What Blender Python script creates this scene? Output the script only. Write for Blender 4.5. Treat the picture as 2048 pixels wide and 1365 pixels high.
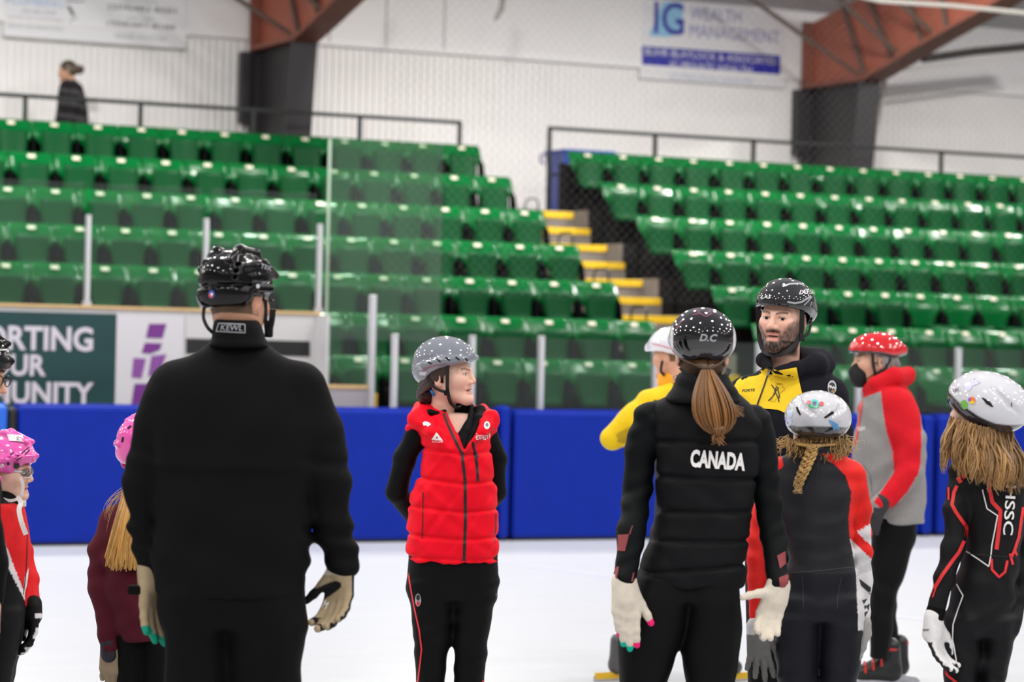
import bpy, bmesh, math, random
import numpy as np
from mathutils import Vector, Matrix
from mathutils.bvhtree import BVHTree
from mathutils.noise import noise as mnoise

for o in list(bpy.data.objects): bpy.data.objects.remove(o)
SC = bpy.context.scene
COL = SC.collection

# ------------------------------------------------------------------ camera
F_PX, TH, ROLL, V0, D0, CH = 5500.0, 0.4467, 0.0215, 25.9, 24.237, 1.65
cam = bpy.data.cameras.new('camera'); camo = bpy.data.objects.new('camera', cam); COL.objects.link(camo)
cam.sensor_width = 36.0; cam.sensor_fit = 'HORIZONTAL'; cam.lens = F_PX / 2048 * 36.0
cam.clip_start = 0.5; cam.clip_end = 300
camo.matrix_world = Matrix.Translation((0, 0, CH)) @ Matrix.Rotation(math.pi/2, 4, 'X') @ Matrix.Rotation(ROLL, 4, 'Z')
cam.shift_x = V0*math.sin(ROLL)/2048; cam.shift_y = V0*math.cos(ROLL)/2048
cam.dof.use_dof = True; cam.dof.focus_distance = 9.9; cam.dof.aperture_fstop = 3.2
SC.camera = camo

# ------------------------------------------------------------------ world, lamps, exposure
SC.view_settings.view_transform = 'Standard'; SC.view_settings.look = 'None'
SC.view_settings.gamma = 1.0; SC.view_settings.use_curve_mapping = False
SC.view_settings.exposure = -0.35
W = bpy.data.worlds.new('hall_ambient'); SC.world = W; W.use_nodes = True
W.node_tree.nodes['Background'].inputs[0].default_value = (1.0, 0.985, 0.97, 1)
W.node_tree.nodes['Background'].inputs[1].default_value = 0.5

CT, ST = math.cos(TH), math.sin(TH)
def WP(a, b, z=0.0):
    """stand coordinates: a along the boards, b away from the ice, z up"""
    return Vector((a*CT - b*ST, D0 + a*ST + b*CT, z))
def ray(px, py):
    u, v = px-1024.0, py-682.5
    c, s = math.cos(ROLL), math.sin(ROLL)
    u2, v2 = u*c+v*s, -u*s+v*c
    return Vector((u2/F_PX, 1.0, -(v2-V0)/F_PX))
def at(px, py, Y):
    r = ray(px, py); return Vector((r.x*Y, Y, CH + r.z*Y))
def proj_np(P):
    u = F_PX*P[:, 0]/P[:, 1]; v = V0 - F_PX*(P[:, 2]-CH)/P[:, 1]
    c, s = math.cos(ROLL), math.sin(ROLL)
    return np.stack([1024+u*c-v*s, 682.5+u*s+v*c], 1)
def on_b(px, py, b):
    """pixel -> (a, z) on the vertical plane b = const of the stands"""
    r = ray(px, py)
    # point t*r ; b = -X*ST + (Y-D0)*CT
    t = (b + D0*CT)/(-r.x*ST + r.y*CT)
    X, Y = r.x*t, r.y*t
    return X*CT + (Y-D0)*ST, CH + r.z*t
def on_ice(px, py):
    r = ray(px, py); t = -CH/r.z
    return Vector((r.x*t, r.y*t, 0))

# ceiling lamp rows above the ice; last row added to brighten stands and wall
for i in range(7):
    for j in range(7):
        l = bpy.data.lights.new('hall_lamp', 'AREA'); l.shape = 'DISK'; l.size = 0.5; l.energy = 190 if j < 5 else (280 if j == 5 else 450)
        l.color = (1.0, 0.97, 0.93)
        lo = bpy.data.objects.new('hall_lamp', l); COL.objects.link(lo)
        lo.location = WP(-19 + i*5.2, -27 + j*5.4, 8.8 if j < 5 else (7.7 if j == 5 else 6.95))

# ------------------------------------------------------------------ helpers
def srgb(r, g=None, b=None):
    if g is None: r, g, b = r
    f = lambda c: (c/255/12.92) if c/255 <= 0.04045 else ((c/255+0.055)/1.055)**2.4
    return (f(r), f(g), f(b))
MATS = {}
def mat(name, col, rough=0.6, metal=0.0, spec=0.5, noise=0.0, nscale=30.0, bump=0.0, bscale=200.0, coat=0.0, attr=None, sheen=0.0, stretch=None, emit=None):
    """procedural principled material; col is sRGB 0-255"""
    if name in MATS: return MATS[name]
    m = bpy.data.materials.new(name); m.use_nodes = True; nt = m.node_tree; N = nt.nodes; L = nt.links
    p = N['Principled BSDF']
    c = srgb(col)
    p.inputs['Base Color'].default_value = (*c, 1); p.inputs['Roughness'].default_value = rough
    p.inputs['Metallic'].default_value = metal; p.inputs['Specular IOR Level'].default_value = spec
    p.inputs['Coat Weight'].default_value = coat; p.inputs['Coat Roughness'].default_value = 0.05
    if sheen: p.inputs['Sheen Weight'].default_value = sheen; p.inputs['Sheen Roughness'].default_value = 0.5
    if emit: p.inputs['Emission Color'].default_value = (*c, 1); p.inputs['Emission Strength'].default_value = emit
    tc = N.new('ShaderNodeTexCoord'); src = tc.outputs['Object']
    if stretch:
        mp = N.new('ShaderNodeMapping'); mp.inputs['Scale'].default_value = stretch; L.new(src, mp.inputs[0]); src = mp.outputs[0]
    base = None
    if attr:
        a = N.new('ShaderNodeAttribute'); a.attribute_name = attr; base = a.outputs['Color']
    if noise > 0:
        n = N.new('ShaderNodeTexNoise'); n.inputs['Scale'].default_value = nscale; n.inputs['Detail'].default_value = 4
        L.new(src, n.inputs['Vector'])
        mr = N.new('ShaderNodeMapRange'); mr.inputs['From Min'].default_value = 0.3; mr.inputs['From Max'].default_value = 0.7
        mr.inputs['To Min'].default_value = 1-noise; mr.inputs['To Max'].default_value = 1+noise
        L.new(n.outputs['Fac'], mr.inputs['Value'])
        mx = N.new('ShaderNodeVectorMath'); mx.operation = 'SCALE'
        if base: L.new(base, mx.inputs[0])
        else: mx.inputs[0].default_value = c
        L.new(mr.outputs[0], mx.inputs['Scale']); base = mx.outputs[0]
    if base: L.new(base, p.inputs['Base Color'])
    if bump > 0:
        n2 = N.new('ShaderNodeTexNoise'); n2.inputs['Scale'].default_value = bscale; n2.inputs['Detail'].default_value = 3
        L.new(src, n2.inputs['Vector'])
        bp = N.new('ShaderNodeBump'); bp.inputs['Strength'].default_value = bump; bp.inputs['Distance'].default_value = 0.01
        L.new(n2.outputs['Fac'], bp.inputs['Height']); L.new(bp.outputs[0], p.inputs['Normal'])
    MATS[name] = m; return m

class MB:
    """collects simple shapes into one mesh"""
    def __init__(s): s.v = []; s.f = []; s.m = []
    def add(s, vs, fs, mi=0):
        n = len(s.v); s.v += [tuple(v) for v in vs]; s.f += [tuple(i+n for i in f) for f in fs]; s.m += [mi]*len(fs)
    def box(s, x0, x1, y0, y1, z0, z1, mi=0, bev=0.0):
        if bev > 0:
            b = min(bev, (x1-x0)/2.01, (y1-y0)/2.01, (z1-z0)/2.01)
            bm = bmesh.new(); bmesh.ops.create_cube(bm, size=1)
            for v in bm.verts: v.co = Vector(((x0+x1)/2+v.co.x*(x1-x0), (y0+y1)/2+v.co.y*(y1-y0), (z0+z1)/2+v.co.z*(z1-z0)))
            bmesh.ops.bevel(bm, geom=list(bm.edges), offset=b, segments=2, affect='EDGES', profile=0.5)
            bm.verts.index_update()
            s.add([v.co for v in bm.verts], [[v.index for v in f.verts] for f in bm.faces], mi); bm.free(); return
        vs = [(x0,y0,z0),(x1,y0,z0),(x1,y1,z0),(x0,y1,z0),(x0,y0,z1),(x1,y0,z1),(x1,y1,z1),(x0,y1,z1)]
        s.add(vs, [(0,3,2,1),(4,5,6,7),(0,1,5,4),(1,2,6,5),(2,3,7,6),(3,0,4,7)], mi)
    def tube(s, pts, r, n=8, mi=0, cap=True, flat=None):
        pts = [Vector(p) for p in pts]; k = len(pts)
        rs = r if isinstance(r, (list, tuple)) else [r]*k
        rings = []; up0 = None
        for i, p in enumerate(pts):
            d = (pts[min(i+1, k-1)]-pts[max(i-1, 0)]).normalized()
            if up0 is None: up0 = Vector((0,0,1)) if abs(d.z) < 0.9 else Vector((0,1,0))
            x = d.cross(up0).normalized(); y = x.cross(d).normalized(); up0 = y
            rings.append([p + x*math.cos(2*math.pi*j/n)*rs[i] + y*math.sin(2*math.pi*j/n)*rs[i]*(flat or 1) for j in range(n)])
        vs = [v for R in rings for v in R]; fs = []
        for i in range(k-1):
            for j in range(n):
                fs.append((i*n+j, i*n+(j+1)%n, (i+1)*n+(j+1)%n, (i+1)*n+j))
        if cap: fs.append(tuple(range(n))[::-1]); fs.append(tuple((k-1)*n+j for j in range(n)))
        s.add(vs, fs, mi)
    def prism(s, poly, y0, y1, mi=0):
        """poly in (x,z), extruded along y"""
        n = len(poly)
        vs = [(p[0], y0, p[1]) for p in poly]+[(p[0], y1, p[1]) for p in poly]
        fs = [tuple(range(n)), tuple(range(2*n-1, n-1, -1))]+[(i, i+n, (i+1) % n+n, (i+1) % n) for i in range(n)]
        s.add(vs, fs, mi)
    def prism_x(s, poly, x0, x1, mi=0):
        """poly in (y,z), extruded along x"""
        n = len(poly)
        vs = [(x0, p[0], p[1]) for p in poly]+[(x1, p[0], p[1]) for p in poly]
        fs = [tuple(range(n))[::-1], tuple(range(n, 2*n))]+[(i, (i+1) % n, (i+1) % n+n, i+n) for i in range(n)]
        s.add(vs, fs, mi)
    def mesh(s, name, mats, smooth=False):
        me = bpy.data.meshes.new(name); me.from_pydata(s.v, [], s.f)
        for m in (mats if isinstance(mats, (list, tuple)) else [mats]): me.materials.append(m)
        if any(s.m): me.polygons.foreach_set('material_index', s.m)
        if smooth: me.polygons.foreach_set('use_smooth', [True]*len(me.polygons))
        me.update(); return me
    def build(s, name, mats, parent=None, smooth=False, loc=None, rz=None):
        return obj(name, s.mesh(name, mats, smooth), parent, loc, rz)
def obj(name, me, parent=None, loc=None, rz=None):
    o = bpy.data.objects.new(name, me); COL.objects.link(o)
    if parent: o.parent = parent
    if loc is not None: o.location = loc
    if rz is not None: o.rotation_euler = (0, 0, rz)
    return o
def tag(o, label=None, cat=None, group=None, kind=None):
    if label: o['label'] = label
    if cat: o['category'] = cat
    if group: o['group'] = group
    if kind: o['kind'] = kind
    return o
def empty(name, loc=(0,0,0), rz=0.0):
    o = bpy.data.objects.new(name, None); COL.objects.link(o); o.location = loc; o.rotation_euler = (0,0,rz); o.empty_display_size = 0.1
    return o
def text_mesh(body, w, h, shear=0.0, spacing=1.0, bold=0.0, align='CENTER'):
    """flat text in the XY plane scaled to w x h, centred on origin -> (verts, faces)"""
    c = bpy.data.curves.new('t', 'FONT'); c.body = body; c.align_x = 'CENTER'; c.size = 1.0; c.space_character = spacing; c.shear = shear
    c.offset = bold; c.resolution_u = 3; c.space_line = 1.0
    o = bpy.data.objects.new('t', c); COL.objects.link(o)
    dg = bpy.context.evaluated_depsgraph_get(); me = bpy.data.meshes.new_from_object(o.evaluated_get(dg))
    vs = np.array([v.co[:] for v in me.vertices]); fs = [tuple(p.vertices) for p in me.polygons]
    bpy.data.objects.remove(o); bpy.data.curves.remove(c); bpy.data.meshes.remove(me)
    lo, hi = vs.min(0), vs.max(0)
    vs[:, 0] = (vs[:, 0]-(lo[0]+hi[0])/2)*w/(hi[0]-lo[0]); vs[:, 1] = (vs[:, 1]-(lo[1]+hi[1])/2)*h/(hi[1]-lo[1])
    return vs, fs
# ================================================================== SETTING
T_ROW, R_ROW, B_F, Z_LAB, A_L, A_R, PITCH = 0.9121, 0.4303, 3.0877, 1.5621, 3.3633, 5.0787, 0.508
Z_FL = 0.84                      # floor of the front row
def row_b(k): return B_F + T_ROW*k
def row_z(k): return Z_FL + R_ROW*k
ORD = ['first', 'second', 'third', 'fourth', 'fifth', 'sixth', 'seventh', 'eighth', 'ninth', 'tenth', 'eleventh', 'twelfth', 'thirteenth', 'fourteenth', 'fifteenth', 'sixteenth', 'seventeenth', 'eighteenth', 'nineteenth', 'twentieth', 'twenty-first', 'twenty-second']
def sobj(mb, name, mats, parent=None, smooth=False):
    """object whose mesh is written in stand coordinates"""
    return mb.build(name, mats, parent, smooth, loc=WP(0, 0, 0) if not parent else None, rz=TH if not parent else None)

# --- ice
ice = mat('ice', (197, 199, 203), rough=0.32, spec=0.35, noise=0.03, nscale=0.9, bump=0.05, bscale=3.0, stretch=(1, 6, 1))
mb = MB(); mb.add([(-45, -32, 0), (60, -32, 0), (60, 0.45, 0), (-45, 0.45, 0)], [(0, 1, 2, 3)])
tag(sobj(mb, 'floor', ice), kind='structure')
# painted line under the ice
ln = mat('ice_line_paint', (214, 212, 236), rough=0.35, noise=0.05, nscale=6)
p0, p1 = on_ice(880, 1108), on_ice(2140, 1281); d = (p1-p0).normalized(); nrm = Vector((-d.y, d.x, 0))*0.03
mb = MB(); mb.add([p0-nrm+Vector((0,0,.002)), p1-nrm+Vector((0,0,.002)), p1+nrm+Vector((0,0,.002)), p0+nrm+Vector((0,0,.002))], [(0, 1, 2, 3)])
tag(mb.build('trim_1', ln), kind='structure')

# --- boards behind the pads
white_pl = mat('board_plastic', (205, 203, 206), rough=0.35, noise=0.03, nscale=8)
cap_pl = mat('board_cap', (203, 170, 120), rough=0.5, noise=0.05)
mb = MB(); mb.box(-12, 16, .28, .38, 0, 1.06); mb.box(-12, 16, .25, .42, 1.06, 1.09)
tag(sobj(mb, 'wall_boards', white_pl), kind='structure')
dark_floor = mat('bench_floor', (62, 60, 62), rough=0.8, noise=0.1)
mb = MB(); mb.box(-14, 22, .38, 2.3, 0.0, .3)
tag(sobj(mb, 'floor_bench', dark_floor), kind='structure')

# --- tiers
tier = mat('tier_shade_concrete', (36, 34, 34), rough=0.9, spec=.05, noise=0.15, nscale=5)  # dark risers whose tone also stands in for the shadow between seats
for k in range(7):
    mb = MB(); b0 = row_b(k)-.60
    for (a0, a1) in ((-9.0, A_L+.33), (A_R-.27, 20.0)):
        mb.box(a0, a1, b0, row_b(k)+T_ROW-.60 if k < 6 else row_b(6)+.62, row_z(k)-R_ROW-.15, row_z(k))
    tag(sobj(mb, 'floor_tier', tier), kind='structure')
conc_side = mat('tier_end_concrete', (112, 104, 98), rough=0.85, noise=0.1, nscale=6)
for k in range(7):
    mb = MB(); mb.box(A_R-.285, A_R-.271, row_b(k)-.60, row_b(k)+T_ROW-.60, row_z(k)-R_ROW-.15, row_z(k)); tag(sobj(mb, 'trim_tier_end', conc_side), kind='structure')
conc = mat('stair_concrete', (122, 113, 106), rough=0.85, noise=0.1, nscale=6)
mb = MB(); mb.box(-14, 24, row_b(6)+.62, 11.6, 3.0, row_z(6)+.005); mb.box(A_L+.33, A_R-.287, row_b(6)-.1, row_b(6)+.62, 3.0, row_z(6)+.005)
tag(sobj(mb, 'floor_walkway', conc), kind='structure')

mb = MB(); mb.box(-9.0, A_L+.30, row_b(6)+.22, row_b(6)+.27, row_z(6), row_z(6)+.62); mb.box(A_R-.25, 20.0, row_b(6)+.22, row_b(6)+.27, row_z(6), row_z(6)+.62)  # added dark panel that keeps the gaps between top seats dark like shade
tag(sobj(mb, 'wall_shade_panel', tier), kind='structure')
# --- stairs with yellow nosings
yel = mat('nosing_paint', (233, 190, 20), rough=0.55, noise=0.08, nscale=12)
st = empty('staircase', WP(0, 0, 0), TH); tag(st, 'concrete aisle stairs with yellow edges between the two green seat blocks', 'stairs', kind='structure')
for i in range(14):                       # two steps to a row
    z = row_z(6)-.02 - i*R_ROW/2; b = row_b(6)-.25 - i*T_ROW/2
    if z < .35: break
    mb = MB(); mb.box(A_L+.33, A_R-.287, b, b+T_ROW/2+.02, z-R_ROW/2-.12, z)
    s = mb.build('step', conc, st)
    mb = MB(); mb.box(A_L+.34, A_R-.30, b-.012, b+.08, z-.075, z+.004, bev=.004); mb.build('nosing', yel, s)
# second aisle at the far left, only its lowest steps show
st2 = empty('staircase', WP(0, 0, 0), TH); tag(st2, 'grey step with yellow edge at the left frame edge above the boards', 'stairs', kind='structure')
for i in range(9, 13):
    z = row_z(6) - i*R_ROW/2; b = row_b(6)-.25 - i*T_ROW/2
    mb = MB(); mb.box(-5.6, -4.62, b, b+T_ROW/2+.02, z-R_ROW/2-.12, z); s = mb.build('step', conc, st2)
    mb = MB(); mb.box(-5.55, -4.64, b-.012, b+.08, z-.075, z+.004, bev=.004); mb.build('nosing', yel, s)

# --- rear wall: ribbed sheet below, smooth liner above, sloping roof lining
B_W = 11.0
sheet = mat('ribbed_sheet', (243, 241, 240), rough=0.45, noise=0.02, nscale=2)
prof = []; a = -9.0
while a < 19:
    prof += [(a, 0), (a+.036, 0), (a+.044, -.022), (a+.066, -.022), (a+.074, 0)]; a += .095
mb = MB(); n = len(prof); z0, z1 = 3.3, 5.60
vs = [(p[0], B_W+p[1], z0) for p in prof]+[(p[0], B_W+p[1], z1) for p in prof]
mb.add(vs, [(i, i+1, i+1+n, i+n) for i in range(n-1)])
tag(sobj(mb, 'wall_back', sheet), kind='structure')
liner = mat('roof_liner', (246, 245, 246), rough=0.6, noise=0.015, nscale=1.5)
mb = MB()
mb.add([(-9, B_W-.06, 5.58), (19, B_W-.06, 5.58), (19, B_W-.06, 6.5), (-9, B_W-.06, 6.5)], [(0, 1, 2, 3)])
mb.box(-9, 19, B_W-.08, B_W-.04, 5.55, 5.60)
tag(sobj(mb, 'wall_liner', liner), kind='structure')
roofm = mat('roof_lining', (196, 195, 198), rough=0.7, noise=0.02, nscale=1.5)
mb = MB(); mb.add([(-40, B_W-.02, 6.5), (50, B_W-.02, 6.5), (50, -16, 11.2), (-40, -16, 11.2)], [(3, 2, 1, 0)]); mb.add([(-40, -16, 11.2), (50, -16, 11.2), (50, -42, 6.5), (-40, -42, 6.5)], [(3, 2, 1, 0)])
tag(sobj(mb, 'ceiling', roofm), kind='structure')
seam = mat('liner_seam', (205, 203, 203), rough=0.6)
for px, y0, y1 in ((660, -10, 84), (773, -10, 90), (889, -10, 98)):
    mb = MB(); a, z = on_b(px, y1, B_W-.08); mb.box(a-.012, a+.012, B_W-.075, B_W-.06, z, 6.5)
    tag(sobj(mb, 'trim_seam', seam), kind='structure')

# --- rust-red steel frames on dark columns
rust = mat('rust_red_steel', (176, 98, 76), rough=0.6, noise=0.12, nscale=3)
rust_d = mat('rust_red_flange', (140, 82, 66), rough=0.6, noise=0.12, nscale=3)
dkst = mat('dark_column_paint', (48, 45, 48), rough=0.55, noise=0.08, nscale=4)
brace = mat('brace_steel', (96, 80, 72), rough=0.6, noise=0.1)
def on_a(px, py, a):
    """pixel -> (b, z) on the vertical plane a = const"""
    r = ray(px, py); t = (a + D0*ST)/(r.x*CT + r.y*ST)
    return -r.x*t*ST + (r.y*t-D0)*CT, CH + r.z*t
KNEE = [on_a(px, py, 9.75) for px, py in ((1738, 158), (1800, 122), (1862, 84), (1925, 48), (1990, 12), (2060, -32))]
def frame(a, dz, label):
    e = empty('steel_frame', WP(a, B_W-.12, row_z(6)), TH); tag(e, label, 'steel frame')
    yo, zo = B_W-.12, row_z(6)
    kn = [(b-yo, z-zo+dz) for b, z in KNEE]
    zj = kn[0][1]; yj = kn[0][0]; yb = yj+.26; wid = .17
    def part(name, poly, m, x0, x1):
        q = MB(); q.prism_x(poly, x0, x1); return q.build(name, m, e)
    part('column_web', [(-.04, 0), (yb, 0), (yj, zj), (-.04, zj)], dkst, -.03, .03)
    q = MB(); q.prism_x([(yb, 0), (yb-.04, 0), (yj-.04, zj), (yj, zj)], -wid, wid); q.build('front_flange', dkst, e)
    q = MB(); q.prism_x([(-.04, 0), (0, 0), (0, zj), (-.04, zj)], -wid, wid); q.build('rear_flange', dkst, e)
    q = MB(); q.box(-.30, -.171, -.10, .02, zj-.95, zj-.05, bev=.01); q.build('junction_box', dkst, e)
    zt = 6.6-zo
    top = [(kn[-1][0], kn[-1][1]+.9), (-.04, zt-.25)]
    part('knee_web', [(-.04, zj)]+kn+top, rust, -.02, .02)
    low = kn; q = MB(); q.prism_x(low+[(p[0]-.02, p[1]-.05) for p in low[::-1]], -wid, wid); q.build('lower_flange', rust_d, e)
    part('upper_flange', [(-.04, zj), (0, zj), (0, zt-.25), (-.04, zt-.25)], rust_d, -wid, wid)
    q = MB(); q.prism_x([(-.04, zj-.03), (yj-.05, zj-.03), (yj-.05, zj+.03), (-.04, zj+.03)], -wid, wid); q.build('base_plate', rust_d, e)
    for (f, ya, za) in ((.06, -.55, zj+1.6), (.95, -1.2, zj+1.5), (1.9, -2.1, zj+1.7), (2.7, -2.9, zj+1.9)):
        i = int(f); t = f-i; y0 = kn[i][0]*(1-t)+kn[i+1][0]*t; z0 = kn[i][1]*(1-t)+kn[i+1][1]*t
        q = MB(); q.tube([(-.06, y0+.06, z0+.03), (-.06, ya, za)], .035, 6); q.build('stiffener', brace, e)
    for f, xb, dy, dzb in ((.05, -2.0, .25, 1.1), (1.3, -1.3, .2, .9), (2.4, -1.3, .2, .9)):
        i = int(f); t = f-i; y0 = kn[i][0]*(1-t)+kn[i+1][0]*t; z0 = kn[i][1]*(1-t)+kn[i+1][1]*t
        q = MB(); q.tube([(-.16, y0+.05, z0+.04), (xb, y0+dy, z0+dzb)], .03, 6); q.build('flange_brace', brace, e)
    return e
frame(1.62, -.02, 'rust-red steel roof frame on dark column behind the left seat block')
frame(9.75, 0.0, 'rust-red steel roof frame on dark column beside the blue and white sign')

# --- railings behind the top row
rail_m = mat('rail_black', (26, 30, 30), rough=0.4, metal=0.3)
B_R = 9.1
def railing(a0, a1, posts, label, drop0=None, drop1=None):
    e = empty('railing', WP((a0+a1)/2, B_R, row_z(6)), TH); tag(e, label, 'railing')
    c = (a0+a1)/2; zt = 4.52-row_z(6)
    q = MB(); q.box(a0-c-.02, a1-c+.02, -.022, .022, zt-.045, zt, bev=.006); q.build('top_rail', rail_m, e)
    q = MB(); q.box(a0-c-.02, a1-c+.02, -.015, .015, zt-.62, zt-.59); q.build('mid_rail', rail_m, e)
    for a in posts:
        q = MB(); q.box(a-c-.024, a-c+.024, -.022, .022, 0, zt-.03, bev=.004); q.build('post', rail_m, e)
pl = [on_b(p, 230, B_R)[0] for p in (-190, 50, 281, 507, 720)]+[3.58]
railing(-7.0, 3.58, pl, 'black railing behind the top row of the left seat block')
pr = [4.82]+[on_b(p, 290, B_R)[0] for p in (1310, 1507, 1690, 1883, 2080)]
railing(4.82, 14.5, pr, 'black railing behind the top row of the right seat block')

# --- white advertising signs on the rear wall
sign_w = mat('sign_white', (238, 238, 242), rough=0.4, noise=0.01)
sign_edge = mat('sign_edge', (196, 193, 190), rough=0.5)
def flat_text(parent, body, x, z, w, h, m, y=-.006, name='lettering', shear=0, bold=0, rot=0):
    vs, fs = text_mesh(body, w, h, shear=shear, bold=bold)
    iv = sorted([(min(vs[i][0] for i in f), max(vs[i][0] for i in f), k) for k, f in enumerate(fs)]); groups = []; end = -1e9
    for a, b, k in iv:                       # one object for each word
        if a-end > .30*h: groups.append([])
        groups[-1].append(k); end = max(end, b)
    for g in groups:
        ids = sorted({i for k in g for i in fs[k]}); mp = {i: n for n, i in enumerate(ids)}
        q = MB(); q.add([(vs[i][0]+x, y, vs[i][1]+z) for i in ids], [tuple(mp[i] for i in fs[k]) for k in g]); q.build(name, m, parent)
def flat_poly(parent, poly, m, y=-.004, name='print'):
    q = MB(); q.add([(p[0], y, p[1]) for p in poly], [tuple(range(len(poly)))]); return q.build(name, m, parent)
B_S = B_W-.07
# right sign
a0, _ = on_b(1281, 90, B_S); a1, _ = on_b(1572, 90, B_S)
zt = on_b(1440, -4, B_S)[1]; zb = on_b(1440, 168, B_S)[1]
ca, cz = (a0+a1)/2, (zt+zb)/2; wd, hg = a1-a0, zt-zb
e = empty('advertising_sign', WP(ca, B_S, cz), TH); tag(e, 'white sign with blue band reading IG wealth management on the rear wall', 'sign')
q = MB(); q.box(-wd/2, wd/2, 0, .05, -hg/2, hg/2, bev=.006); q.build('panel', sign_w, e)
ig_b = mat('sign_royal_blue', (28, 36, 168), rough=0.4); ig_l = mat('sign_light_blue', (150, 205, 240), rough=0.4); ig_t = mat('sign_violet_text', (146, 146, 196), rough=0.4)
def sp(px, py):
    a, z = on_b(px, py, B_S); return (a-ca, z-cz)
flat_poly(e, [sp(1325, 3), sp(1366, 5), sp(1364, 50), sp(1352, 68), sp(1340, 74), sp(1296, 72), sp(1312, 40)], ig_l, name='light_blue_square')
x, z = sp(1338, 37); flat_text(e, 'IG', x, z, .46, .44, ig_b, y=-.008, name='monogram', bold=.008)
x, z = sp(1431, 30); flat_text(e, 'WEALTH', x, z, .80, .17, ig_t)
x, z = sp(1470, 68); flat_text(e, 'MANAGEMENT', x, z, 1.42, .17, ig_t)
flat_poly(e, [sp(1284, 92), sp(1560, 111), sp(1560, 153), sp(1284, 133)], ig_b, name='blue_band')
x, z = sp(1422, 113); flat_text(e, 'BUHR BLAYLOCK & ASSOCIATES', x, z, 2.05, .098, sign_w, y=-.008)
x, z = sp(1422, 135); flat_text(e, 'IG PRIVATE WEALTH', x, z, 1.28, .098, sign_w, y=-.008)
x, z = sp(1422, 158); flat_text(e, '321 Main Street, Selkirk MB', x, z, 1.3, .085, mat('sign_pale_text', (196, 200, 226), rough=.4), y=-.008)
# left sign
a0, _ = on_b(8, 60, B_S); a1, _ = on_b(373, 60, B_S)
zt = on_b(190, -60, B_S)[1]; zb = on_b(190, 84, B_S)[1]
ca, cz = (a0+a1)/2, (zt+zb)/2; wd, hg = a1-a0, zt-zb
e = empty('advertising_sign', WP(ca, B_S, cz), TH); tag(e, 'white sign with two grey phone numbers above the walking spectator', 'sign')
q = MB(); q.box(-wd/2, wd/2, 0, .05, -hg/2, hg/2, bev=.006); q.build('panel', sign_w, e)
q = MB(); q.box(-wd/2, wd/2, -.01, .05, -hg/2-.02, -hg/2); q.build('bottom_edge', sign_edge, e)
gtx = mat('sign_grey_text', (98, 98, 102), rough=.5); gtl = mat('sign_pale_grey_text', (190, 190, 194), rough=.5)
def lt(t, px, py, w, h, m):
    x, z = sp(px, py); flat_text(e, t, x, z, w, h, m, y=-.007)
lt('(204)482-8501', 284, 19, .88, .085, gtx); lt('(204)482-8188', 282, 53, .88, .085, gtx)
lt('24 HOUR SERVICE', 284, 3, .42, .045, gtl); lt('FAX LINE', 280, 38, .32, .045, gtl); lt('SELKIRK MANITOBA', 282, 75, .68, .05, gtl)
lt('PLUMBING', 70, 4, .72, .10, mat('sign_sky_text', (176, 205, 236), rough=.5))
lt('204 482 4100', 77, 24, .42, .05, gtl); lt('HEATING AIR CONDITIONING', 72, 38, .70, .04, gtl); lt('SERVICE AND REPAIR WORK', 72, 55, .70, .04, gtl)
flat_poly(e, [sp(133, 12), sp(140, 12), sp(150, 30), sp(144, 32)], gtx, name='drawing'); flat_poly(e, [sp(131, 0), sp(170, 2), sp(170, 4), sp(131, 3)], gtx, name='drawing')
flat_poly(e, [sp(132, 48), sp(152, 32), sp(154, 35), sp(133, 51)], gtl, name='drawing')

# --- pipes under the roof on the right, white cable, hanging lamp arm
pipe_m = mat('pipe_dark', (62, 56, 54), rough=.5, metal=.4); cable_m = mat('cable_white', (220, 214, 206), rough=.5)
def atb(px, py, b):
    a, z = on_b(px, py, b); return WP(a, b, z)
q = MB(); q.tube([atb(1845, 118, 9.3), atb(1950, 103, 9.3), atb(2110, 88, 9.3)], .055, 8); o = q.build('sprinkler_pipe', pipe_m); tag(o, 'dark pipe below the white roof lining at the upper right', 'pipe')
q = MB(); q.tube([atb(1745, 160, 9.4), atb(1800, 140, 9.4), atb(2110, 104, 9.4)], .022, 6); o = q.build('conduit_pipe', mat('conduit_grey', (200, 196, 192), rough=.5)); tag(o, 'thin pale conduit just under the dark pipe at the upper right', 'pipe')
q = MB(); q.tube([atb(1700, -12, 4.), atb(1760, 2, 4.), atb(1900, 11, 4.), atb(2110, 32, 4.)], .028, 6); o = q.build('net_cable', cable_m); tag(o, 'white net cable crossing in front of the right steel frame', 'cable')
q = MB(); q.tube([atb(1770, 160, 10.6), atb(1740, 330, 10.6)], .03, 6); o = q.build('drain_pipe', mat('drain_pipe', (186, 180, 172), rough=.5)); tag(o, 'pale slanting pipe on the ribbed wall right of the right column', 'pipe')
q = MB(); q.tube([atb(1008, -15, 9.5), atb(1003, 18, 9.5), atb(990, 40, 9.5)], [.04, .035, .02], 6); o = q.build('ceiling_cable', mat('cable_grey', (150, 148, 146), rough=.5)); tag(o, 'short grey cable hanging from the roof at the top centre', 'cable')

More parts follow.
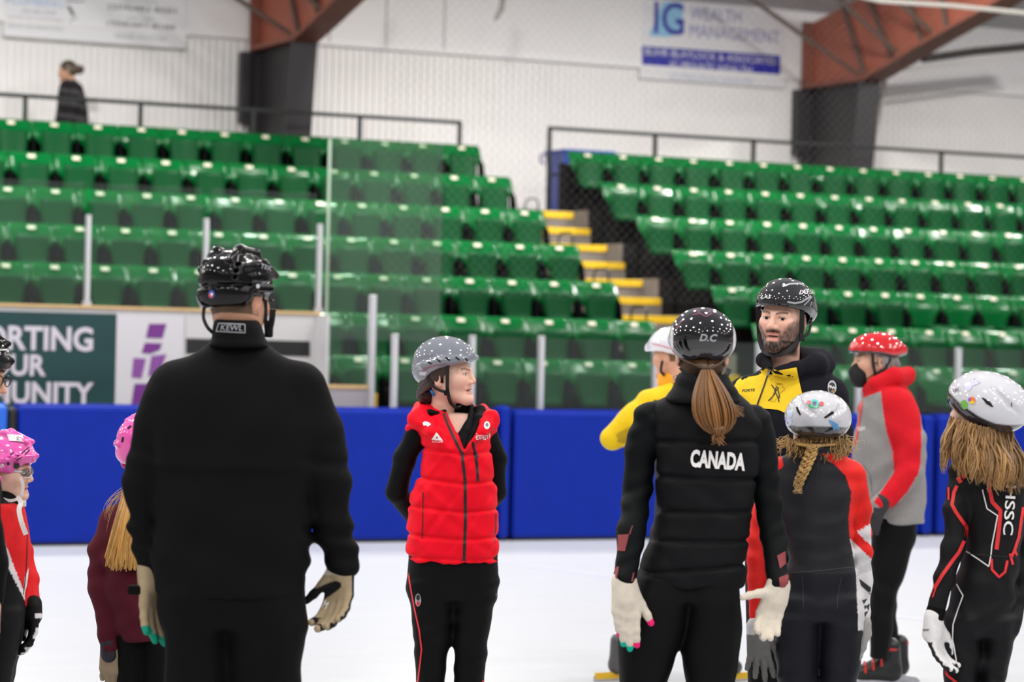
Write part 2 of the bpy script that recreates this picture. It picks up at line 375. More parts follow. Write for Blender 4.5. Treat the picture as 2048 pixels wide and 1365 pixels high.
# --- team bench: back wall with adverts, return, low wall, glass and posts
B_B = 1.9
aw0, aw1 = -9.0, on_b(637, 700, B_B)[0]
mb = MB(); mb.box(aw0, aw1, B_B, B_B+.12, .3, 1.97); mb.box(aw1-.03, aw1, B_B-.27, B_B, .3, 1.97)
tag(sobj(mb, 'wall_bench', white_pl), kind='structure')
mb = MB(); mb.box(aw0, aw1+.01, B_B-.02, B_B+.14, 1.97, 2.0, bev=.006); tag(sobj(mb, 'trim_bench_cap', cap_pl), kind='structure')
B_A = B_B-.012
def adboard(px0, px1, label, m):
    a0, _ = on_b(px0, 720, B_A); a1, _ = on_b(px1, 720, B_A); c = (a0+a1)/2
    e = empty('advert_board', WP(c, B_A, 1.0), TH); tag(e, label, 'advert board')
    q = MB(); q.box(a0-c, a1-c, 0, .011, -.6, .93); q.build('panel', m, e)
    def s2(px, py):
        a, z = on_b(px, py, B_A-.003); return (a-c, z-1.0)
    return e, s2
tealm = mat('advert_teal', (22, 62, 64), rough=.35, noise=.12, nscale=1.6, stretch=(1, 1, 3)); advt = mat('advert_lettering', (208, 202, 214), rough=.4)
e, s2 = adboard(-260, 231, 'teal advert board with white capitals SUPPORTING YOUR COMMUNITY on the bench wall', tealm)
for t, x0, x1, y0, y1 in (('SUPPORTING', -168, 186, 651, 700), ('YOUR', -60, 92, 708, 752), ('COMMUNITY', -152, 187, 763, 808)):
    (xa, za), (xb, zb) = s2(x0, (y0+y1)/2-.0215*0), s2(x1, (y0+y1)/2)
    z = s2((x0+x1)/2, (y0+y1)/2)[1]
    hz = s2(x1, y0)[1]-s2(x1, y1)[1]
    flat_text(e, t, (xa+xb)/2, z, xb-xa, hz, advt, bold=.03)
e, s2 = adboard(232, 366, 'white advert board with purple block figure behind the man in black', mat('advert_white', (206, 204, 210), rough=.4, noise=.02))
pur = mat('advert_purple', (112, 46, 132), rough=.4); pur2 = mat('advert_light_purple', (132, 74, 152), rough=.4)
for poly, m in (([(298, 648), (333, 648), (325, 677), (292, 676)], pur), ([(290, 686), (324, 687), (320, 700), (300, 708), (283, 706)], pur), ([(267, 716), (292, 718), (283, 757), (263, 755)], pur2), ([(303, 712), (333, 709), (318, 750), (296, 754)], pur2), ([(269, 768), (300, 768), (292, 812), (262, 812)], pur), ([(300, 766), (330, 766), (318, 812), (297, 812)], pur2)):
    flat_poly(e, [s2(*p) for p in poly], m, name='purple_block')
e, s2 = adboard(370, 634, 'white advert board with a black band on the bench wall right of the purple figure', mat('advert_grey_white', (200, 198, 200), rough=.4))
flat_poly(e, [s2(372, 677), s2(620, 683), s2(620, 714), s2(372, 708)], mat('advert_black', (28, 27, 30), rough=.4), name='black_band')
# glass
def glass_mat(name, tint, rough=.02, haze=.018):
    m = bpy.data.materials.new(name); m.use_nodes = True; nt = m.node_tree; N = nt.nodes; L = nt.links
    for x in list(N): N.remove(x)
    out = N.new('ShaderNodeOutputMaterial'); mix = N.new('ShaderNodeMixShader'); tr = N.new('ShaderNodeBsdfTransparent'); gl = N.new('ShaderNodeBsdfGlossy')
    df = N.new('ShaderNodeBsdfDiffuse'); mix2 = N.new('ShaderNodeMixShader')
    tr.inputs[0].default_value = (*srgb(tint), 1); gl.inputs['Roughness'].default_value = rough; df.inputs[0].default_value = (.62, .72, .68, 1)
    nz = N.new('ShaderNodeTexNoise'); nz.inputs['Scale'].default_value = 1.7; mr = N.new('ShaderNodeMapRange'); mr.inputs['To Min'].default_value = haze*.4; mr.inputs['To Max'].default_value = haze*1.6
    L.new(nz.outputs[0], mr.inputs[0]); L.new(mr.outputs[0], mix2.inputs[0])
    fr = N.new('ShaderNodeFresnel'); fr.inputs[0].default_value = 1.45
    L.new(fr.outputs[0], mix.inputs[0]); L.new(tr.outputs[0], mix2.inputs[1]); L.new(df.outputs[0], mix2.inputs[2]); L.new(mix2.outputs[0], mix.inputs[1]); L.new(gl.outputs[0], mix.inputs[2]); L.new(mix.outputs[0], out.inputs[0])
    return m
glassm = glass_mat('rink_glass', (232, 243, 238)); glass_hazy = glass_mat('hazy_glass', (216, 236, 224), haze=.05); glass_edge = mat('glass_edge', (176, 196, 176), rough=.3)  # the tall pane gets a stronger diffuse haze
postm = mat('post_aluminium', (186, 186, 190), rough=.4, metal=.25)
def pane(a0, a1, b, z0, z1, label, gm=None):
    e = empty('glass_screen', WP((a0+a1)/2, b, z0), TH); tag(e, label, 'glass screen'); w = (a1-a0)/2
    q = MB(); q.box(-w, w, -.006, .006, 0, z1-z0); q.build('pane', gm or glassm, e)
    return e, w, z1-z0
def post(px, pyt, b, z0, label, w=.022):
    a, zt = on_b(px, pyt, b); _, z = on_b(px, 800, b)
    e = empty('glass_post', WP(a, b, z0), TH); tag(e, label, 'post')
    q = MB(); q.box(-w, w, -.03, .03, 0, zt-z0, bev=.006); q.build('upright', postm, e)
    q = MB(); q.box(-w-.012, w+.012, -.04, .04, 0, .04, bev=.004); q.build('foot_plate', postm, e)
    q = MB(); q.box(-w*.5, w*.5, -.035, -.03, .05, zt-z0-.03); q.build('clamp_strip', mat('post_strip', (206, 206, 210), rough=.4), e)
    return a
pa = [on_b(-70, 520, B_B+.05)[0]]
for px, top, lab in ((177, 430, 'pale glass post on the bench wall left of the purple figure advert'), (413, 437, 'pale glass post behind the black hockey helmet of the man in black'), (640, 448, 'pale glass post at the right end of the bench wall')):
    pa.append(post(px, top, B_B+.06, 2.0, lab))
for i in range(3):
    pane(pa[i]+.045, pa[i+1]-.045, B_B+.06, 2.0, 3.1, 'clear glass screen on the bench wall, %s from the left frame edge' % ORD[i])
# taller glass panel beyond the end of the bench, with pale edges
a0 = on_b(657, 420, B_B+.3)[0]; a1 = on_b(884, 420, B_B+.3)[0]; zt = on_b(770, 284, B_B+.3)[1]
e, w, h = pane(a0, a1, B_B+.3, 1.75, zt, 'tall greenish glass screen rising in front of the left seats beyond the bench', glass_hazy)
q = MB(); q.box(-w-.012, -w+.012, -.01, .01, 0, h); q.build('edge_strip', glass_edge, e)
# low wall in front of the bench opening, with its post and glass
B_L = .62
a0 = on_b(642, 790, B_L)[0]; a1 = on_b(738, 790, B_L)[0]
mb = MB(); mb.box(a0-.25, a1, B_L, B_L+.08, .3, 1.31); tag(sobj(mb, 'wall_low', mat('low_wall', (172, 166, 174), rough=.5)), kind='structure')
mb = MB(); mb.box(a0-.25, a1+.02, B_L-.02, B_L+.10, 1.31, 1.345, bev=.005); tag(sobj(mb, 'trim_low_cap', cap_pl), kind='structure')
q = MB(); q.box(a1+.05, a1+.19, B_L+.25, B_L+.40, .3, 1.27, bev=.01); o = sobj(q, 'bollard', mat('yellow_cap', (214, 170, 30), rough=.5)); tag(o, 'small yellow-topped block beside the tall post near the bench opening', 'block')
pp = post(746, 590, B_L, 1.06, 'tall aluminium post at the end of the low wall left of the woman in red', w=.028)
pane(on_b(657, 700, B_L)[0], pp-.05, B_L, 1.06+.29, on_b(700, 650, B_L)[1], 'clear glass screen above the low wall between bench and tall post')
# low glass along the boards
PXS = [(790, 668), (945, 671), (1083, 672), (1311, 680), (1518, 686), (1718, 691), (1917, 696), (2120, 700)]
LABS = ['pale post on the boards left of the grey helmet', 'pale post on the boards just behind the grey helmet', 'pale post on the boards right of the woman in red', 'pale post on the boards behind the skater in yellow', 'pale post on the boards left of the bearded man', 'pale post on the boards in front of the man with the mask', 'pale post on the boards left of the rightmost white helmet', 'pale post on the boards beyond the right frame edge']
pa = []
for (px, py), lb in zip(PXS, LABS): pa.append(post(px, py, .33, 1.09, lb, w=.024))
for i in range(len(pa)-1):
    pane(pa[i]+.045, pa[i+1]-.045, .33, 1.09, 1.80, 'low clear glass screen on the boards, %s to the right of the bench' % ORD[i])

# --- blue crash pads along the boards
pad_m = mat('pad_vinyl_blue', (10, 40, 150), rough=.55, spec=.15, noise=.05, nscale=5, bump=.08, bscale=4)
pad_l = mat('pad_vinyl_bright', (24, 96, 206), rough=.45, noise=.05, nscale=5); pad_k = mat('pad_strap_black', (16, 15, 20), rough=.6)
def pad(px0, px1, label, b=0.0, top=1.15, thick=.25, m=pad_m, seams=True):
    a0, _ = on_b(px0, 950, b); a1, _ = on_b(px1, 950, b); c = (a0+a1)/2; w = (a1-a0)/2
    e = empty('crash_pad', WP(c, b, 0), TH); tag(e, label, 'crash pad')
    q = MB(); q.box(-w, w, 0, thick, .02, top, bev=.035); q.build('cover', m, e, smooth=False)
    q = MB(); q.box(-w+.02, w-.02, .02, thick-.02, 0, .03); q.build('base_strip', pad_k, e)
    if seams:
        q = MB(); q.box(-w+.005, w-.005, .06, thick-.06, top-.004, top+.012, bev=.005); q.build('top_flap', m, e)
    return e
pad(-900, 14, 'bright blue crash pad at the left frame edge', m=pad_l)
e = pad(15, 34, 'narrow black joint strap between the two leftmost blue pads', b=.02, top=1.13, thick=.2, m=pad_k, seams=False)
pad(36, 992, 'long blue crash pad behind the man in black and the woman in red')
pad(1002, 1021, 'narrow blue pad block behind the right shoulder of the woman in red', b=-.02, top=1.19, thick=.2, seams=False)
pad(1028, 1842, 'long blue crash pad behind the bearded man and the braided child')
pad(1848, 1868, 'narrow blue pad block right of the man in grey and red hoodie', b=-.02, top=1.15, thick=.2, seams=False)
pad(1877, 2500, 'blue crash pad behind the rightmost child with long hair')

# --- seats
seat_g = mat('seat_green', (0, 88, 38), rough=.2, spec=.25, noise=.06, nscale=8)
seat_gd = mat('seat_green_pan', (0, 66, 30), rough=.42, spec=.12, noise=.06, nscale=8)
plate_m = mat('seat_plate', (212, 206, 186), rough=.4); brk_m = mat('seat_bracket', (16, 17, 18), rough=.9, spec=.02)
def grid_mesh(name, fn, nu, nv, m, thick):
    """closed thin shell from fn(u,v)->(x,y,z); thickened towards +y"""
    mb = MB(); F1 = [fn(i/nu, j/nv) for j in range(nv+1) for i in range(nu+1)]
    n = len(F1); vs = F1+[(p[0]*.985, p[1]+thick, p[2]-.004) for p in F1]; fs = []
    id_ = lambda i, j: j*(nu+1)+i
    for j in range(nv):
        for i in range(nu):
            fs.append((id_(i, j), id_(i+1, j), id_(i+1, j+1), id_(i, j+1))); fs.append((n+id_(i, j), n+id_(i, j+1), n+id_(i+1, j+1), n+id_(i+1, j)))
    for i in range(nu):
        fs.append((id_(i, 0), n+id_(i, 0), n+id_(i+1, 0), id_(i+1, 0))); fs.append((id_(i+1, nv), n+id_(i+1, nv), n+id_(i, nv), id_(i, nv)))
    for j in range(nv):
        fs.append((id_(0, j+1), n+id_(0, j+1), n+id_(0, j), id_(0, j))); fs.append((id_(nu, j), n+id_(nu, j), n+id_(nu, j+1), id_(nu, j+1)))
    mb.add(vs, fs); return mb.mesh(name, m, True)
def back_fn(u, v):
    z = .38+.385*v; t = min(1, max(0, (v-.22)/.30)); hw = .160+.0925*t*t*(3-2*t)-.012*max(0, (v-.93)/.07)**2
    x = (u*2-1)*hw
    y = .05*v + .075*max(0, v-.55)/.45 + .015 - .03*(u*2-1)**2*(.4+.6*v)
    if v > .93: y += .025*((v-.93)/.07)
    return (x, y, z)
def pan_fn(u, v):            # folded up, in front of the backrest
    z = .30+.34*v; hw = .150+.026*v**.7
    if v < .12: hw *= .90+.10*(v/.12)
    x = (u*2-1)*hw
    y = -.055-.055*(1-v)**1.2+.03*(u*2-1)**2 - (.035*(1-v/.12) if v < .12 else 0)
    return (x, y, z)
def pan_down_fn(u, v):
    hw = .205-.02*v; x = (u*2-1)*hw
    y = -.02-.40*(1-v); z = .36+.02*(u*2-1)**2+.02*(1-v)
    return (x, z, y)
me_back = grid_mesh('backrest', back_fn, 8, 12, seat_g, .018)
me_pan = grid_mesh('seat_pan', pan_fn, 6, 7, seat_gd, .03)
q = MB()
for j in range(7):
    pass
def pd(u, v):
    hw = .205-.02*(1-v)**2; x = (u*2-1)*hw
    return (x, -.42+.42*v, .37+.03*(u*2-1)**2-.02*math.sin(math.pi*v)+(-.03*(1-v/.15) if v < .15 else 0))
mbp = MB(); nu, nv = 6, 7; V = [pd(i/nu, j/nv) for j in range(nv+1) for i in range(nu+1)]; n = len(V)
fs = []
for j in range(nv):
    for i in range(nu):
        a = j*(nu+1)+i; fs.append((a, a+1, a+nu+2, a+nu+1)); fs.append((n+a, n+a+nu+1, n+a+nu+2, n+a+1))
for i in range(nu): fs.append((i, n+i, n+i+1, i+1))
for j in range(nv): fs.append((j*(nu+1), (j+1)*(nu+1), n+(j+1)*(nu+1), n+j*(nu+1))); fs.append((j*(nu+1)+nu, n+j*(nu+1)+nu, n+(j+1)*(nu+1)+nu, (j+1)*(nu+1)+nu))
mbp.add(V+[(p[0], p[1], p[2]-.03) for p in V], fs); me_pand = mbp.mesh('seat_pan', seat_gd, True)
q = MB(); q.prism_x([(.082, .700), (.108, .737), (.104, .739), (.078, .702)], -.03, .055); me_plate = q.mesh('number_plate', plate_m)
q = MB()
q.prism_x([(-.10, .30), (.05, .26), (.09, .50), (.05, .60), (-.04, .52)], .236, .256); q.prism_x([(-.02, 0), (.06, 0), (.08, .34), (0, .34)], .236, .256); q.box(.22, .27, -.08, .12, 0, .012)
me_brk = q.mesh('bracket', brk_m)
rnd = random.Random(4)
def seat(a, k, label, down=False, last=False, group=None):
    e = empty('stadium_seat', WP(a, row_b(k)-.065, row_z(k)), TH+rnd.uniform(-.012, .012)); tag(e, label, 'seat', group)
    obj('backrest', me_back, e); p = obj('seat_pan', me_pand if down else me_pan, e)
    if not down: p.rotation_euler.x = rnd.uniform(-.03, .05)
    o = obj('number_plate', me_plate, e); o.location.x = rnd.uniform(-.012, .012)
    obj('bracket', me_brk, e)
    if last: o = obj('bracket', me_brk, e); o.location.x = -.492
nt = lambda k: ['top row', 'second row from the top', 'third row from the top', 'fourth row from the top', 'third row from the front', 'second row from the front', 'front row'][6-k]
for k in range(7):
    aL = A_L + (.0 if k else -.0)
    for j in range(22):
        a = aL-j*PITCH
        w = WP(a, row_b(k), row_z(k)+.8); x = 1024+F_PX*w.x/w.y
        if x < -330: break
        if k <= 1 and x < 590: break
        if k == 2 and a < -4.45: break
        seat(a, k, 'green seat, left block, %s, %s from the stairs' % (nt(k), ORD[j]), last=False, group='green seats of the left block')
    for j in range(20):
        a = A_R+j*PITCH
        w = WP(a, row_b(k), row_z(k)+.8); x = 1024+F_PX*w.x/w.y
        if x > 2260: break
        if k == 0 and x < 1480: continue
        down = (k == 2 and j in (5, 6, 7)) or (k == 0 and j >= 3) or (k == 1 and j == 0)
        seat(a, k, 'green seat, right block, %s, %s from the stairs%s' % (nt(k), ORD[j], ', pan down' if down else ''), down=down, last=(j == 0), group='green seats of the right block')

# --- thin black seat-end rails beside the stairs
for k in range(1, 6):
    q = MB(); a = A_L+.40; b = row_b(k)-.25; z = row_z(k)
    q.tube([WP(a, b-.18, z), WP(a, b-.18, z+.44), WP(a, b-.12, z+.5), WP(a, b+.12, z+.5), WP(a, b+.18, z+.44), WP(a, b+.18, z)], .011, 6)
    o = q.build('end_rail', rail_m); tag(o, 'thin black hoop rail beside the stairs at left block, %s' % nt(k), 'rail', 'hoop rails at the ends of the left seat rows')

# --- blue bin on the top landing
bin_m = mat('bin_blue', (34, 62, 150), rough=.4, noise=.05); bin_d = mat('bin_lid', (40, 72, 168), rough=.4)
a0, _ = on_b(1112, 350, 9.55); a1, _ = on_b(1212, 350, 9.55); zt = on_b(1160, 302, 9.55)[1]
e = empty('recycling_bin', WP((a0+a1)/2, 9.6, row_z(6)), TH); tag(e, 'blue recycling bin behind the first top-row seat right of the stairs', 'bin')
w = (a1-a0)/2; h = zt-row_z(6)
q = MB(); V = []
for z, s in ((0, .80), (h*.95, 1.0)): V += [(-w*s, -.27*s, z), (w*s, -.27*s, z), (w*s, .27*s, z), (-w*s, .27*s, z)]
q.add(V, [(3, 2, 1, 0), (4, 5, 6, 7), (0, 1, 5, 4), (1, 2, 6, 5), (2, 3, 7, 6), (3, 0, 4, 7)]); q.build('body', bin_m, e)
q = MB(); q.box(-w*1.05, w*1.05, -.30, .30, h*.95, h, bev=.02); q.build('lid', bin_d, e)
q = MB(); q.tube([(-w*1.0, .30, h*.8), (-w*1.1, .33, h*.85), (-w*1.1, .33, h*.93), (-w, .30, h*.95)], .015, 6); q.build('handle', bin_m, e)

# --- fine safety net hung above the boards, too fine to pick its threads apart
net_m = mat('net_thread', (120, 118, 118), rough=.7)
q = MB(); na0, na1, nz0, nz1 = -1.1, 11.5, 2.15, 6.6; step = .095; r_ = .0005
hgt = nz1-nz0; n = int((na1-na0+hgt)/step)
for i in range(n):
    a = na0-hgt+i*step
    for sgn in (1, -1):
        a0, z0, a1, z1 = a, nz0, a+hgt, nz1
        if a0 < na0: z0 += na0-a0; a0 = na0
        if a1 > na1: z1 -= a1-na1; a1 = na1
        if sgn < 0: z0, z1 = nz0+nz1-z0, nz0+nz1-z1
        P_, Q_ = Vector((a0, .40, z0)), Vector((a1, .40, z1)); d_ = (Q_-P_).normalized(); u_ = d_.cross(Vector((0, 1, 0)))*r_; w_ = Vector((0, r_, 0))
        q.add([P_+u_, P_-u_*.5+w_, P_-u_*.5-w_, Q_+u_, Q_-u_*.5+w_, Q_-u_*.5-w_], [(0, 1, 4, 3), (1, 2, 5, 4), (2, 0, 3, 5)])
o = sobj(q, 'safety_net', net_m); tag(o, 'fine diamond safety net hanging in front of the stands', 'net', kind='stuff')
# ================================================================== ORGANIC SHAPES (smooth unions meshed with surface nets)
f32 = np.float32
def _v(p): return np.array(p[:], dtype=f32)
class Shape:
    def __init__(s): s.ops = []; s.disp = []
    def _add(s, fn, lo, hi, k, mode): s.ops.append((fn, np.array(lo, f32), np.array(hi, f32), k, mode)); return s
    def cap(s, p0, p1, r0, r1=None, k=.02, mode='+', fl=None):
        p0, p1 = _v(p0), _v(p1); r1 = r0 if r1 is None else r1; R = max(r0, r1)
        ax = p1-p0; L2 = float(ax@ax)+1e-12
        if fl is not None: fd = _v(fl[0]); fd = fd/np.linalg.norm(fd); ff = 1/fl[1]-1; R = R*max(1, fl[1])
        def fn(X, Y, Z):
            dx, dy, dz = X-p0[0], Y-p0[1], Z-p0[2]
            t = np.clip((dx*ax[0]+dy*ax[1]+dz*ax[2])/L2, 0, 1)
            qx, qy, qz = dx-t*ax[0], dy-t*ax[1], dz-t*ax[2]
            if fl is not None:
                c = (qx*fd[0]+qy*fd[1]+qz*fd[2])*ff; qx = qx+c*fd[0]; qy = qy+c*fd[1]; qz = qz+c*fd[2]
            return np.sqrt(qx*qx+qy*qy+qz*qz)-(r0+(r1-r0)*t)
        return s._add(fn, np.minimum(p0, p1)-R, np.maximum(p0, p1)+R, k, mode)
    def chain(s, pts, rs, k=.02, mode='+', fl=None):
        for i in range(len(pts)-1): s.cap(pts[i], pts[i+1], rs[i], rs[i+1], k if i == 0 else .012, mode, fl)
        return s
    def ell(s, c, r, R=None, k=.02, mode='+'):
        c, r = _v(c), np.array(r, f32); M = None if R is None else np.array(R.to_3x3().transposed(), f32)
        def fn(X, Y, Z):
            x, y, z = X-c[0], Y-c[1], Z-c[2]
            if M is not None: x, y, z = M[0, 0]*x+M[0, 1]*y+M[0, 2]*z, M[1, 0]*x+M[1, 1]*y+M[1, 2]*z, M[2, 0]*x+M[2, 1]*y+M[2, 2]*z
            k0 = np.sqrt((x/r[0])**2+(y/r[1])**2+(z/r[2])**2)+1e-9; k1 = np.sqrt((x/r[0]**2)**2+(y/r[1]**2)**2+(z/r[2]**2)**2)+1e-9
            return k0*(k0-1)/k1
        m = max(r) if M is not None else None
        ext = np.array([m]*3, f32) if M is not None else r
        return s._add(fn, c-ext, c+ext, k, mode)
    def box(s, c, hs, R=None, rad=.005, k=.01, mode='+'):
        c, hs = _v(c), np.array(hs, f32); M = None if R is None else np.array(R.to_3x3().transposed(), f32)
        def fn(X, Y, Z):
            x, y, z = X-c[0], Y-c[1], Z-c[2]
            if M is not None: x, y, z = M[0, 0]*x+M[0, 1]*y+M[0, 2]*z, M[1, 0]*x+M[1, 1]*y+M[1, 2]*z, M[2, 0]*x+M[2, 1]*y+M[2, 2]*z
            qx, qy, qz = np.abs(x)-hs[0]+rad, np.abs(y)-hs[1]+rad, np.abs(z)-hs[2]+rad
            return np.sqrt(np.maximum(qx, 0)**2+np.maximum(qy, 0)**2+np.maximum(qz, 0)**2)+np.minimum(np.maximum(qx, np.maximum(qy, qz)), 0)-rad
        e = np.array([np.linalg.norm(hs)]*3, f32) if M is not None else hs
        return s._add(fn, c-e, c+e, k, mode)
    def loft(s, rows, k=.03, n=2.3, mode='+', capr=.012):
        """rows: (x, y, z, rx, ry) from any order; elliptical cross sections stacked along z"""
        rows = sorted(rows, key=lambda r: r[2]); A = np.array(rows, f32); z0, z1 = A[0, 2], A[-1, 2]
        def fn(X, Y, Z):
            z = Z.ravel(); zs = np.linspace(z0, z1, 120)
            def ip(c):
                v = np.interp(zs, A[:, 2], A[:, c]); kk = np.hanning(11); kk /= kk.sum()
                vp = np.concatenate([np.full(5, v[0])+(v[0]-v[1:6][::-1])*0, v, np.full(5, v[-1])]); v2 = np.convolve(vp, kk, 'valid')
                return np.interp(z, zs, v2).astype(f32)[None, None, :]
            cx, cy, rx, ry = ip(0), ip(1), ip(3), ip(4)
            a = np.abs((X-cx)/rx); b = np.abs((Y-cy)/ry)
            e = (a**n+b**n)**(1/n)
            d = (e-1)*np.minimum(rx, ry)
            dz = np.maximum(Z-z1, z0-Z)
            return np.where(dz > -capr, np.sqrt(np.maximum(d+capr, 0)**2+np.maximum(dz+capr, 0)**2)-capr+np.minimum(np.maximum(d, dz)+capr, 0), d)
        lo = [(A[:, 0]-A[:, 3]).min(), (A[:, 1]-A[:, 4]).min(), z0]; hi = [(A[:, 0]+A[:, 3]).max(), (A[:, 1]+A[:, 4]).max(), z1]
        return s._add(fn, lo, hi, k, mode)
    def polycut(s, P, poly, dy0, dy1, k=.006, mode='-'):
        """cut a pixel polygon straight through along depth between d+dy0 and d+dy1"""
        W = [P.p(x, y, (dy0+dy1)/2) for x, y in poly]; px = [w.x for w in W]; pz = [w.z for w in W]; n = len(W); y0, y1 = P.d+dy0, P.d+dy1
        def fn(X, Y, Z):
            x, z = X[:, 0, :], Z[0, :, :]; x = x+0*z; z = z+0*x; d = np.full(x.shape, 1e9, f32); sg = np.ones(x.shape, bool); ins = np.zeros(x.shape, bool)
            for i in range(n):
                ax_, az, bx, bz = px[i], pz[i], px[(i+1) % n], pz[(i+1) % n]; ex, ez = bx-ax_, bz-az
                t = np.clip(((x-ax_)*ex+(z-az)*ez)/(ex*ex+ez*ez+1e-12), 0, 1); d = np.minimum(d, np.hypot(x-ax_-t*ex, z-az-t*ez))
                ins ^= ((az > z) != (bz > z)) & (x < ex*(z-az)/(ez+1e-12)+ax_)
            d = np.where(ins, -d, d)[:, None, :]
            return np.maximum(d, np.maximum(Y-y1, y0-Y)).astype(f32)
        return s._add(fn, (min(px), y0, min(pz)), (max(px), y1, max(pz)), k, mode)
    def fnop(s, fn, lo, hi, k=.005, mode='-'): return s._add(fn, lo, hi, k, mode)
    def mesh(s, h, grow=0.0):
        P = [o for o in s.ops if o[4] == '+']
        lo = np.min([o[1] for o in P], 0)-.03-grow-2*h; hi = np.max([o[2] for o in P], 0)+.03+grow+2*h
        n = np.ceil((hi-lo)/h).astype(int)+1
        ax = [(lo[i]+h*np.arange(n[i])).astype(f32) for i in range(3)]
        F = np.full(n, .08, f32)
        for fn, l, u, k, mode in s.ops:
            m = .045+k+grow
            i0 = np.clip(np.floor((l-m-lo)/h).astype(int), 0, n-1); i1 = np.clip(np.ceil((u+m-lo)/h).astype(int)+1, 1, n)
            if np.any(i1 <= i0): continue
            sl = tuple(slice(a, b) for a, b in zip(i0, i1))
            X = ax[0][sl[0]][:, None, None]; Y = ax[1][sl[1]][None, :, None]; Z = ax[2][sl[2]][None, None, :]
            d = fn(X, Y, Z); A = F[sl]
            if mode == '+':
                q = np.maximum(k-np.abs(A-d), 0)/k; F[sl] = np.minimum(A, d)-q*q*k*.25
            elif mode == '&':
                F[sl] = np.maximum(A, d)
            else:
                q = np.maximum(k-np.abs(A+d), 0)/k; F[sl] = np.maximum(A, -d)+q*q*k*.25
        F -= grow
        for fn in s.disp:
            F += fn(ax[0][:, None, None], ax[1][None, :, None], ax[2][None, None, :]).astype(f32)
        return nets(F, lo, h)
def nets(F, lo, h):
    S = F < 0; n = np.array(F.shape)
    c = np.zeros(n-1, np.int8)
    for i in (0, 1):
        for j in (0, 1):
            for k in (0, 1): c += S[i:n[0]-1+i, j:n[1]-1+j, k:n[2]-1+k]
    I = np.argwhere((c > 0) & (c < 8))
    idx = np.full(n-1, -1, np.int64); idx[I[:, 0], I[:, 1], I[:, 2]] = np.arange(len(I))
    acc = np.zeros((len(I), 3)); cnt = np.zeros(len(I))
    cor = [(i, j, k) for i in (0, 1) for j in (0, 1) for k in (0, 1)]
    for a in cor:
        for b in cor:
            if sum(abs(a[q]-b[q]) for q in range(3)) == 1 and a < b:
                fa = F[I[:, 0]+a[0], I[:, 1]+a[1], I[:, 2]+a[2]]; fb = F[I[:, 0]+b[0], I[:, 1]+b[1], I[:, 2]+b[2]]
                m = (fa < 0) != (fb < 0); t = np.where(m, fa/(fa-fb+1e-20), 0)
                for q in range(3): acc[:, q] += np.where(m, a[q]+(b[q]-a[q])*t, 0)
                cnt += m
    V = (I+acc/cnt[:, None])*h+lo
    Q = []
    for d in range(3):
        u, v = (d+1) % 3, (d+2) % 3
        sl0 = [slice(None)]*3; sl1 = [slice(None)]*3; sl0[d] = slice(0, -1); sl1[d] = slice(1, None)
        ch = S[tuple(sl0)] != S[tuple(sl1)]
        E = np.argwhere(ch)
        ok = (E[:, u] > 0) & (E[:, v] > 0) & (E[:, u] < n[u]-1) & (E[:, v] < n[v]-1); E = E[ok]
        if not len(E): continue
        ins = S[tuple(sl0)][E[:, 0], E[:, 1], E[:, 2]]
        def cell(du, dv):
            C = E.copy(); C[:, u] += du; C[:, v] += dv; return idx[C[:, 0], C[:, 1], C[:, 2]]
        q = np.stack([cell(-1, -1), cell(0, -1), cell(0, 0), cell(-1, 0)], 1)
        q[~ins] = q[~ins][:, ::-1]; Q.append(q)
    return V, np.concatenate(Q)
def join_vq(parts):
    vs, qs, n = [], [], 0
    for v, q in parts: vs.append(v); qs.append(q+n); n += len(v)
    return np.concatenate(vs), np.concatenate(qs)
def np_obj(name, V, Q, m, parent=None, base=None, col=None, smooth=True):
    base = np.zeros(3) if base is None else np.array(base[:])
    me = bpy.data.meshes.new(name); nv, nq = len(V), len(Q); k = Q.shape[1]
    me.vertices.add(nv); me.loops.add(nq*k); me.polygons.add(nq)
    me.vertices.foreach_set('co', (V-base).astype(f32).ravel())
    me.loops.foreach_set('vertex_index', Q.astype(np.int32).ravel())
    me.polygons.foreach_set('loop_start', np.arange(0, nq*k, k, dtype=np.int32))
    if smooth: me.polygons.foreach_set('use_smooth', np.ones(nq, bool))
    me.materials.append(m)
    if col is not None:
        a = me.color_attributes.new('Col', 'FLOAT_COLOR', 'POINT'); C = np.ones((nv, 4), f32); C[:, :3] = col; a.data.foreach_set('color', C.ravel())
    me.update(calc_edges=True); me.validate()
    o = bpy.data.objects.new(name, me); COL.objects.link(o)
    if parent: o.parent = parent
    return o
def vnormals(V, Q):
    a, b = V[Q[:, 2]]-V[Q[:, 0]], V[Q[:, 3]]-V[Q[:, 1]]; fn = np.cross(a, b); N = np.zeros_like(V)
    for i in range(4): np.add.at(N, Q[:, i], fn)
    return N/(np.linalg.norm(N, axis=1, keepdims=True)+1e-12)
def inpoly(P, poly):
    x, y = P[:, 0], P[:, 1]; r = np.zeros(len(P), bool); n = len(poly)
    for i in range(n):
        (x0, y0), (x1, y1) = poly[i], poly[(i+1) % n]
        c = ((y0 > y) != (y1 > y)) & (x < (x1-x0)*(y-y0)/(y1-y0+1e-12)+x0); r ^= c
    return r
def lin(*c): return np.array(srgb(*c))
def waves(V): return None

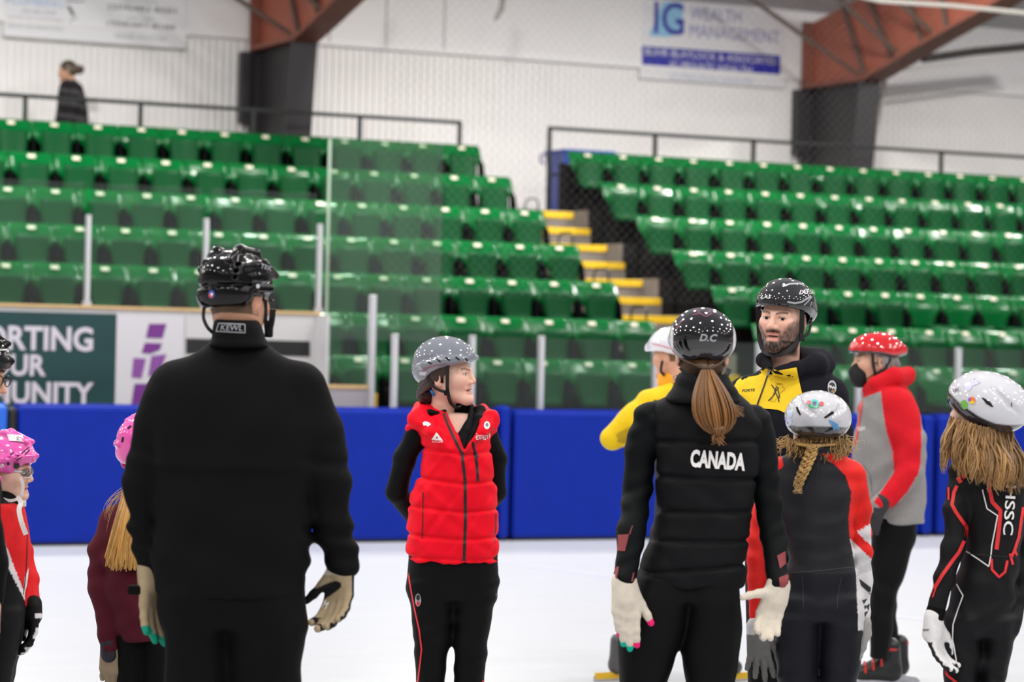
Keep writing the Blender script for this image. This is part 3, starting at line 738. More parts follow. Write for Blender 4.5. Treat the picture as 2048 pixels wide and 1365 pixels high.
class Person:
    def __init__(s, label, d, px, z=0.0):
        g = at(px, 900, d); s.d = d; s.base = Vector((g.x, d, z)); s.e = empty('person', s.base); tag(s.e, label, 'person'); s.surf = {}
    def p(s, px, py, dy=0.0): return at(px, py, s.d+dy)
    def rows(s, L):
        """(py, xl, xr, dy, ry) pixel rows -> loft rows in metres"""
        o = []
        for r in L:
            py, xl, xr = r[:3]; dy = r[3] if len(r) > 3 else 0; a, b = s.p(xl, py, dy), s.p(xr, py, dy)
            ry = r[4] if len(r) > 4 else (b.x-a.x)*.32
            o.append(((a.x+b.x)/2, s.d+dy, (a.z+b.z)/2, (b.x-a.x)/2, ry))
        return o
    def ground_rows(s, L, xz, r, z=.10):
        pass
    def mesh(s, name, V, Q, m, col=None, parent=None, keep=None):
        o = np_obj(name, V, Q, m, parent or s.e, s.base, col)
        if keep: s.surf[keep] = (V, Q, o)
        return o
    def sdf(s, name, sh, h, m, colfn=None, keep=None, parent=None, grow=0.0):
        V, Q = sh.mesh(h, grow); c = colfn(V, vnormals(V, Q)) if colfn else None
        return s.mesh(name, V, Q, m, c, parent, keep)
    def bvh(s, key):
        V, Q, o = s.surf[key]
        if not hasattr(s, '_b'): s._b = {}
        if key not in s._b: s._b[key] = BVHTree.FromPolygons([Vector(v) for v in V.tolist()], Q.tolist())
        return s._b[key]
    def hit(s, key, px, py):
        return hit_px(s.bvh(key), px, py)
    def stripe(s, key, pts, w, m, name='stripe', off=.002):
        """ribbon of pixel width w following a pixel polyline on a garment"""
        b = s.bvh(key); P = []
        for i in range(len(pts)-1):
            (x0, y0), (x1, y1) = pts[i], pts[i+1]; n = max(1, int(math.hypot(x1-x0, y1-y0)/4))
            P += [(x0+(x1-x0)*t/n, y0+(y1-y0)*t/n) for t in range(n)]
        P.append(pts[-1]); mb = MB(); prev = None
        for i, (x, y) in enumerate(P):
            a, c = P[max(i-1, 0)], P[min(i+1, len(P)-1)]; dx, dy = c[0]-a[0], c[1]-a[1]; l = math.hypot(dx, dy)+1e-9
            nx, ny = -dy/l*w/2, dx/l*w/2
            A, Bq = hit_px(b, x+nx, y+ny, off), hit_px(b, x-nx, y-ny, off)
            if A and Bq and (A-Bq).length < .06:
                k = len(mb.v); mb.v += [tuple(A-s.base), tuple(Bq-s.base)]
                if prev is not None and (Vector(mb.v[prev])+s.base-A).length < .08: mb.f.append((prev, prev+1, k+1, k)); mb.m.append(0)
                prev = k
            else: prev = None
        if mb.f: return mb.build(name, m, s.surf[key][2], smooth=True)
    def decal(s, key, vs, fs, m, name='print', off=.002, maxe=.012):
        """2D shape given in pixels, dropped on a garment"""
        b = s.bvh(key); bm = bmesh.new(); bv = [bm.verts.new((v[0], v[1], 0)) for v in vs]
        for f in fs:
            try: bm.faces.new([bv[i] for i in f])
            except Exception: pass
        bmesh.ops.triangulate(bm, faces=list(bm.faces))
        for _ in range(3):
            le = [e for e in bm.edges if e.calc_length() > 7]
            if not le: break
            bmesh.ops.subdivide_edges(bm, edges=le, cuts=1); bmesh.ops.triangulate(bm, faces=list(bm.faces))
        bm.verts.index_update(); H = [hit_px(b, v.co.x, v.co.y, off) for v in bm.verts]
        F = [[v.index for v in f.verts] for f in bm.faces]; bm.free()
        used = sorted({i for f in F if all(H[i] is not None for i in f) for i in f}); mp = {i: n for n, i in enumerate(used)}
        F = [[mp[i] for i in f] for f in F if all(H[i] is not None for i in f)]
        if not F: return None
        q = MB(); q.add([H[i]-s.base for i in used], F); return q.build(name, m, s.surf[key][2], smooth=True)
    def text(s, key, body, cx, cy, w, h, m, rot=0.0, bold=0.0, shear=0.0, name='lettering', skew=0.0, off=.005):
        vs, fs = text_mesh(body, w, h, bold=bold, shear=shear); c, sn = math.cos(rot), math.sin(rot)
        V = [(cx+v[0]*c+v[1]*sn, cy+v[0]*sn-v[1]*c+skew*v[0]) for v in vs]
        return s.decal(key, V, fs, m, name, off)
    def poly(s, key, poly, m, name='print', off=.002): return s.decal(key, poly, [tuple(range(len(poly)))], m, name, off)
    def disc(s, key, cx, cy, rx, ry, m, name='badge', off=.002, n=20):
        return s.poly(key, [(cx+rx*math.cos(i*2*math.pi/n), cy+ry*math.sin(i*2*math.pi/n)) for i in range(n)], m, name, off)
def hit_px(b, px, py, off=0.0):
    r = ray(px, py).normalized(); h = b.ray_cast(Vector((0, 0, CH)), r)
    if h[0] is None: return None
    return h[0]-r*off

# ---------------------------------------------------------------- heads
def head_matrix(c, yaw, pitch=0, roll=0):
    return Matrix.Translation(c) @ Matrix.Rotation(math.radians(yaw), 4, 'Z') @ Matrix.Rotation(math.radians(pitch), 4, 'X') @ Matrix.Rotation(math.radians(roll), 4, 'Y')
def xform(V, M, sc=1.0):
    A = np.array(M.to_3x3()); return (V*sc)@A.T+np.array(M.translation)
def head_shape(open_mouth=0.0, female=False, neck=True, smile=0.0, child=False, long_neck=.20, neck_back=.050):
    s = Shape(); jw = .9 if female else 1.0
    if child: jw = .86
    s.ell((0, .018, .032), (.074, .094, .086), k=.02)
    s.ell((0, -.030, -.030), (.060*jw+.004, .058, .078), k=.035)
    for x in (-1, 1):
        s.cap((x*.050*jw, .010, -.050), (x*.016, -.070, -.098 if not child else -.090), .020, .017, k=.03)
        s.ell((x*.036, -.058, -.022), (.027, .030, .026), k=.03)                 # cheek
        s.cap((x*.012, -.090, .016), (x*.044, -.072, .018), .009, .008, k=.018)   # brow
    s.ell((0, -.080, -.100 if not child else -.092), (.022*jw, .017, .017), k=.025)
    nt = ((0, -.108, -.027), .0088) if (female or child) else ((0, -.112, -.030), .0102)
    s.cap((0, -.088, .012), nt[0], .0078, nt[1], k=.014)             # nose
    for x in (-1, 1): s.ell((x*.0115, -.098, -.033), (.0078, .010, .0078), k=.008)
    for x in (-1, 1):
        s.ell((x*.032, -.102, .000), (.0185, .0165, .0105), k=.014, mode='-')      # eye socket
    for x in (-1, 1):
        s.ell((x*.031, -.0775, .0005), (.0145, .0130, .0125), k=.003)               # lids
        s.ell((x*.031, -.0885, -.0005), (.0120, .0070, .0048), k=.002, mode='-')      # opening
    mz = -.060
    lf, ly = (.76, .0032) if (female or child) else (1.0, 0.0)
    for x in (-1, 1):
        s.cap((0, -.0945+ly, mz+.004), (x*(.021+smile*.004), -.083+ly*.5, mz+smile*.005), .0058*lf, .0050*lf, k=.009)
        s.cap((0, -.092+ly, mz-.011-open_mouth), (x*.016, -.083+ly*.5, mz-.0085-open_mouth), .0072*lf, .0058*lf, k=.009)
    s.box((0, -.093+ly, mz-.0035-open_mouth/2), (.0195, .010, .0014+open_mouth*.5), rad=.0012, k=.002, mode='-')
    for x in (-1, 1):
        R = Matrix.Rotation(x*.35, 3, 'Z') @ Matrix.Rotation(.18, 3, 'X')
        s.ell((x*.077, .014, -.012), (.0085, .0185, .031), R, k=.008)
        s.ell((x*.086, .010, -.008), (.0060, .0105, .019), R, k=.004, mode='-')
        s.ell((x*.074, .004, -.036), (.006, .009, .010), k=.006)
    if neck:
        r = .046 if female else .057
        if child: r = .043
        s.cap((0, .022, -.055), (0, neck_back, -.055-long_neck), r, r*1.08, k=.03, fl=((0, 1, 0), .98))
    return s
def head_cols(V, skin, lip, hair=None, brow=None, beard=None, hairline=None, blush=None, hair_low=-.03):
    C = np.tile(lin(*skin), (len(V), 1)); x, y, z = V[:, 0], V[:, 1], V[:, 2]; ax = np.abs(x)
    if blush is not None:
        w = np.exp(-(((ax-.042)/.02)**2+((z+.030)/.022)**2))*(y < -.02); w2 = np.exp(-((ax/.014)**2+((z+.03)/.014)**2))*(y < -.095); w3 = 1.0*(ax > .074)*(y > -.03)
        w = np.clip(np.maximum(np.maximum(w, w2*.8), w3*.6), 0, 1)[:, None]; C = C*(1-w*.28)+lin(*blush)*w*.28
    if beard is not None:
        rn = np.array([mnoise(Vector((a*150, b*150, c*70))) for a, b, c in V])
        sm = lambda e, w: 1/(1+np.exp(-np.clip(e/w, -30, 30)))
        side = sm(-.028+np.clip(ax-.050, -.03, .03)*1.5-z+.006*rn, .004)*sm(.020-y, .004)      # cheeks and jaw below a rising line
        mid = sm(-.047-z+.004*rn, .0025)*sm(.030-ax, .004)
        up = sm(.030-ax, .003)*sm(-.041-z, .0018)*(y < -.06)
        mouth = sm(.0215-ax, .0015)*sm(z+.082, .0015)*sm(-.055-z, .0012)*(y < -.06)
        bw = np.clip(np.maximum(np.maximum(side, mid), up), 0, 1)*(1-mouth)*(z > -.132)*sm(z+.128, .004)
        thin = np.where((ax > .030) & (z > -.075), .78, .97); bw = np.clip(bw*thin*(1+.25*rn), 0, 1)
        C = C*(1-bw[:, None])+lin(*beard)*bw[:, None]
    mz = -.060
    lm = (ax < .0225) & (z < mz+.0105) & (z > mz-.021) & (y < -.0835-.0*ax)
    lw = (lm*.5)[:, None]; C = C*(1-lw)+lin(*lip)*lw
    inn = (ax < .018) & (np.abs(z-(mz-.0035)) < .0022) & (y < -.07); C[inn] = lin(70, 30, 28)
    if brow is not None:
        bz = .0165+.006*np.sin(np.clip((ax-.010)/.040, 0, 1)*2.2); bm = (np.abs(z-bz) < .0042-.03*np.clip(ax-.036, 0, .02)) & (ax > .010) & (ax < .050) & (y < -.045)
        C[bm] = C[bm]*.25+lin(*brow)*.75
        ed = (((ax-.031)/.0150)**2+((z-.0005)/.0076)**2 < 1) & (y < -.07); ed2 = (((ax-.031)/.0122)**2+((z+.0005)/.0050)**2 > 1) & (z > 0)
        C[ed & ed2] = C[ed & ed2]*.35+lin(*brow)*.5
    if hair is not None:
        hm = (z > .052-.03*np.clip((y+.06)/.06, 0, 1)+.0) & (y < -.01) & (z > .06) | (y > -.008) & (z > hair_low) & ~((ax > .0725) & (z < .022) & (z > -.05) & (y < .035)) & (y > -.012)
        C[hm] = lin(*hair)
    return C
skin_m = mat('skin', (215, 165, 140), rough=.5, spec=.35, attr='Col', noise=.035, nscale=60)
skin_m.node_tree.nodes['Principled BSDF'].inputs['Subsurface Weight'].default_value = .06
skin_m.node_tree.nodes['Principled BSDF'].inputs['Subsurface Radius'].default_value = (.012, .006, .004)
eye_w = mat('eye_white', (226, 220, 214), rough=.15, coat=.5); eye_i = mat('eye_iris', (64, 46, 34), rough=.1, coat=.6); eye_p = mat('eye_pupil', (10, 8, 8), rough=.1)
def eyes(parent, base, M, sc, look=(0, 0), iris=None):
    for x in (-1, 1):
        mb = MB(); n1, n2 = 12, 10; c = Vector((x*.031, -.0775, 0)); r = .0118
        lk = Vector((look[0], -1, look[1])).normalized(); R = Vector((0, -1, 0)).rotation_difference(lk).to_matrix()
        vs = []; ring = []
        th = [0, .18, .30, .42, .62, .9, 1.3, 1.7, 2.2, 2.7, 3.1416]
        for t in th:
            for j in range(n1):
                a = j*2*math.pi/n1; d = Vector((math.sin(t)*math.cos(a), -math.cos(t), math.sin(t)*math.sin(a)))
                w = M @ ((c+R@d*r)*sc); vs.append(w-Vector(base))
        for i in range(len(th)-1):
            for j in range(n1):
                mb.m.append(2 if th[i] < .2 else (1 if th[i] < .60 else 0)); mb.f.append((i*n1+j, (i+1)*n1+j, (i+1)*n1+(j+1) % n1, i*n1+(j+1) % n1))
        mb.v = [tuple(v) for v in vs]; mb.build('eye', [eye_w, iris or eye_i, eye_p], parent, True)

# ---------------------------------------------------------------- hands
def hand(sh, w, f, t, n, size=1.0, curl=(20, 20, 22, 25), spread=(6, 1, -4, -9), thumb=(.62, .72, .25), tcurl=15, r=.0105, k=.010):
    """w wrist, f finger direction, t thumb side, n palm side; returns finger tips"""
    f, t, n = f.normalized(), t.normalized(), n.normalized(); S = size; tips = []
    bx = (.029, .010, -.010, -.028); bf = (.088, .092, .087, .078); ln = ((.042, .026, .021), (.046, .029, .022), (.042, .027, .021), (.033, .021, .019))
    for i in range(4):
        b = w+t*bx[i]*S+f*bf[i]*S
        sh.cap(w+t*bx[i]*.62*S-f*.005*S, b, .0165*S, .0135*S, k=.016)
        a0 = math.radians(spread[i]); d0 = (f*math.cos(a0)+t*math.sin(a0)).normalized(); ang = 0; p = b
        for j in range(3):
            ang += math.radians(curl[i]*(1.0 if j == 0 else 1.15)); dj = d0*math.cos(ang)+n*math.sin(ang); q = p+dj*ln[i][j]*S
            sh.cap(p, q, r*S*(1-.06*j)*(0.92 if i == 3 else 1), r*S*(1-.06*(j+1))*(0.92 if i == 3 else 1), k=.006); p = q
        tips.append(p)
    d = (f*thumb[0]+t*thumb[1]+n*thumb[2]).normalized(); b = w+f*.022*S+t*.020*S+n*.006*S; p = b+d*.045*S
    sh.cap(b, p, .0175*S, .0135*S, k=.018)
    ax = d.cross(f).normalized(); R = Matrix.Rotation(math.radians(tcurl), 3, ax); d2 = R@d; q = p+d2*.034*S; sh.cap(p, q, .0125*S, .0115*S, k=.006)
    d3 = R@d2; q2 = q+d3*.026*S; sh.cap(q, q2, .0115*S, .0095*S, k=.006); tips.append(q2)
    return tips
# ---------------------------------------------------------------- hair strands
def strands(paths, r, base, name, m, parent, cols=None, n=4, flat=.55):
    V, Q, C = [], [], []; off = 0
    for pi, P in enumerate(paths):
        P = [Vector(p) for p in P]; k = len(P)
        for i, p in enumerate(P):
            d = (P[min(i+1, k-1)]-P[max(i-1, 0)]).normalized(); u = Vector((0, 1, 0)) if abs(d.y) < .9 else Vector((1, 0, 0)); x = d.cross(u).normalized(); y = x.cross(d)
            rr = r[pi] if isinstance(r, list) else r; tp = rr*(.55+.45*math.sin(math.pi*min(1, (i+.6)/(k*.55))) if i < k*.3 else 1-.75*max(0, (i/(k-1)-.6)/.4)**1.5)
            for j in range(n):
                a = 2*math.pi*j/n; V.append(p+x*math.cos(a)*tp+y*math.sin(a)*tp*flat); C.append(cols[pi] if cols else (.3, .2, .1))
        for i in range(k-1):
            for j in range(n): Q.append((off+i*n+j, off+i*n+(j+1) % n, off+(i+1)*n+(j+1) % n, off+(i+1)*n+j))
        off += k*n
    return np_obj(name, np.array([v[:] for v in V]), np.array(Q), m, parent, base, np.array(C))
hair_m = mat('hair', (120, 80, 40), rough=.38, spec=.5, attr='Col', noise=.12, nscale=90, stretch=(1, 1, .1))
def bez(a, b, c, d, n):
    return [a*(1-t)**3+b*3*t*(1-t)**2+c*3*t*t*(1-t)+d*t**3 for t in [i/(n-1) for i in range(n)]]
def strap(parent, base, pts, w, m, name='strap', thick=.0025, nrm=None):
    """flat webbing along world points"""
    mb = MB(); P = [Vector(p) for p in pts]
    # smooth by Catmull-Rom
    Qs = []
    for i in range(len(P)-1):
        a, b, c, d = P[max(i-1, 0)], P[i], P[i+1], P[min(i+2, len(P)-1)]
        for t in (0, .25, .5, .75): Qs.append(.5*((2*b)+(-a+c)*t+(2*a-5*b+4*c-d)*t*t+(-a+3*b-3*c+d)*t**3))
    Qs.append(P[-1]); P = Qs; k = len(P)
    for i, p in enumerate(P):
        d = (P[min(i+1, k-1)]-P[max(i-1, 0)]).normalized(); nn = (Vector(nrm) if nrm else Vector((0, -1, 0))); x = d.cross(nn)
        x = x.normalized() if x.length > 1e-4 else Vector((1, 0, 0)); y = x.cross(d)
        for sx, sy in ((-1, -1), (1, -1), (1, 1), (-1, 1)): mb.v.append(tuple(p+x*sx*w/2+y*sy*thick/2-Vector(base)))
        if i:
            o = (i-1)*4
            for j in range(4): mb.f.append((o+j, o+(j+1) % 4, o+4+(j+1) % 4, o+4+j)); mb.m.append(0)
    mb.f.append((3, 2, 1, 0)); mb.m.append(0); e = (k-1)*4; mb.f.append((e, e+1, e+2, e+3)); mb.m.append(0)
    return mb.build(name, m, parent)
# ================================================================== PEOPLE
cloth_black = mat('cloth_black', (9, 8, 9), rough=.75, spec=.12, noise=.10, nscale=25, bump=.12, bscale=130)
tights_black = mat('tights_black', (6, 6, 8), rough=.65, spec=.15, noise=.10, nscale=20, bump=.05, bscale=160)
suit_m = mat('suit_fabric', (30, 30, 34), rough=.6, spec=.18, attr='Col', noise=.06, nscale=25, bump=.06, bscale=160)
knit_m = mat('knit_fabric', (180, 30, 40), rough=.85, spec=.2, attr='Col', noise=.05, nscale=40, bump=.15, bscale=220)
puffer_m = mat('puffer_fabric', (230, 30, 44), rough=.62, spec=.12, attr='Col', noise=.04, nscale=18, bump=.18, bscale=26)
glove_m = mat('glove_fabric', (220, 210, 195), rough=.8, spec=.2, attr='Col', noise=.06, nscale=50, bump=.15, bscale=180)
shell_m = mat('helmet_shell', (120, 122, 130), rough=.08, spec=.6, coat=.7, attr='Col')
shell_k = mat('helmet_black_gloss', (6, 6, 7), rough=.12, spec=.32)
strap_k = mat('strap_black', (14, 13, 16), rough=.6); strap_w = mat('strap_white', (232, 226, 222), rough=.6)
vent_k = mat('vent_black', (6, 6, 8), rough=.8); print_w = mat('print_white', (240, 238, 236), rough=.5); print_k = mat('print_black', (14, 13, 14), rough=.5); print_r = mat('print_red', (222, 38, 40), rough=.55)
print_s = mat('print_silver', (170, 172, 178), rough=.35, metal=.3); metal_m = mat('blade_steel', (190, 190, 196), rough=.25, metal=.9)
boot_k = mat('boot_black', (20, 19, 20), rough=.35, noise=.1)

def folds(amp, fx, fz, ph=0.0, fy=0.0):
    return lambda X, Y, Z: amp*np.sin(fx*X+fz*Z+fy*Y+ph+1.3*np.sin(.37*fz*Z+.5*fx*X+ph))
def helm(cut, c=(0, .02, .050), r=(.103, .128, .092), inner=True, extra=None, k=.03):
    s = Shape(); s.ell(c, r, k=.02)
    if extra: extra(s)
    ys, zs = [q[0] for q in cut], [q[1] for q in cut]
    def below(X, Y, Z): return (Z-np.interp(Y.ravel(), ys, zs).astype(f32)[None, :, None])+X*0
    s.fnop(below, (-.3, -.3, -.3), (.3, .3, .3), k=.006, mode='-')
    if inner: s.ell((0, .016, .028), (.083, .104, .092), k=.004, mode='-')
    return s
def put(P, name, sh, h, M, sc, m, colfn=None, keep=None, parent=None):
    V, Q = sh.mesh(h); c = colfn(V, vnormals(V, Q)) if colfn else None
    return P.mesh(name, xform(V, M, sc), Q, m, c, parent, keep)
def skate(P, px, py, toe, parent=None, size=1.0, bootcol=None, blade_m=None, z0=None):
    """boot and blade; toe = horizontal direction the toe points to"""
    a = P.p(px, py); a = Vector((a.x, a.y, 0)); t = Vector((toe[0], toe[1], 0)).normalized(); s = Shape(); S = size
    up = Vector((0, 0, 1))
    s.cap(a+up*.20*S-t*.03*S, a+up*.085*S-t*.04*S, .046*S, .042*S, k=.02); s.cap(a+up*.075*S-t*.04*S, a+up*.072*S+t*.12*S, .040*S, .034*S, k=.03); s.cap(a+up*.13*S, a+up*.08*S+t*.10*S, .040*S, .030*S, k=.03)
    o = P.sdf('skate_boot', s, .006, bootcol or boot_k)
    q = MB(); x = up.cross(t); b = P.base
    def bx(c, l, w, h): 
        V = [c+t*sl*l+x*sw*w+up*sh for sh in (0, h) for sl, sw in ((-1, -1), (1, -1), (1, 1), (-1, 1))]
        q.add([v-b for v in V], [(3, 2, 1, 0), (4, 5, 6, 7), (0, 1, 5, 4), (1, 2, 6, 5), (2, 3, 7, 6), (3, 0, 4, 7)])
    bx(a+t*.03*S, .21*S, .0012, .028); q.build('blade', metal_m, o)
    q = MB(); bx(a+t*.03*S+up*.024, .19*S, .006, .012)
    bx(a-t*.05*S+up*.03, .02, .010, .03); bx(a+t*.09*S+up*.03, .02, .010, .03); q.build('blade_holder', blade_m or metal_m, o)
    return o
def body_of(P, head, legs_rows, torso_rows, arm_chains, extra=None):
    """the body under the clothes, joined with the head into one mesh"""
    s = Shape()
    s.loft(torso_rows, k=.04)
    for L in legs_rows: s.loft(L, k=.03)
    for pts, rs in arm_chains: s.chain(pts, rs, k=.03)
    V, Q = s.mesh(.014, grow=-.014)
    return join_vq([(V, Q), head[0:2]])
def finish_body(P, s, hv, hq, hc, skin, bare=None):
    V, Q = s.mesh(.013, grow=-.014); n = len(V)
    V2, Q2 = join_vq([(V, Q), (hv, hq)]); C = np.concatenate([np.tile(lin(*skin), (n, 1)), hc])
    return P.mesh('body', V2, Q2, skin_m, C)
def cylinder_belt(P): pass

# ---------------------------------------------------------------- 1. man in black, seen from behind
def man_black():
    P = Person('person from behind in plain black jacket, black trousers and black hockey helmet', 8.0, 460); p = P.p
    # jacket
    t_rows = P.rows([(672, 432, 524, .03, .065), (688, 422, 532, .03, .075), (705, 394, 558, .03, .09), (728, 352, 596, .03, .105), (752, 326, 622, .03, .12), (790, 304, 640, .03, .13), (850, 298, 648, .03, .14), (937, 302, 642, .03, .145), (1000, 304, 632, .03, .145), (1100, 306, 620, .03, .145), (1192, 309, 613, .03, .145)])
    armL = ([p(352, 772, .03), p(318, 850, .04), p(290, 955, .03), p(291, 1050, .06), p(298, 1148, .07)], [.072, .070, .062, .050, .036])
    armR = ([p(602, 778, .03), p(634, 860, .04), p(653, 965, .03), p(665, 1050, .05), p(686, 1122, .06)], [.074, .074, .070, .060, .048])
    s = Shape(); s.loft(t_rows, k=.03, n=2.4); s.chain(*armL, k=.035); s.chain(*armR, k=.035)
    zf = p(450, 938).z; xl, xr = p(314, 938).x, p(572, 938).x
    def flap(X, Y, Z):
        w = 1/(1+np.exp(-(Z-zf)/.002))*(1/(1+np.exp(-(X-xl)/.006)))*(1/(1+np.exp((X-xr)/.02)))*np.exp(-np.maximum(Z-zf, 0)/.10)
        return -.010*w*(Y < P.d+.03)
    s.disp.append(flap); s.disp.append(folds(.0025, 9, 26)); s.disp.append(folds(.002, -22, 17, 2))
    xc = p(460, 900).x
    s.disp.append(lambda X, Y, Z: .005*np.sin(70*Z+16*X+1.5*np.sin(23*Z))*np.clip((np.abs(X-xc)-.20)/.05, 0, 1)*np.clip((p(450, 880).z-Z)/.1, 0, 1))
    jk = P.sdf('jacket', s, .0065, cloth_black, keep='jacket')
    c = Shape(); c.loft(P.rows([(638, 430, 516, -.005, .078), (655, 426, 524, -.005, .084), (678, 424, 531, -.002, .090), (696, 416, 540, .0, .098)]), k=.01)
    c.loft(P.rows([(625, 437, 509, -.005, .069), (664, 434, 516, -.005, .074)]), k=.004, mode='-')
    P.sdf('collar', c, .005, cloth_black, keep='collar', parent=jk)
    # collar logo
    P.text('collar', 'KEWL', 463, 656, 44, 11, print_s, rot=.03, shear=.15, name='collar_lettering')
    P.stripe('collar', [(432, 664), (437, 647), (490, 649), (490, 666), (433, 663)], 1.6, print_s, 'collar_outline')
    # shoulder yoke seams
    # trousers
    lr = [P.rows([(1150, 330, 455, .03, .12), (1250, 326, 456, .03, .115), (1365, 330, 458, .03, .10), (1500, 334, 452, .02, .085), (1640, 345, 440, .03, .075), (1726, 350, 436, .03, .07)]),
          P.rows([(1150, 456, 608, .03, .12), (1250, 456, 607, .03, .115), (1365, 458, 602, .03, .10), (1500, 468, 600, .02, .085), (1640, 486, 592, .03, .075), (1726, 490, 586, .03, .07)])]
    hip = P.rows([(1130, 322, 606, .03, .125), (1190, 320, 609, .03, .13), (1255, 330, 602, .03, .11)])
    s2 = Shape(); s2.loft(hip, k=.03)
    for L in lr: s2.loft(L, k=.035)
    s2.disp.append(folds(.004, 10, 21, 1)); s2.disp.append(folds(.003, -14, 33))
    P.sdf('trousers', s2, .008, cloth_black)
    # head
    M = head_matrix(p(476, 599, .03), 150, 8, 4); hs = head_shape(long_neck=.075, neck_back=.0); V, Q = hs.mesh(.004); C = head_cols(V, (196, 148, 120), (180, 110, 100), hair=(96, 74, 56), blush=(205, 120, 100), hair_low=-.052)
    sh = Shape(); sh.loft(t_rows, k=.03); sh.chain(*armL); sh.chain(*armR); sh.loft(hip, k=.03)
    for L in lr: sh.loft(L, k=.03)
    finish_body(P, sh, xform(V, M, 1.0), Q, C, (200, 152, 126))
    # hockey helmet: two shells with ridges
    cut = [(-.14, .045), (-.09, .038), (-.055, .000), (-.03, -.012), (.0, -.004), (.03, -.004), (.055, -.036), (.16, -.046)]
    def ex(s):
        s.ell((0, .07, .000), (.092, .062, .055), k=.02)
        for x in (-1, 1):
            s.chain([Vector((x*.034, -.09, .100)), Vector((x*.040, -.02, .140)), Vector((x*.042, .06, .136)), Vector((x*.044, .112, .095))], [.012, .014, .014, .010], k=.014)
            s.chain([Vector((x*.075, -.08, .080)), Vector((x*.086, .0, .098)), Vector((x*.080, .08, .080))], [.012, .016, .012], k=.012)
            s.cap((x*.098, -.02, .03), (x*.098, .05, .02), .014, .014, k=.01)
            s.cap((x*.092, -.048, -.010), (x*.086, -.050, -.045), .012, .010, k=.01)
    hm = helm(cut, c=(0, .016, .050), r=(.100, .126, .092), extra=ex)
    hm.chain([Vector((-.098, .03, .030)), Vector((-.075, .10, .022)), Vector((0, .142, .018)), Vector((.075, .10, .022)), Vector((.098, .03, .030))], [.004]*5, k=.004, mode='-')
    for x in (-1, 1):
        for y in (.02, .07): hm.cap((x*.02, y, .16), (x*.018, y+.03, .12), .005, .005, k=.004, mode='-')
        for i in range(3): hm.cap((x*.062, .085+.008*i, .085-.020*i), (x*.066, .125, .080-.020*i), .006, k=.004, mode='-')
    ho = put(P, 'helmet', hm, .0033, M, .985, shell_k, keep='helmet')
    B = P.base; W_ = lambda x, y, z: M @ (Vector((x, y, z))*1.06)
    P.text('helmet', 'TEK', 533, 535, 24, 9, print_s, rot=.30, bold=.02, name='helmet_lettering')
    P.disc('helmet', 423, 589, 6.5, 8.5, mat('sticker_blue', (70, 80, 160), rough=.3), 'round_sticker'); P.disc('helmet', 421.5, 591.5, 4, 5, mat('sticker_red', (214, 70, 70), rough=.3), 'round_sticker', .003); P.disc('helmet', 423.5, 589, 2.4, 3, print_w, 'round_sticker', .004)
    P.disc('helmet', 516, 573, 3.5, 4.2, print_s, 'rivet', .003)
    strap(ho, B, [p(409, 612, -.02), p(407, 635, -.03), p(415, 655, -.03), p(428, 668, -.01)], .010, strap_k, 'chin_strap')
    strap(ho, B, [p(531, 600, .02), p(531, 640, .03), p(534, 668, .06)], .012, strap_k, 'chin_strap'); strap(ho, B, [p(546, 618, .06), p(542, 650, .07), p(534, 672, .07)], .018, strap_k, 'chin_strap')
    q = MB(); c0 = p(538, 655, .06)-B; q.box(c0.x-.012, c0.x+.012, c0.y-.012, c0.y+.012, c0.z-.03, c0.z+.02, bev=.005); q.build('buckle', shell_k, ho)
    # left glove (image left): khaki back, green tips
    gl = Shape(); dn = Vector((.05, .06, -1)); tips = hand(gl, p(300, 1150, .07), dn, Vector((.55, .8, 0)), Vector((.8, -.55, .1)), 1.12, curl=(14, 10, 8, 6), spread=(8, 2, -3, -8), thumb=(.8, .5, .3), r=.0125)
    gl.cap(p(299, 1135, .07), p(300, 1165, .07), .037, .036, k=.01)
    kh, gr = lin(166, 148, 118), lin(20, 146, 118)
    def gc(V, N):
        C = np.tile(kh, (len(V), 1))
        for t in tips[:4]: C[np.linalg.norm(V-np.array(t[:]), axis=1) < .021] = gr
        return C
    go = P.sdf('glove', gl, .004, glove_m, gc, keep='glove_l'); go['label'] = 'khaki glove with green finger tips'
    q = MB(); c0 = p(276, 1178, .05)-B; q.box(c0.x-.030, c0.x+.020, c0.y-.012, c0.y+.012, c0.z-.018, c0.z+.010, bev=.006); q.build('wrist_tab', cloth_black, go)
    # right glove: black with khaki palm
    gl = Shape(); wr = p(684, 1128, .06); dn = Vector((-.06, -.03, -1)); n_ = Vector((-.55, -.80, -.1)); tips2 = hand(gl, wr, dn, Vector((-.80, .45, 0)), n_, 1.15, curl=(26, 24, 22, 20), spread=(4, 1, -2, -5), thumb=(.80, .62, .10), tcurl=-4, r=.0125)
    gl.cap(wr+Vector((0, 0, .025)), wr-Vector((0, 0, .02)), .040, .037, k=.01)
    def gc2(V, N):
        C = np.tile(lin(24, 22, 23), (len(V), 1)); f = N@np.array(n_.normalized()[:]) > .25; px = proj_np(V)
        thumbm = np.zeros(len(V), bool)
        a, b = np.array((wr+dn*.06)[:]), np.array(tips2[4][:]); ab = b-a; t = np.clip(((V-a)@ab)/(ab@ab), 0, 1); thumbm = np.linalg.norm(V-(a+t[:, None]*ab), axis=1) < .024
        C[f & ~thumbm] = kh; C[(px[:, 1] < 1150) & (px[:, 1] > 1136) & f] = lin(214, 205, 188)
        return C
    g2 = P.sdf('glove', gl, .004, glove_m, gc2, keep='glove_r'); g2['label'] = 'black glove with khaki palm'
    P.text('glove_r', 'M', 651, 1210, 9, 16, print_w, rot=.5, name='thumb_mark')
    for dx, toe in ((392, (.1, 1)), (538, (.1, 1))): skate(P, dx, 1800, toe)
    return P
man_black()

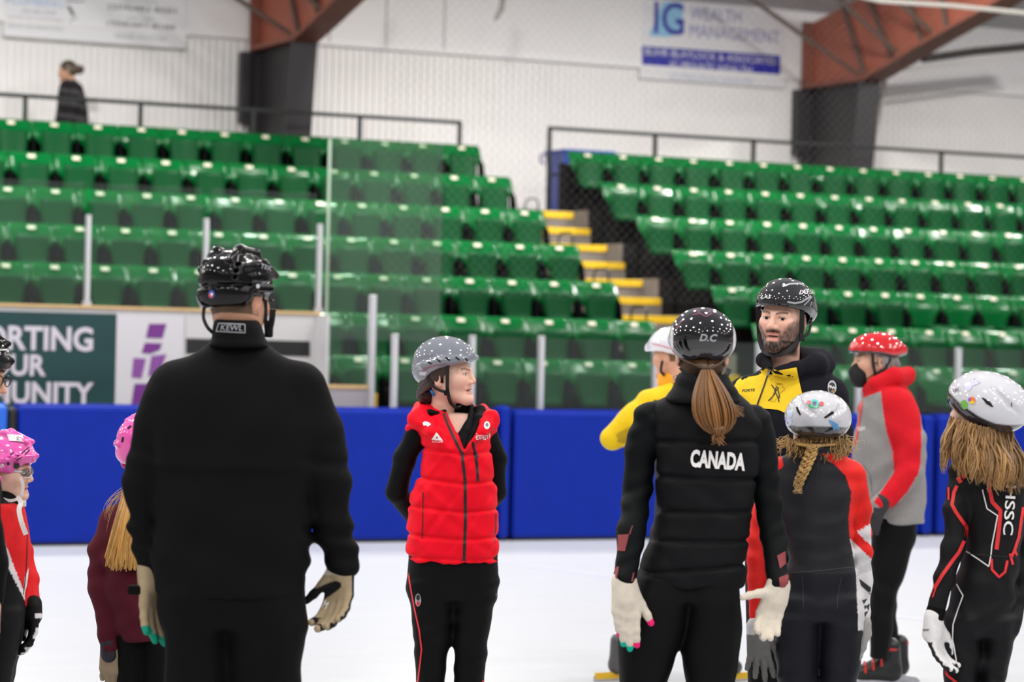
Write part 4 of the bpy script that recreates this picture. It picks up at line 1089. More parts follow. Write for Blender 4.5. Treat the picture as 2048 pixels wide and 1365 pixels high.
# ---------------------------------------------------------------- 2. woman in red puffer vest
def woman_red():
    P = Person('person in red puffer vest and grey helmet looking right with hands behind back', 10.8, 905); p = P.p; B = P.base
    v_rows = P.rows([(822, 842, 972, .02, .085), (845, 832, 982, .01, .105), (870, 838, 984, 0, .125), (900, 842, 986, -.01, .138), (950, 840, 992, -.01, .142), (990, 820, 996, -.005, .148), (1040, 812, 998, 0, .152), (1090, 811, 1000, 0, .155), (1123, 812, 1001, 0, .152)])
    v_rows = [(r[0], r[1], r[2], r[3]-.003, r[4]) for r in v_rows]
    s = Shape(); s.loft(v_rows, k=.03, n=2.35)
    # shoulder caps of the vest
    s.chain([p(826, 862, .02), p(862, 838, .01)], [.034, .055], k=.03); s.chain([p(980, 858, .02), p(950, 838, .02)], [.030, .05], k=.03)
    # hood lying round the neck
    hp = [p(906, 912, -.135), p(872, 868, -.125), p(838, 838, -.04), p(846, 826, .09), p(905, 830, .13), p(962, 832, .09), p(980, 842, -.03), p(958, 866, -.11), p(926, 905, -.135)]
    s.chain(hp, [.010, .030, .042, .045, .045, .042, .038, .030, .010], k=.025)
    s.loft(P.rows([(800, 880, 945, .03, .065), (835, 872, 952, .02, .075), (850, 880, 945, .0, .07)]), k=.02, mode='-')
    s.polycut(P, [(891, 815), (902, 845), (915, 872), (928, 900), (931, 901), (936, 888), (949, 868), (958, 848), (956, 815)], -.30, .0)
    # armholes
    for xx, sg in ((812, -1), (1006, 1)): s.ell(p(xx, 920, .02), (.045, .09, .105), k=.02, mode='-')
    # quilting channels: chest, two more, hem
    def px_y(py): return p(905, py).z
    xz = p(928, 1000).x
    chan = [(905, .16), (962, .12), (1018, .10), (1072, .07), (1112, .02)]
    def quilt(X, Y, Z):
        d = 0
        for py, sl in chan:
            zc = px_y(py)+np.abs(X-xz)*sl*.9-.006
            d = d+.0105*np.exp(-((Z-zc)/.0085)**2)
        return d
    s.disp.append(quilt); s.disp.append(folds(.0022, 45, 62, .4)); s.disp.append(folds(.0018, -60, 40, 1.7)); s.disp.append(folds(.0016, 90, -75, 2.2, 30))
    xr = np.array(lin(238, 10, 36))
    vest = P.sdf('vest', s, .0055, puffer_m, lambda V, N: np.tile(xr, (len(V), 1)), keep='vest')
    # zip, pockets
    zk = mat('zip_black', (18, 15, 17), rough=.5); zl = mat('zip_lining', (150, 18, 28), rough=.6)
    P.stripe('vest', [(886, 822), (896, 850), (909, 878), (924, 908), (930, 960), (931, 1040), (928, 1123)], 6, zk, 'zip')
    P.stripe('vest', [(889, 824), (899, 850), (912, 878), (926, 905)], 3, zl, 'zip_lining', .004)
    P.stripe('vest', [(945, 884), (949, 900), (954, 930), (956, 964)], 5.5, zk, 'pocket_zip'); P.stripe('vest', [(946, 886), (951, 905), (956, 915)], 4, print_k, 'zip_puller', .005)
    P.stripe('vest', [(846, 985), (845, 1040), (844, 1078)], 2, zk, 'pocket_zip'); P.stripe('vest', [(992, 1028), (992, 1052), (990, 1085)], 2.5, zk, 'pocket_zip')
    P.stripe('vest', [(989, 858), (962, 880), (940, 898), (931, 914)], 2, zl, 'zip_lining')
    P.stripe('vest', [(928, 1121), (924, 1138)], 3, print_r, 'zip_tail')
    # emblems
    P.poly('vest', [(845, 846), (850, 843), (857, 845), (862, 849), (856, 854), (852, 851), (847, 852)], print_w, 'emblem')
    P.poly('vest', [(873, 865), (886, 882), (863, 880)], print_w, 'mountain_emblem'); P.poly('vest', [(874, 873), (877, 878), (871, 877)], print_r, 'mountain_emblem', .003)
    P.text('vest', 'AUCLAIR', 875, 884, 22, 4, print_w, name='emblem_lettering')
    P.disc('vest', 974, 851, 6, 8, print_w, 'drop_emblem'); P.disc('vest', 974, 850, 3, 4, mat('print_grey', (120, 116, 118), rough=.5), 'drop_emblem', .003)
    P.text('vest', 'intact', 965, 873, 24, 9, print_w, rot=.08, bold=.0, name='sponsor_lettering')
    P.stripe('vest', [(953, 868), (951, 868), (953, 879), (957, 880)], 1.8, print_w, 'sponsor_bracket'); P.stripe('vest', [(974, 866), (979, 867), (980, 884), (976, 884)], 1.8, print_w, 'sponsor_bracket'); P.stripe('vest', [(958, 878), (972, 880)], 1.5, print_w, 'sponsor_line')
    # black top underneath with sleeves, hands behind the back
    aL = ([p(838, 862, .02), p(808, 920, .04), p(794, 985, .08), p(830, 1040, .19)], [.046, .044, .042, .032])
    aR = ([p(972, 860, .03), p(992, 920, .06), p(992, 985, .09), p(960, 1040, .19)], [.044, .042, .038, .030])
    t_in = [(a, b, c, rx-.022, ry-.022) for a, b, c, rx, ry in v_rows]
    s = Shape(); s.loft(t_in, k=.03); s.chain(*aL, k=.03); s.chain(*aR, k=.03); s.loft(P.rows([(806, 884, 946, .03, .055), (830, 876, 955, .03, .07), (860, 866, 962, 0, .09)]), k=.02)
    s.polycut(P, [(886, 800), (892, 830), (905, 860), (911, 872), (922, 858), (934, 840), (938, 800)], -.3, .02)
    s.disp.append(folds(.002, 30, 40))
    P.sdf('top', s, .006, tights_black)
    # collar flap of the jacket underneath
    # trousers
    lr = [P.rows([(1160, 816, 908, 0, .095), (1200, 820, 909, 0, .09), (1254, 825, 907, 0, .082), (1300, 828, 898, -.01, .075), (1345, 832, 890, -.01, .070), (1469, 838, 884, .03, .055)]),
          P.rows([(1160, 905, 995, 0, .095), (1200, 907, 991, 0, .09), (1254, 909, 979, 0, .082), (1300, 908, 975, -.01, .075), (1345, 908, 970, -.01, .070), (1469, 915, 962, .03, .055)])]
    hip = P.rows([(1100, 818, 996, 0, .13), (1130, 814, 997, 0, .13), (1175, 815, 994, 0, .12), (1200, 824, 988, 0, .10)])
    s = Shape(); s.loft(hip, k=.03); [s.loft(L, k=.03) for L in lr]; s.disp.append(folds(.002, 14, 40)); s.disp.append(folds(.0015, -30, 70))
    P.sdf('trousers', s, .006, tights_black, keep='legs')
    P.stripe('legs', [(814, 1125), (819, 1165), (828, 1215), (838, 1260), (843, 1300), (839, 1335), (834, 1375)], 3, print_r); P.stripe('legs', [(977, 1290), (972, 1330), (965, 1370)], 3, print_r)
    P.disc('legs', 836, 1201, 6, 13, print_s, 'oval_badge'); P.disc('legs', 836, 1208, 3.2, 5, print_r, 'oval_badge', .003); P.disc('legs', 836, 1196, 3.8, 6, print_k, 'oval_badge', .003)
    P.poly('legs', [(992, 1187), (997, 1185), (996, 1200), (993, 1197)], print_w, 'emblem')
    # head
    M = head_matrix(p(897, 750, .0), 66, -3, -4); SCL = 1.0; hs = head_shape(female=True, smile=1.0, open_mouth=.003); V, Q = hs.mesh(.003)
    C = head_cols(V, (238, 192, 170), (206, 120, 112), hair=(52, 33, 26), brow=(92, 66, 54), blush=(226, 138, 124))
    sh = Shape(); sh.loft(t_in, k=.03); sh.chain(*aL); sh.chain(*aR); sh.loft(hip, k=.03); [sh.loft(L, k=.03) for L in lr]
    bo = finish_body(P, sh, xform(V, M, SCL), Q, C, (226, 184, 166)); eyes(bo, B, M, SCL, (.15, .1), mat('iris_grey', (96, 92, 84), rough=.1, coat=.6))
    # hair bun and sides
    R = random.Random(2); paths, cols = [], []
    for i in range(60):
        a = R.uniform(0, 6.28); e = R.uniform(-1, 1); c = p(852, 789, .03); r = .036; pts = []
        for t in range(7):
            th = a+t*.55; q = Vector((math.cos(th)*math.cos(e*1.2), math.sin(th)*.9*math.cos(e*1.2), math.sin(e*1.2)+.12*math.sin(th*2)))*r; pts.append(c+Vector((q.x, q.y*.9, q.z)))
        paths.append(pts); v = R.uniform(.7, 1.25); cols.append(tuple(lin(50, 31, 24)*v))
    for i in range(46):                                   # strands swept back over the temple and the nape
        y0 = R.uniform(-.045, .02); x = -.078-R.uniform(0, .004); a = Vector((x, y0, .045)); d_ = Vector((-.058, .105, -.045+R.uniform(-.03, .02))); paths.append([M@q for q in bez(a, a+Vector((-.004, .01, -.04)), d_+Vector((-.02, -.05, .02)), d_, 8)]); v = R.uniform(.7, 1.2); cols.append(tuple(lin(58, 37, 28)*v))
    ho_ = strands(paths, .0065, B, 'hair', hair_m, P.e, cols, n=5, flat=.7)
    q = MB(); q.tube([p(862, 781, -.03), p(866, 787, -.035), p(868, 792, -.03)], .006, 6); q.v = [tuple(Vector(v)-B) for v in q.v]; q.build('hair_tie', mat('tie_blue', (30, 120, 200), rough=.5), ho_)
    # helmet
    cut = [(-.14, .052), (-.10, .050), (-.05, .040), (.0, .030), (.04, .012), (.075, -.028), (.11, -.036), (.16, -.030)]
    def ex(s):
        s.ell((0, .082, .015), (.078, .062, .055), k=.03); s.ell((0, .015, .060), (.085, .122, .092), k=.02)
        for x in (-1, 1): s.chain([Vector((x*.065, -.095, .062)), Vector((x*.099, -.02, .062)), Vector((x*.096, .06, .045)), Vector((x*.06, .115, .02))], [.010, .013, .013, .012], k=.018)
    gcol = lin(126, 130, 140)
    hm = helm(cut, c=(0, .014, .052), r=(.098, .128, .088), extra=ex)
    for x in (-1, 1):
        hm.chain([Vector((x*.104, -.085, .090)), Vector((x*.112, -.03, .088)), Vector((x*.110, .05, .075))], [.010]*3, k=.012, mode='-')
    ho = put(P, 'helmet', hm, .0033, M, SCL, shell_m, lambda V, N: np.tile(gcol, (len(V), 1)), keep='helmet')
    for a, b in (((855, 723), (863, 729)), ((873, 718), (881, 725)), ((891, 715), (900, 722)), ((911, 714), (919, 721)), ((930, 717), (936, 722))): P.stripe('helmet', [a, b], 3.2, vent_k, 'vent')
    P.poly('helmet', [(838, 744), (854, 744), (850, 752), (839, 751)], mat('print_pale', (205, 208, 214), rough=.3), 'rear_print')
    W_ = lambda x, y, z: M @ Vector((x, y, z))
    strap(ho, B, [W_(-.088, -.040, .040), W_(-.088, -.036, -.01), W_(-.080, -.030, -.055), W_(-.060, -.030, -.105), W_(-.020, -.035, -.128), W_(.03, -.03, -.125)], .014, strap_k, 'chin_strap', nrm=(-.3, -1, 0))
    strap(ho, B, [W_(-.084, .055, .00), W_(-.086, .020, -.045), W_(-.083, -.020, -.062)], .012, strap_k, 'side_strap', nrm=(-.3, -1, 0))
    q = MB(); q.box(-.008, .008, -.012, .012, -.010, .010, bev=.003); o = q.build('buckle', shell_k, ho); o.location = W_(-.086, -.026, -.066)-B
    # dark jacket collar standing beside the chin
    s = Shape(); s.chain([p(940, 826, .05), p(960, 822, .00), p(958, 840, -.05), p(946, 868, -.09), p(936, 890, -.12)], [.020, .022, .020, .015, .008], k=.02); s.chain([p(846, 822, -.02), p(860, 826, -.06), p(876, 828, -.06)], [.010, .012, .010], k=.01)
    P.sdf('inner_collar', s, .005, tights_black)
    for dx in (862, 938): skate(P, dx, 1540, (.1, -1))
woman_red()

# ---------------------------------------------------------------- 3. bearded man in black and yellow hooded jacket
def man_yellow():
    P = Person('bearded person in black and yellow zip hoodie and black striped helmet', 10.2, 1575); p = P.p; B = P.base
    t_rows = P.rows([(735, 1528, 1640, .03, .085), (760, 1490, 1668, .03, .105), (790, 1474, 1680, .02, .12), (840, 1472, 1684, .01, .135), (900, 1478, 1676, .01, .14), (1000, 1486, 1668, .01, .14), (1075, 1488, 1668, .01, .14)])
    aL = ([p(1492, 790, .03), p(1478, 870, .05), p(1480, 960, .05), p(1492, 1040, .0)], [.066, .062, .054, .040]); aR = ([p(1662, 792, .03), p(1676, 860, .05), p(1668, 960, .06), p(1650, 1040, .0)], [.064, .056, .048, .040])
    s = Shape(); s.loft(t_rows, k=.03); s.chain(*aL, k=.035); s.chain(*aR, k=.035)
    # hood
    s.chain([p(1540, 736, -.085), p(1527, 722, -.02), p(1552, 716, .08), p(1600, 716, .10), p(1640, 722, .05), p(1634, 732, -.02), p(1590, 738, -.08), p(1552, 742, -.115)], [.012, .026, .036, .040, .040, .040, .030, .014], k=.025)
    s.ell(p(1625, 728, .06), (.085, .08, .050), k=.03)
    s.loft(P.rows([(690, 1538, 1604, .02, .065), (720, 1536, 1604, .01, .066), (745, 1541, 1560, -.06, .04)]), k=.012, mode='-')
    s.disp.append(folds(.002, 26, 30)); s.disp.append(folds(.0018, -35, 22, 1))
    navy, yel_ = lin(17, 18, 27), lin(246, 206, 30)
    poly = [(1517, 729), (1524, 741), (1529, 745), (1533, 736), (1538, 748), (1541, 742), (1547, 738), (1555, 742), (1593, 735), (1599, 765), (1607, 800), (1612, 830), (1605, 840), (1555, 820), (1510, 816), (1474, 815), (1467, 805), (1464, 790), (1464, 780), (1474, 762), (1495, 745)]
    def jc(V, N):
        return np.tile(navy, (len(V), 1))
    jk = P.sdf('hoodie', s, .0042, knit_m, jc, keep='hoodie')
    P.poly('hoodie', poly, mat('yellow_fleece', (248, 208, 30), rough=.8, noise=.03, bump=.1), 'yellow_panel', .003)
    P.stripe('hoodie', [(1537, 745), (1529, 770), (1520, 795), (1512, 817)], 3.2, print_k, 'zip', .005); P.stripe('hoodie', [(1540, 738), (1535, 752)], 4.5, print_s, 'zip_puller', .006)
    P.text('hoodie', 'FORTE', 1497, 781, 27, 5.5, print_k, rot=-.06, shear=.3, bold=.02)
    for pts in ([(1543, 770), (1548, 777), (1552, 782), (1546, 793), (1537, 802)], [(1552, 782), (1557, 776), (1553, 774), (1549, 782), (1556, 795), (1558, 804)], [(1556, 780), (1559, 792), (1558, 797)]): P.stripe('hoodie', pts, 2.2, print_k, 'skater_print', .005)
    thin = mat('print_ochre', (176, 140, 30), rough=.5)
    P.stripe('hoodie', [(1551, 772), (1554, 767), (1565, 769), (1566, 775), (1570, 779), (1561, 786)], 1.0, thin, 'map_outline', .005); P.stripe('hoodie', [(1547, 785), (1545, 797), (1541, 803), (1550, 803), (1553, 796)], 1.0, thin, 'map_outline', .005); P.text('hoodie', 'ABILIT', 1559.5, 768.5, 9, 3, print_k, name='small_lettering')
    # sleeve badge
    P.disc('hoodie', 1664, 775, 9, 14, print_s, 'round_badge'); P.disc('hoodie', 1664, 776, 7, 11, print_k, 'round_badge', .003); P.text('hoodie', 'FINN', 1664, 775, 14, 6, print_w, rot=.25, name='badge_lettering', bold=.02); P.disc('hoodie', 1666, 783, 4, 3, mat('badge_gold', (150, 116, 60), rough=.5), 'round_badge', .004)
    # trousers
    lr = [P.rows([(1060, 1490, 1580, .01, .10), (1150, 1490, 1576, .01, .09), (1300, 1494, 1565, 0, .075), (1528, 1500, 1552, .03, .055)]), P.rows([(1060, 1578, 1668, .01, .10), (1150, 1580, 1666, .01, .09), (1300, 1590, 1662, 0, .075), (1528, 1602, 1654, .03, .055)])]
    s = Shape(); [s.loft(L, k=.04) for L in lr]; P.sdf('trousers', s, .009, tights_black)
    # gloves at the hips (hidden)
    g = Shape(); hand(g, p(1496, 1048, -.02), Vector((.1, -.1, -1)), Vector((.3, -1, 0)), Vector((1, 0, 0)), 1.05); P.sdf('glove', g, .006, cloth_black)
    g = Shape(); hand(g, p(1648, 1048, -.02), Vector((-.1, -.1, -1)), Vector((-.3, -1, 0)), Vector((-1, 0, 0)), 1.05); P.sdf('glove', g, .006, cloth_black)
    # head
    M = head_matrix(p(1566, 640, .0), -27, -2, 3); SCL = 1.03; hs = head_shape(open_mouth=.007); V, Q = hs.mesh(.0026)
    C = head_cols(V, (240, 192, 170), (208, 116, 106), hair=(40, 30, 26), brow=(64, 46, 38), beard=(52, 36, 28), blush=(222, 132, 116))
    sh = Shape(); sh.loft(t_rows, k=.03); sh.chain(*aL); sh.chain(*aR); [sh.loft(L, k=.03) for L in lr]
    bo = finish_body(P, sh, xform(V, M, SCL), Q, C, (224, 176, 156)); eyes(bo, B, M, SCL, (.20, .02))
    # helmet
    cut = [(-.14, .044), (-.10, .042), (-.05, .036), (.0, .030), (.05, .016), (.09, -.012), (.16, -.020)]
    def ex(s):
        s.ell((0, .085, .035), (.086, .070, .055), k=.03)
    hm = helm(cut, c=(0, .016, .056), r=(.100, .128, .090), extra=ex)
    for x in (-1, 1): hm.chain([Vector((x*.06, -.10, .105)), Vector((x*.085, -.02, .125)), Vector((x*.085, .06, .115))], [.010, .012, .010], k=.02, mode='-')
    dk = lin(34, 33, 36)
    def hc(V, N):
        C = np.tile(dk, (len(V), 1)); z = V[:, 2]; C[z < np.interp(V[:, 1], [c[0] for c in cut], [c[1] for c in cut])+.016] = lin(26, 25, 27); return C
    ho = put(P, 'helmet', hm, .0033, M, SCL*1.04, shell_m, hc, keep='helmet')
    P.text('helmet', 'LAS', 1532, 594, 22, 7, print_w, rot=.02, shear=.35, bold=.02); P.text('helmet', 'LAS', 1608, 584, 21, 9, print_w, rot=-.08, shear=.5, bold=.02)
    for pts, w in (([(1575, 604), (1590, 607), (1604, 604), (1617, 596), (1622, 592)], 4), ([(1608, 611), (1617, 602), (1624, 594)], 2.5), ([(1565, 573), (1580, 568), (1600, 567), (1610, 572)], 3.2), ([(1558, 560), (1568, 554), (1577, 552)], 2), ([(1620, 614), (1624, 604)], 1.5), ([(1533, 572), (1538, 565)], 1.6)): P.stripe('helmet', pts, w, print_s, 'helmet_stripe')
    W_ = lambda x, y, z: M @ (Vector((x, y, z))*SCL)
    strap(ho, B, [W_(.084, -.038, .040), W_(.084, -.030, -.01), W_(.080, -.022, -.050), W_(.066, -.035, -.088), W_(.036, -.062, -.122), W_(0, -.070, -.130), W_(-.036, -.06, -.122), W_(-.066, -.034, -.088), W_(-.08, -.022, -.045), W_(-.084, -.036, .04)], .017, strap_k, 'chin_strap', nrm=(0, -1, .2))
    strap(ho, B, [W_(.088, .055, .006), W_(.090, .030, -.040), W_(.084, -.010, -.056)], .014, strap_k, 'side_strap', nrm=(.8, -.6, 0))
    q = MB(); q.box(-.010, .010, -.008, .008, -.014, .014, bev=.003); o = q.build('buckle', strap_k, ho); o.location = W_(.086, -.018, -.060)-B
    for dx in (1526, 1628): skate(P, dx, 1600, (-.2, -1))
man_yellow()
# ---------------------------------------------------------------- 4. woman with CANADA on the back of her vest
def woman_canada():
    P = Person('person from behind in black puffer vest lettered CANADA with long brown ponytail', 8.73, 1400); p = P.p; B = P.base
    v_rows = P.rows([(772, 1362, 1460, .03, .075), (792, 1335, 1486, .03, .09), (812, 1306, 1512, .03, .105), (840, 1296, 1526, .03, .12), (880, 1304, 1524, .03, .132), (940, 1312, 1516, .03, .138), (1000, 1312, 1508, .03, .138), (1060, 1306, 1500, .03, .140), (1110, 1288, 1494, .03, .142), (1150, 1272, 1490, .03, .142), (1172, 1282, 1486, .03, .135)])
    s = Shape(); s.loft(v_rows, k=.03, n=2.35)
    for xx in (1266, 1562): s.ell(p(xx, 920, .03), (.062, .12, .125), k=.02, mode='-')
    chan = [(882, -.02), (955, .015), (1022, -.02), (1080, -.015), (1135, -.10)]
    def quilt(X, Y, Z):
        d = 0; x0 = p(1405, 900).x
        for py, sl in chan: d = d+.0115*np.exp(-((Z-(p(1405, py).z-(X-x0)*sl))/.0085)**2)
        return d
    s.disp.append(quilt); s.disp.append(folds(.0022, 30, 48)); s.disp.append(folds(.0018, -44, 30, 2))
    vm = mat('vest_black', (15, 14, 17), rough=.7, spec=.15, noise=.1, nscale=20, bump=.2, bscale=28)
    vest = P.sdf('vest', s, .0058, vm, keep='vest')
    c = Shape(); c.loft(P.rows([(744, 1360, 1456, -.005, .082), (765, 1350, 1464, -.005, .092), (792, 1336, 1480, .0, .105), (806, 1328, 1488, .0, .11)]), k=.01); c.loft(P.rows([(730, 1368, 1448, -.005, .072), (772, 1362, 1452, -.005, .078)]), k=.004, mode='-'); c.disp.append(folds(.003, 12, 70))
    P.sdf('collar', c, .005, vm, parent=vest)
    P.text('vest', 'CANADA', 1436, 921, 110, 36, print_w, rot=.075, bold=.045, name='back_lettering', off=.006)
    # black top with sleeves and red cuff patches
    aL = ([p(1300, 836, .03), p(1282, 900, .04), p(1274, 985, .04), p(1264, 1060, -.04), p(1250, 1162, -.11)], [.052, .052, .046, .044, .036])
    aR = ([p(1512, 842, .03), p(1524, 910, .04), p(1536, 1000, .04), p(1548, 1080, .02), p(1556, 1170, -.06)], [.050, .050, .044, .040, .035])
    t_in = [(a, b, c_, rx-.02, ry-.02) for a, b, c_, rx, ry in v_rows]
    s = Shape(); s.loft(t_in, k=.03); s.chain(*aL, k=.03); s.chain(*aR, k=.03); s.disp.append(folds(.0022, 25, 60)); s.disp.append(folds(.0018, -40, 85, 1))
    sl_m = mat('sleeve_black', (6, 9, 11), rough=.65, spec=.15, noise=.08, nscale=30, bump=.1, bscale=150)
    P.sdf('top', s, .0055, sl_m, keep='top')
    pr = mat('cuff_patch_red', (140, 58, 62), rough=.7, noise=.08)
    for poly in ([(1236, 1070), (1258, 1069), (1250, 1103), (1234, 1102)], [(1229, 1134), (1238, 1134), (1232, 1166), (1222, 1168)], [(1266, 1146), (1269, 1146), (1266, 1164), (1262, 1164)], [(1554, 1112), (1577, 1100), (1577, 1124), (1560, 1138)], [(1558, 1156), (1577, 1148), (1577, 1176), (1560, 1176)], [(1258, 1068), (1264, 1052), (1266, 1052), (1260, 1070)]): P.poly('top', poly, pr, 'cuff_patch', .003)
    # tights
    lr = [P.rows([(1150, 1275, 1382, .02, .115), (1200, 1252, 1382, .02, .125), (1258, 1238, 1374, .03, .125), (1300, 1236, 1356, .03, .105), (1365, 1238, 1334, .03, .09), (1480, 1248, 1326, .03, .075), (1560, 1256, 1324, .04, .068), (1662, 1268, 1318, .03, .05)]),
          P.rows([(1150, 1370, 1472, .02, .115), (1200, 1372, 1480, .02, .125), (1258, 1366, 1484, .03, .125), (1300, 1360, 1480, .03, .105), (1365, 1372, 1470, .03, .09), (1480, 1380, 1462, .03, .075), (1560, 1386, 1456, .04, .068), (1662, 1394, 1446, .03, .05)])]
    hip = P.rows([(1110, 1290, 1470, .03, .11), (1150, 1275, 1472, .03, .115), (1200, 1262, 1476, .03, .12)])
    s = Shape(); s.loft(hip, k=.03); [s.loft(L, k=.018) for L in lr]; s.disp.append(folds(.0012, 20, 50))
    P.sdf('tights', s, .006, tights_black)
    # head
    M = head_matrix(p(1404, 706, .02), 178, 6, 0); hs = head_shape(female=True, long_neck=.05, neck_back=.01); V, Q = hs.mesh(.0045); C = head_cols(V, (220, 172, 150), (190, 110, 105), hair=(84, 58, 36), blush=(214, 120, 104), hair_low=-.075)
    sh = Shape(); sh.loft(t_in, k=.03); sh.chain(*aL); sh.chain(*aR); sh.loft(hip, k=.03); [sh.loft(L, k=.02) for L in lr]
    finish_body(P, sh, xform(V, M, 1.0), Q, C, (220, 172, 150))
    # ponytail
    R = random.Random(5); paths, cols, rs = [], [], []
    k0 = p(1414, 742, -.108)
    for i in range(210):
        a = R.uniform(0, 6.283); q = math.sqrt(R.random()); ox, oy = math.cos(a)*q, math.sin(a)*q
        st_ = k0+Vector((ox*.018, oy*.014, R.uniform(-.004, .004)))
        m1 = p(1422+ox*38, 790+R.uniform(-4, 4), -.14+oy*.03); m2 = p(1432+ox*66, 842, -.155+oy*.045)
        en = p(1436+ox*16, 868+abs(ox)*-4+R.uniform(-5, 5), -.15+oy*.02)
        pts = bez(st_, m1, m2, en, 10)
        if q < .55: pts += [en+Vector((R.uniform(-.01, .012), R.uniform(-.006, .006), -.010)), en+Vector((R.uniform(-.014, .016)+.002, 0, -.022-R.uniform(0, .012)))]
        paths.append(pts); v = R.uniform(.6, 1.35); cols.append(tuple(lin(132, 88, 44)*v)); rs.append(R.uniform(.0028, .0052))
    for i in range(26):                                   # loose wisps on the right
        st_ = k0+Vector((.01, -.01, 0)); en = p(1470+R.uniform(0, 20), 822+R.uniform(-8, 14), -.13); paths.append(bez(st_, p(1440, 770, -.14), p(1452, 812, -.15), en, 9)); v = R.uniform(.7, 1.3); cols.append(tuple(lin(140, 96, 52)*v)); rs.append(.0022)
    for i in range(40):                                   # scalp hair drawn towards the tie
        x = R.uniform(-.075, .075); a_ = M@Vector((x, .085-abs(x)*.35, -.018)); paths.append(bez(a_, a_+Vector((0, -.012, -.01)), k0+Vector((-x*.3, -.02, .012)), k0+Vector((0, -.004, 0)), 6)); v = R.uniform(.6, 1.0); cols.append(tuple(lin(86, 58, 34)*v)); rs.append(.005)
    ho_ = strands(paths, rs, B, 'ponytail', hair_m, P.e, cols)
    q = MB(); kk = p(1436, 858, -.155)-B; q.tube([kk+Vector((-.022, 0, .004)), kk+Vector((-.01, -.016, 0)), kk+Vector((.012, -.016, .002)), kk+Vector((.024, 0, .006))], .008, 6); q.build('hair_loop', mat('hair_loop', (120, 80, 42), rough=.45, noise=.2, nscale=60), ho_)
    # ear rings
    for px_, py_ in ((1352, 756), (1449, 758)):
        q = MB(); c0 = p(px_, py_, .02)-B; q.tube([c0+Vector((math.cos(a)*.008, 0, math.sin(a)*.008)) for a in np.linspace(0, 6.283, 13)], .0014, 5); q.build('earring', metal_m, P.e)
    # helmet with clear rear visor and white sides
    cut = [(-.14, .045), (-.08, .035), (-.02, .012), (.02, -.012), (.06, -.030), (.10, -.040), (.16, -.044)]
    def ex(s): s.ell((0, .055, .028), (.098, .082, .072), k=.02)
    hm = helm(cut, c=(0, .016, .046), r=(.103, .128, .092), extra=ex)
    hm.fnop(lambda X, Y, Z: (np.sqrt((X*1.0)**2+((Z+.055)*1.3)**2)-.035)+Y*0-.0, (-.05, .06, -.12), (.05, .2, 0), k=.01, mode='-')
    bk = lin(13, 11, 14)
    def hc(V, N):
        C = np.tile(bk, (len(V), 1)); z, y, x = V[:, 2], V[:, 1], V[:, 0]; C[(np.abs(x) > .092) & (z > -.02) & (z < .075)] = lin(226, 222, 226)
        C[z < -.004] = lin(44, 42, 48); pk = (z > .112) & (np.abs(np.abs(x)*.9+(.142-z)*0-.03+(y-.02)*.2) < .004); C[pk] = lin(110, 60, 84); return C
    ho = put(P, 'helmet', hm, .0033, M, 1.03, shell_m, hc, keep='helmet')
    P.text('helmet', 'D.C', 1417, 676, 36, 15, print_s, rot=.03, shear=.25, bold=.03); mau = mat('print_mauve', (120, 70, 92), rough=.2)
    P.stripe('helmet', [(1385, 630), (1400, 627), (1412, 634), (1424, 627)], 2.2, mau, 'helmet_stripe'); P.stripe('helmet', [(1353, 660), (1360, 645), (1368, 638)], 3, mau, 'helmet_stripe'); P.stripe('helmet', [(1400, 640), (1406, 655), (1428, 656), (1430, 642)], 1.4, vent_k, 'helmet_vent')
    P.stripe('helmet', [(1346, 706), (1356, 722), (1376, 732), (1396, 728), (1412, 727), (1430, 733), (1448, 735), (1464, 724), (1472, 706)], 1.5, mat('visor_edge', (120, 118, 124), rough=.1), 'visor_edge')
    strap(ho, B, [p(1362, 735, .0), p(1378, 752, -.035), p(1414, 758, -.045), p(1450, 752, -.03), p(1458, 738, .0)], .016, strap_k, 'neck_strap')
    # gloves, knitted white with pink and green nails
    pk, tq = lin(250, 40, 120), lin(10, 178, 150); cr = lin(216, 206, 190)
    g = Shape(); w = p(1249, 1168, -.115); tips = hand(g, w, Vector((.07, -.08, -1)), Vector((1, .1, 0)), Vector((.2, .9, .1)), 1.12, curl=(6, 7, 8, 10), spread=(-4, -5, -4, 2), thumb=(.85, .50, .10), tcurl=4, r=.0112)
    g.cap(p(1248, 1162, -.11), p(1250, 1200, -.12), .037, .035, k=.012, fl=((0, 1, 0), .9))
    def gc(V, N):
        C = np.tile(cr, (len(V), 1))
        for t, cc in zip(tips, (pk, tq, tq, pk, pk)): C[np.linalg.norm(V-np.array(t[:]), axis=1) < (.0165 if cc is not tips else .0165)] = cc
        return C
    o = P.sdf('glove', g, .0036, glove_m, gc); o['label'] = 'cream knit glove with pink and green finger tips'
    g = Shape(); w = p(1556, 1176, -.06); hand(g, w, Vector((-.30, -.10, -1)), Vector((-1, -.1, .3)), Vector((.1, -1, 0)), 1.04, curl=(26, 24, 22, 20), spread=(2, 0, -2, -4), thumb=(.28, .85, .45), tcurl=6, r=.0125)
    g.cap(p(1557, 1168, -.06), p(1552, 1200, -.06), .036, .037, k=.012, fl=((0, 1, 0), .9))
    P.sdf('glove', g, .0036, glove_m, lambda V, N: np.tile(cr, (len(V), 1)))
    for dx in (1294, 1420): skate(P, dx, 1750, (.05, 1))
woman_canada()

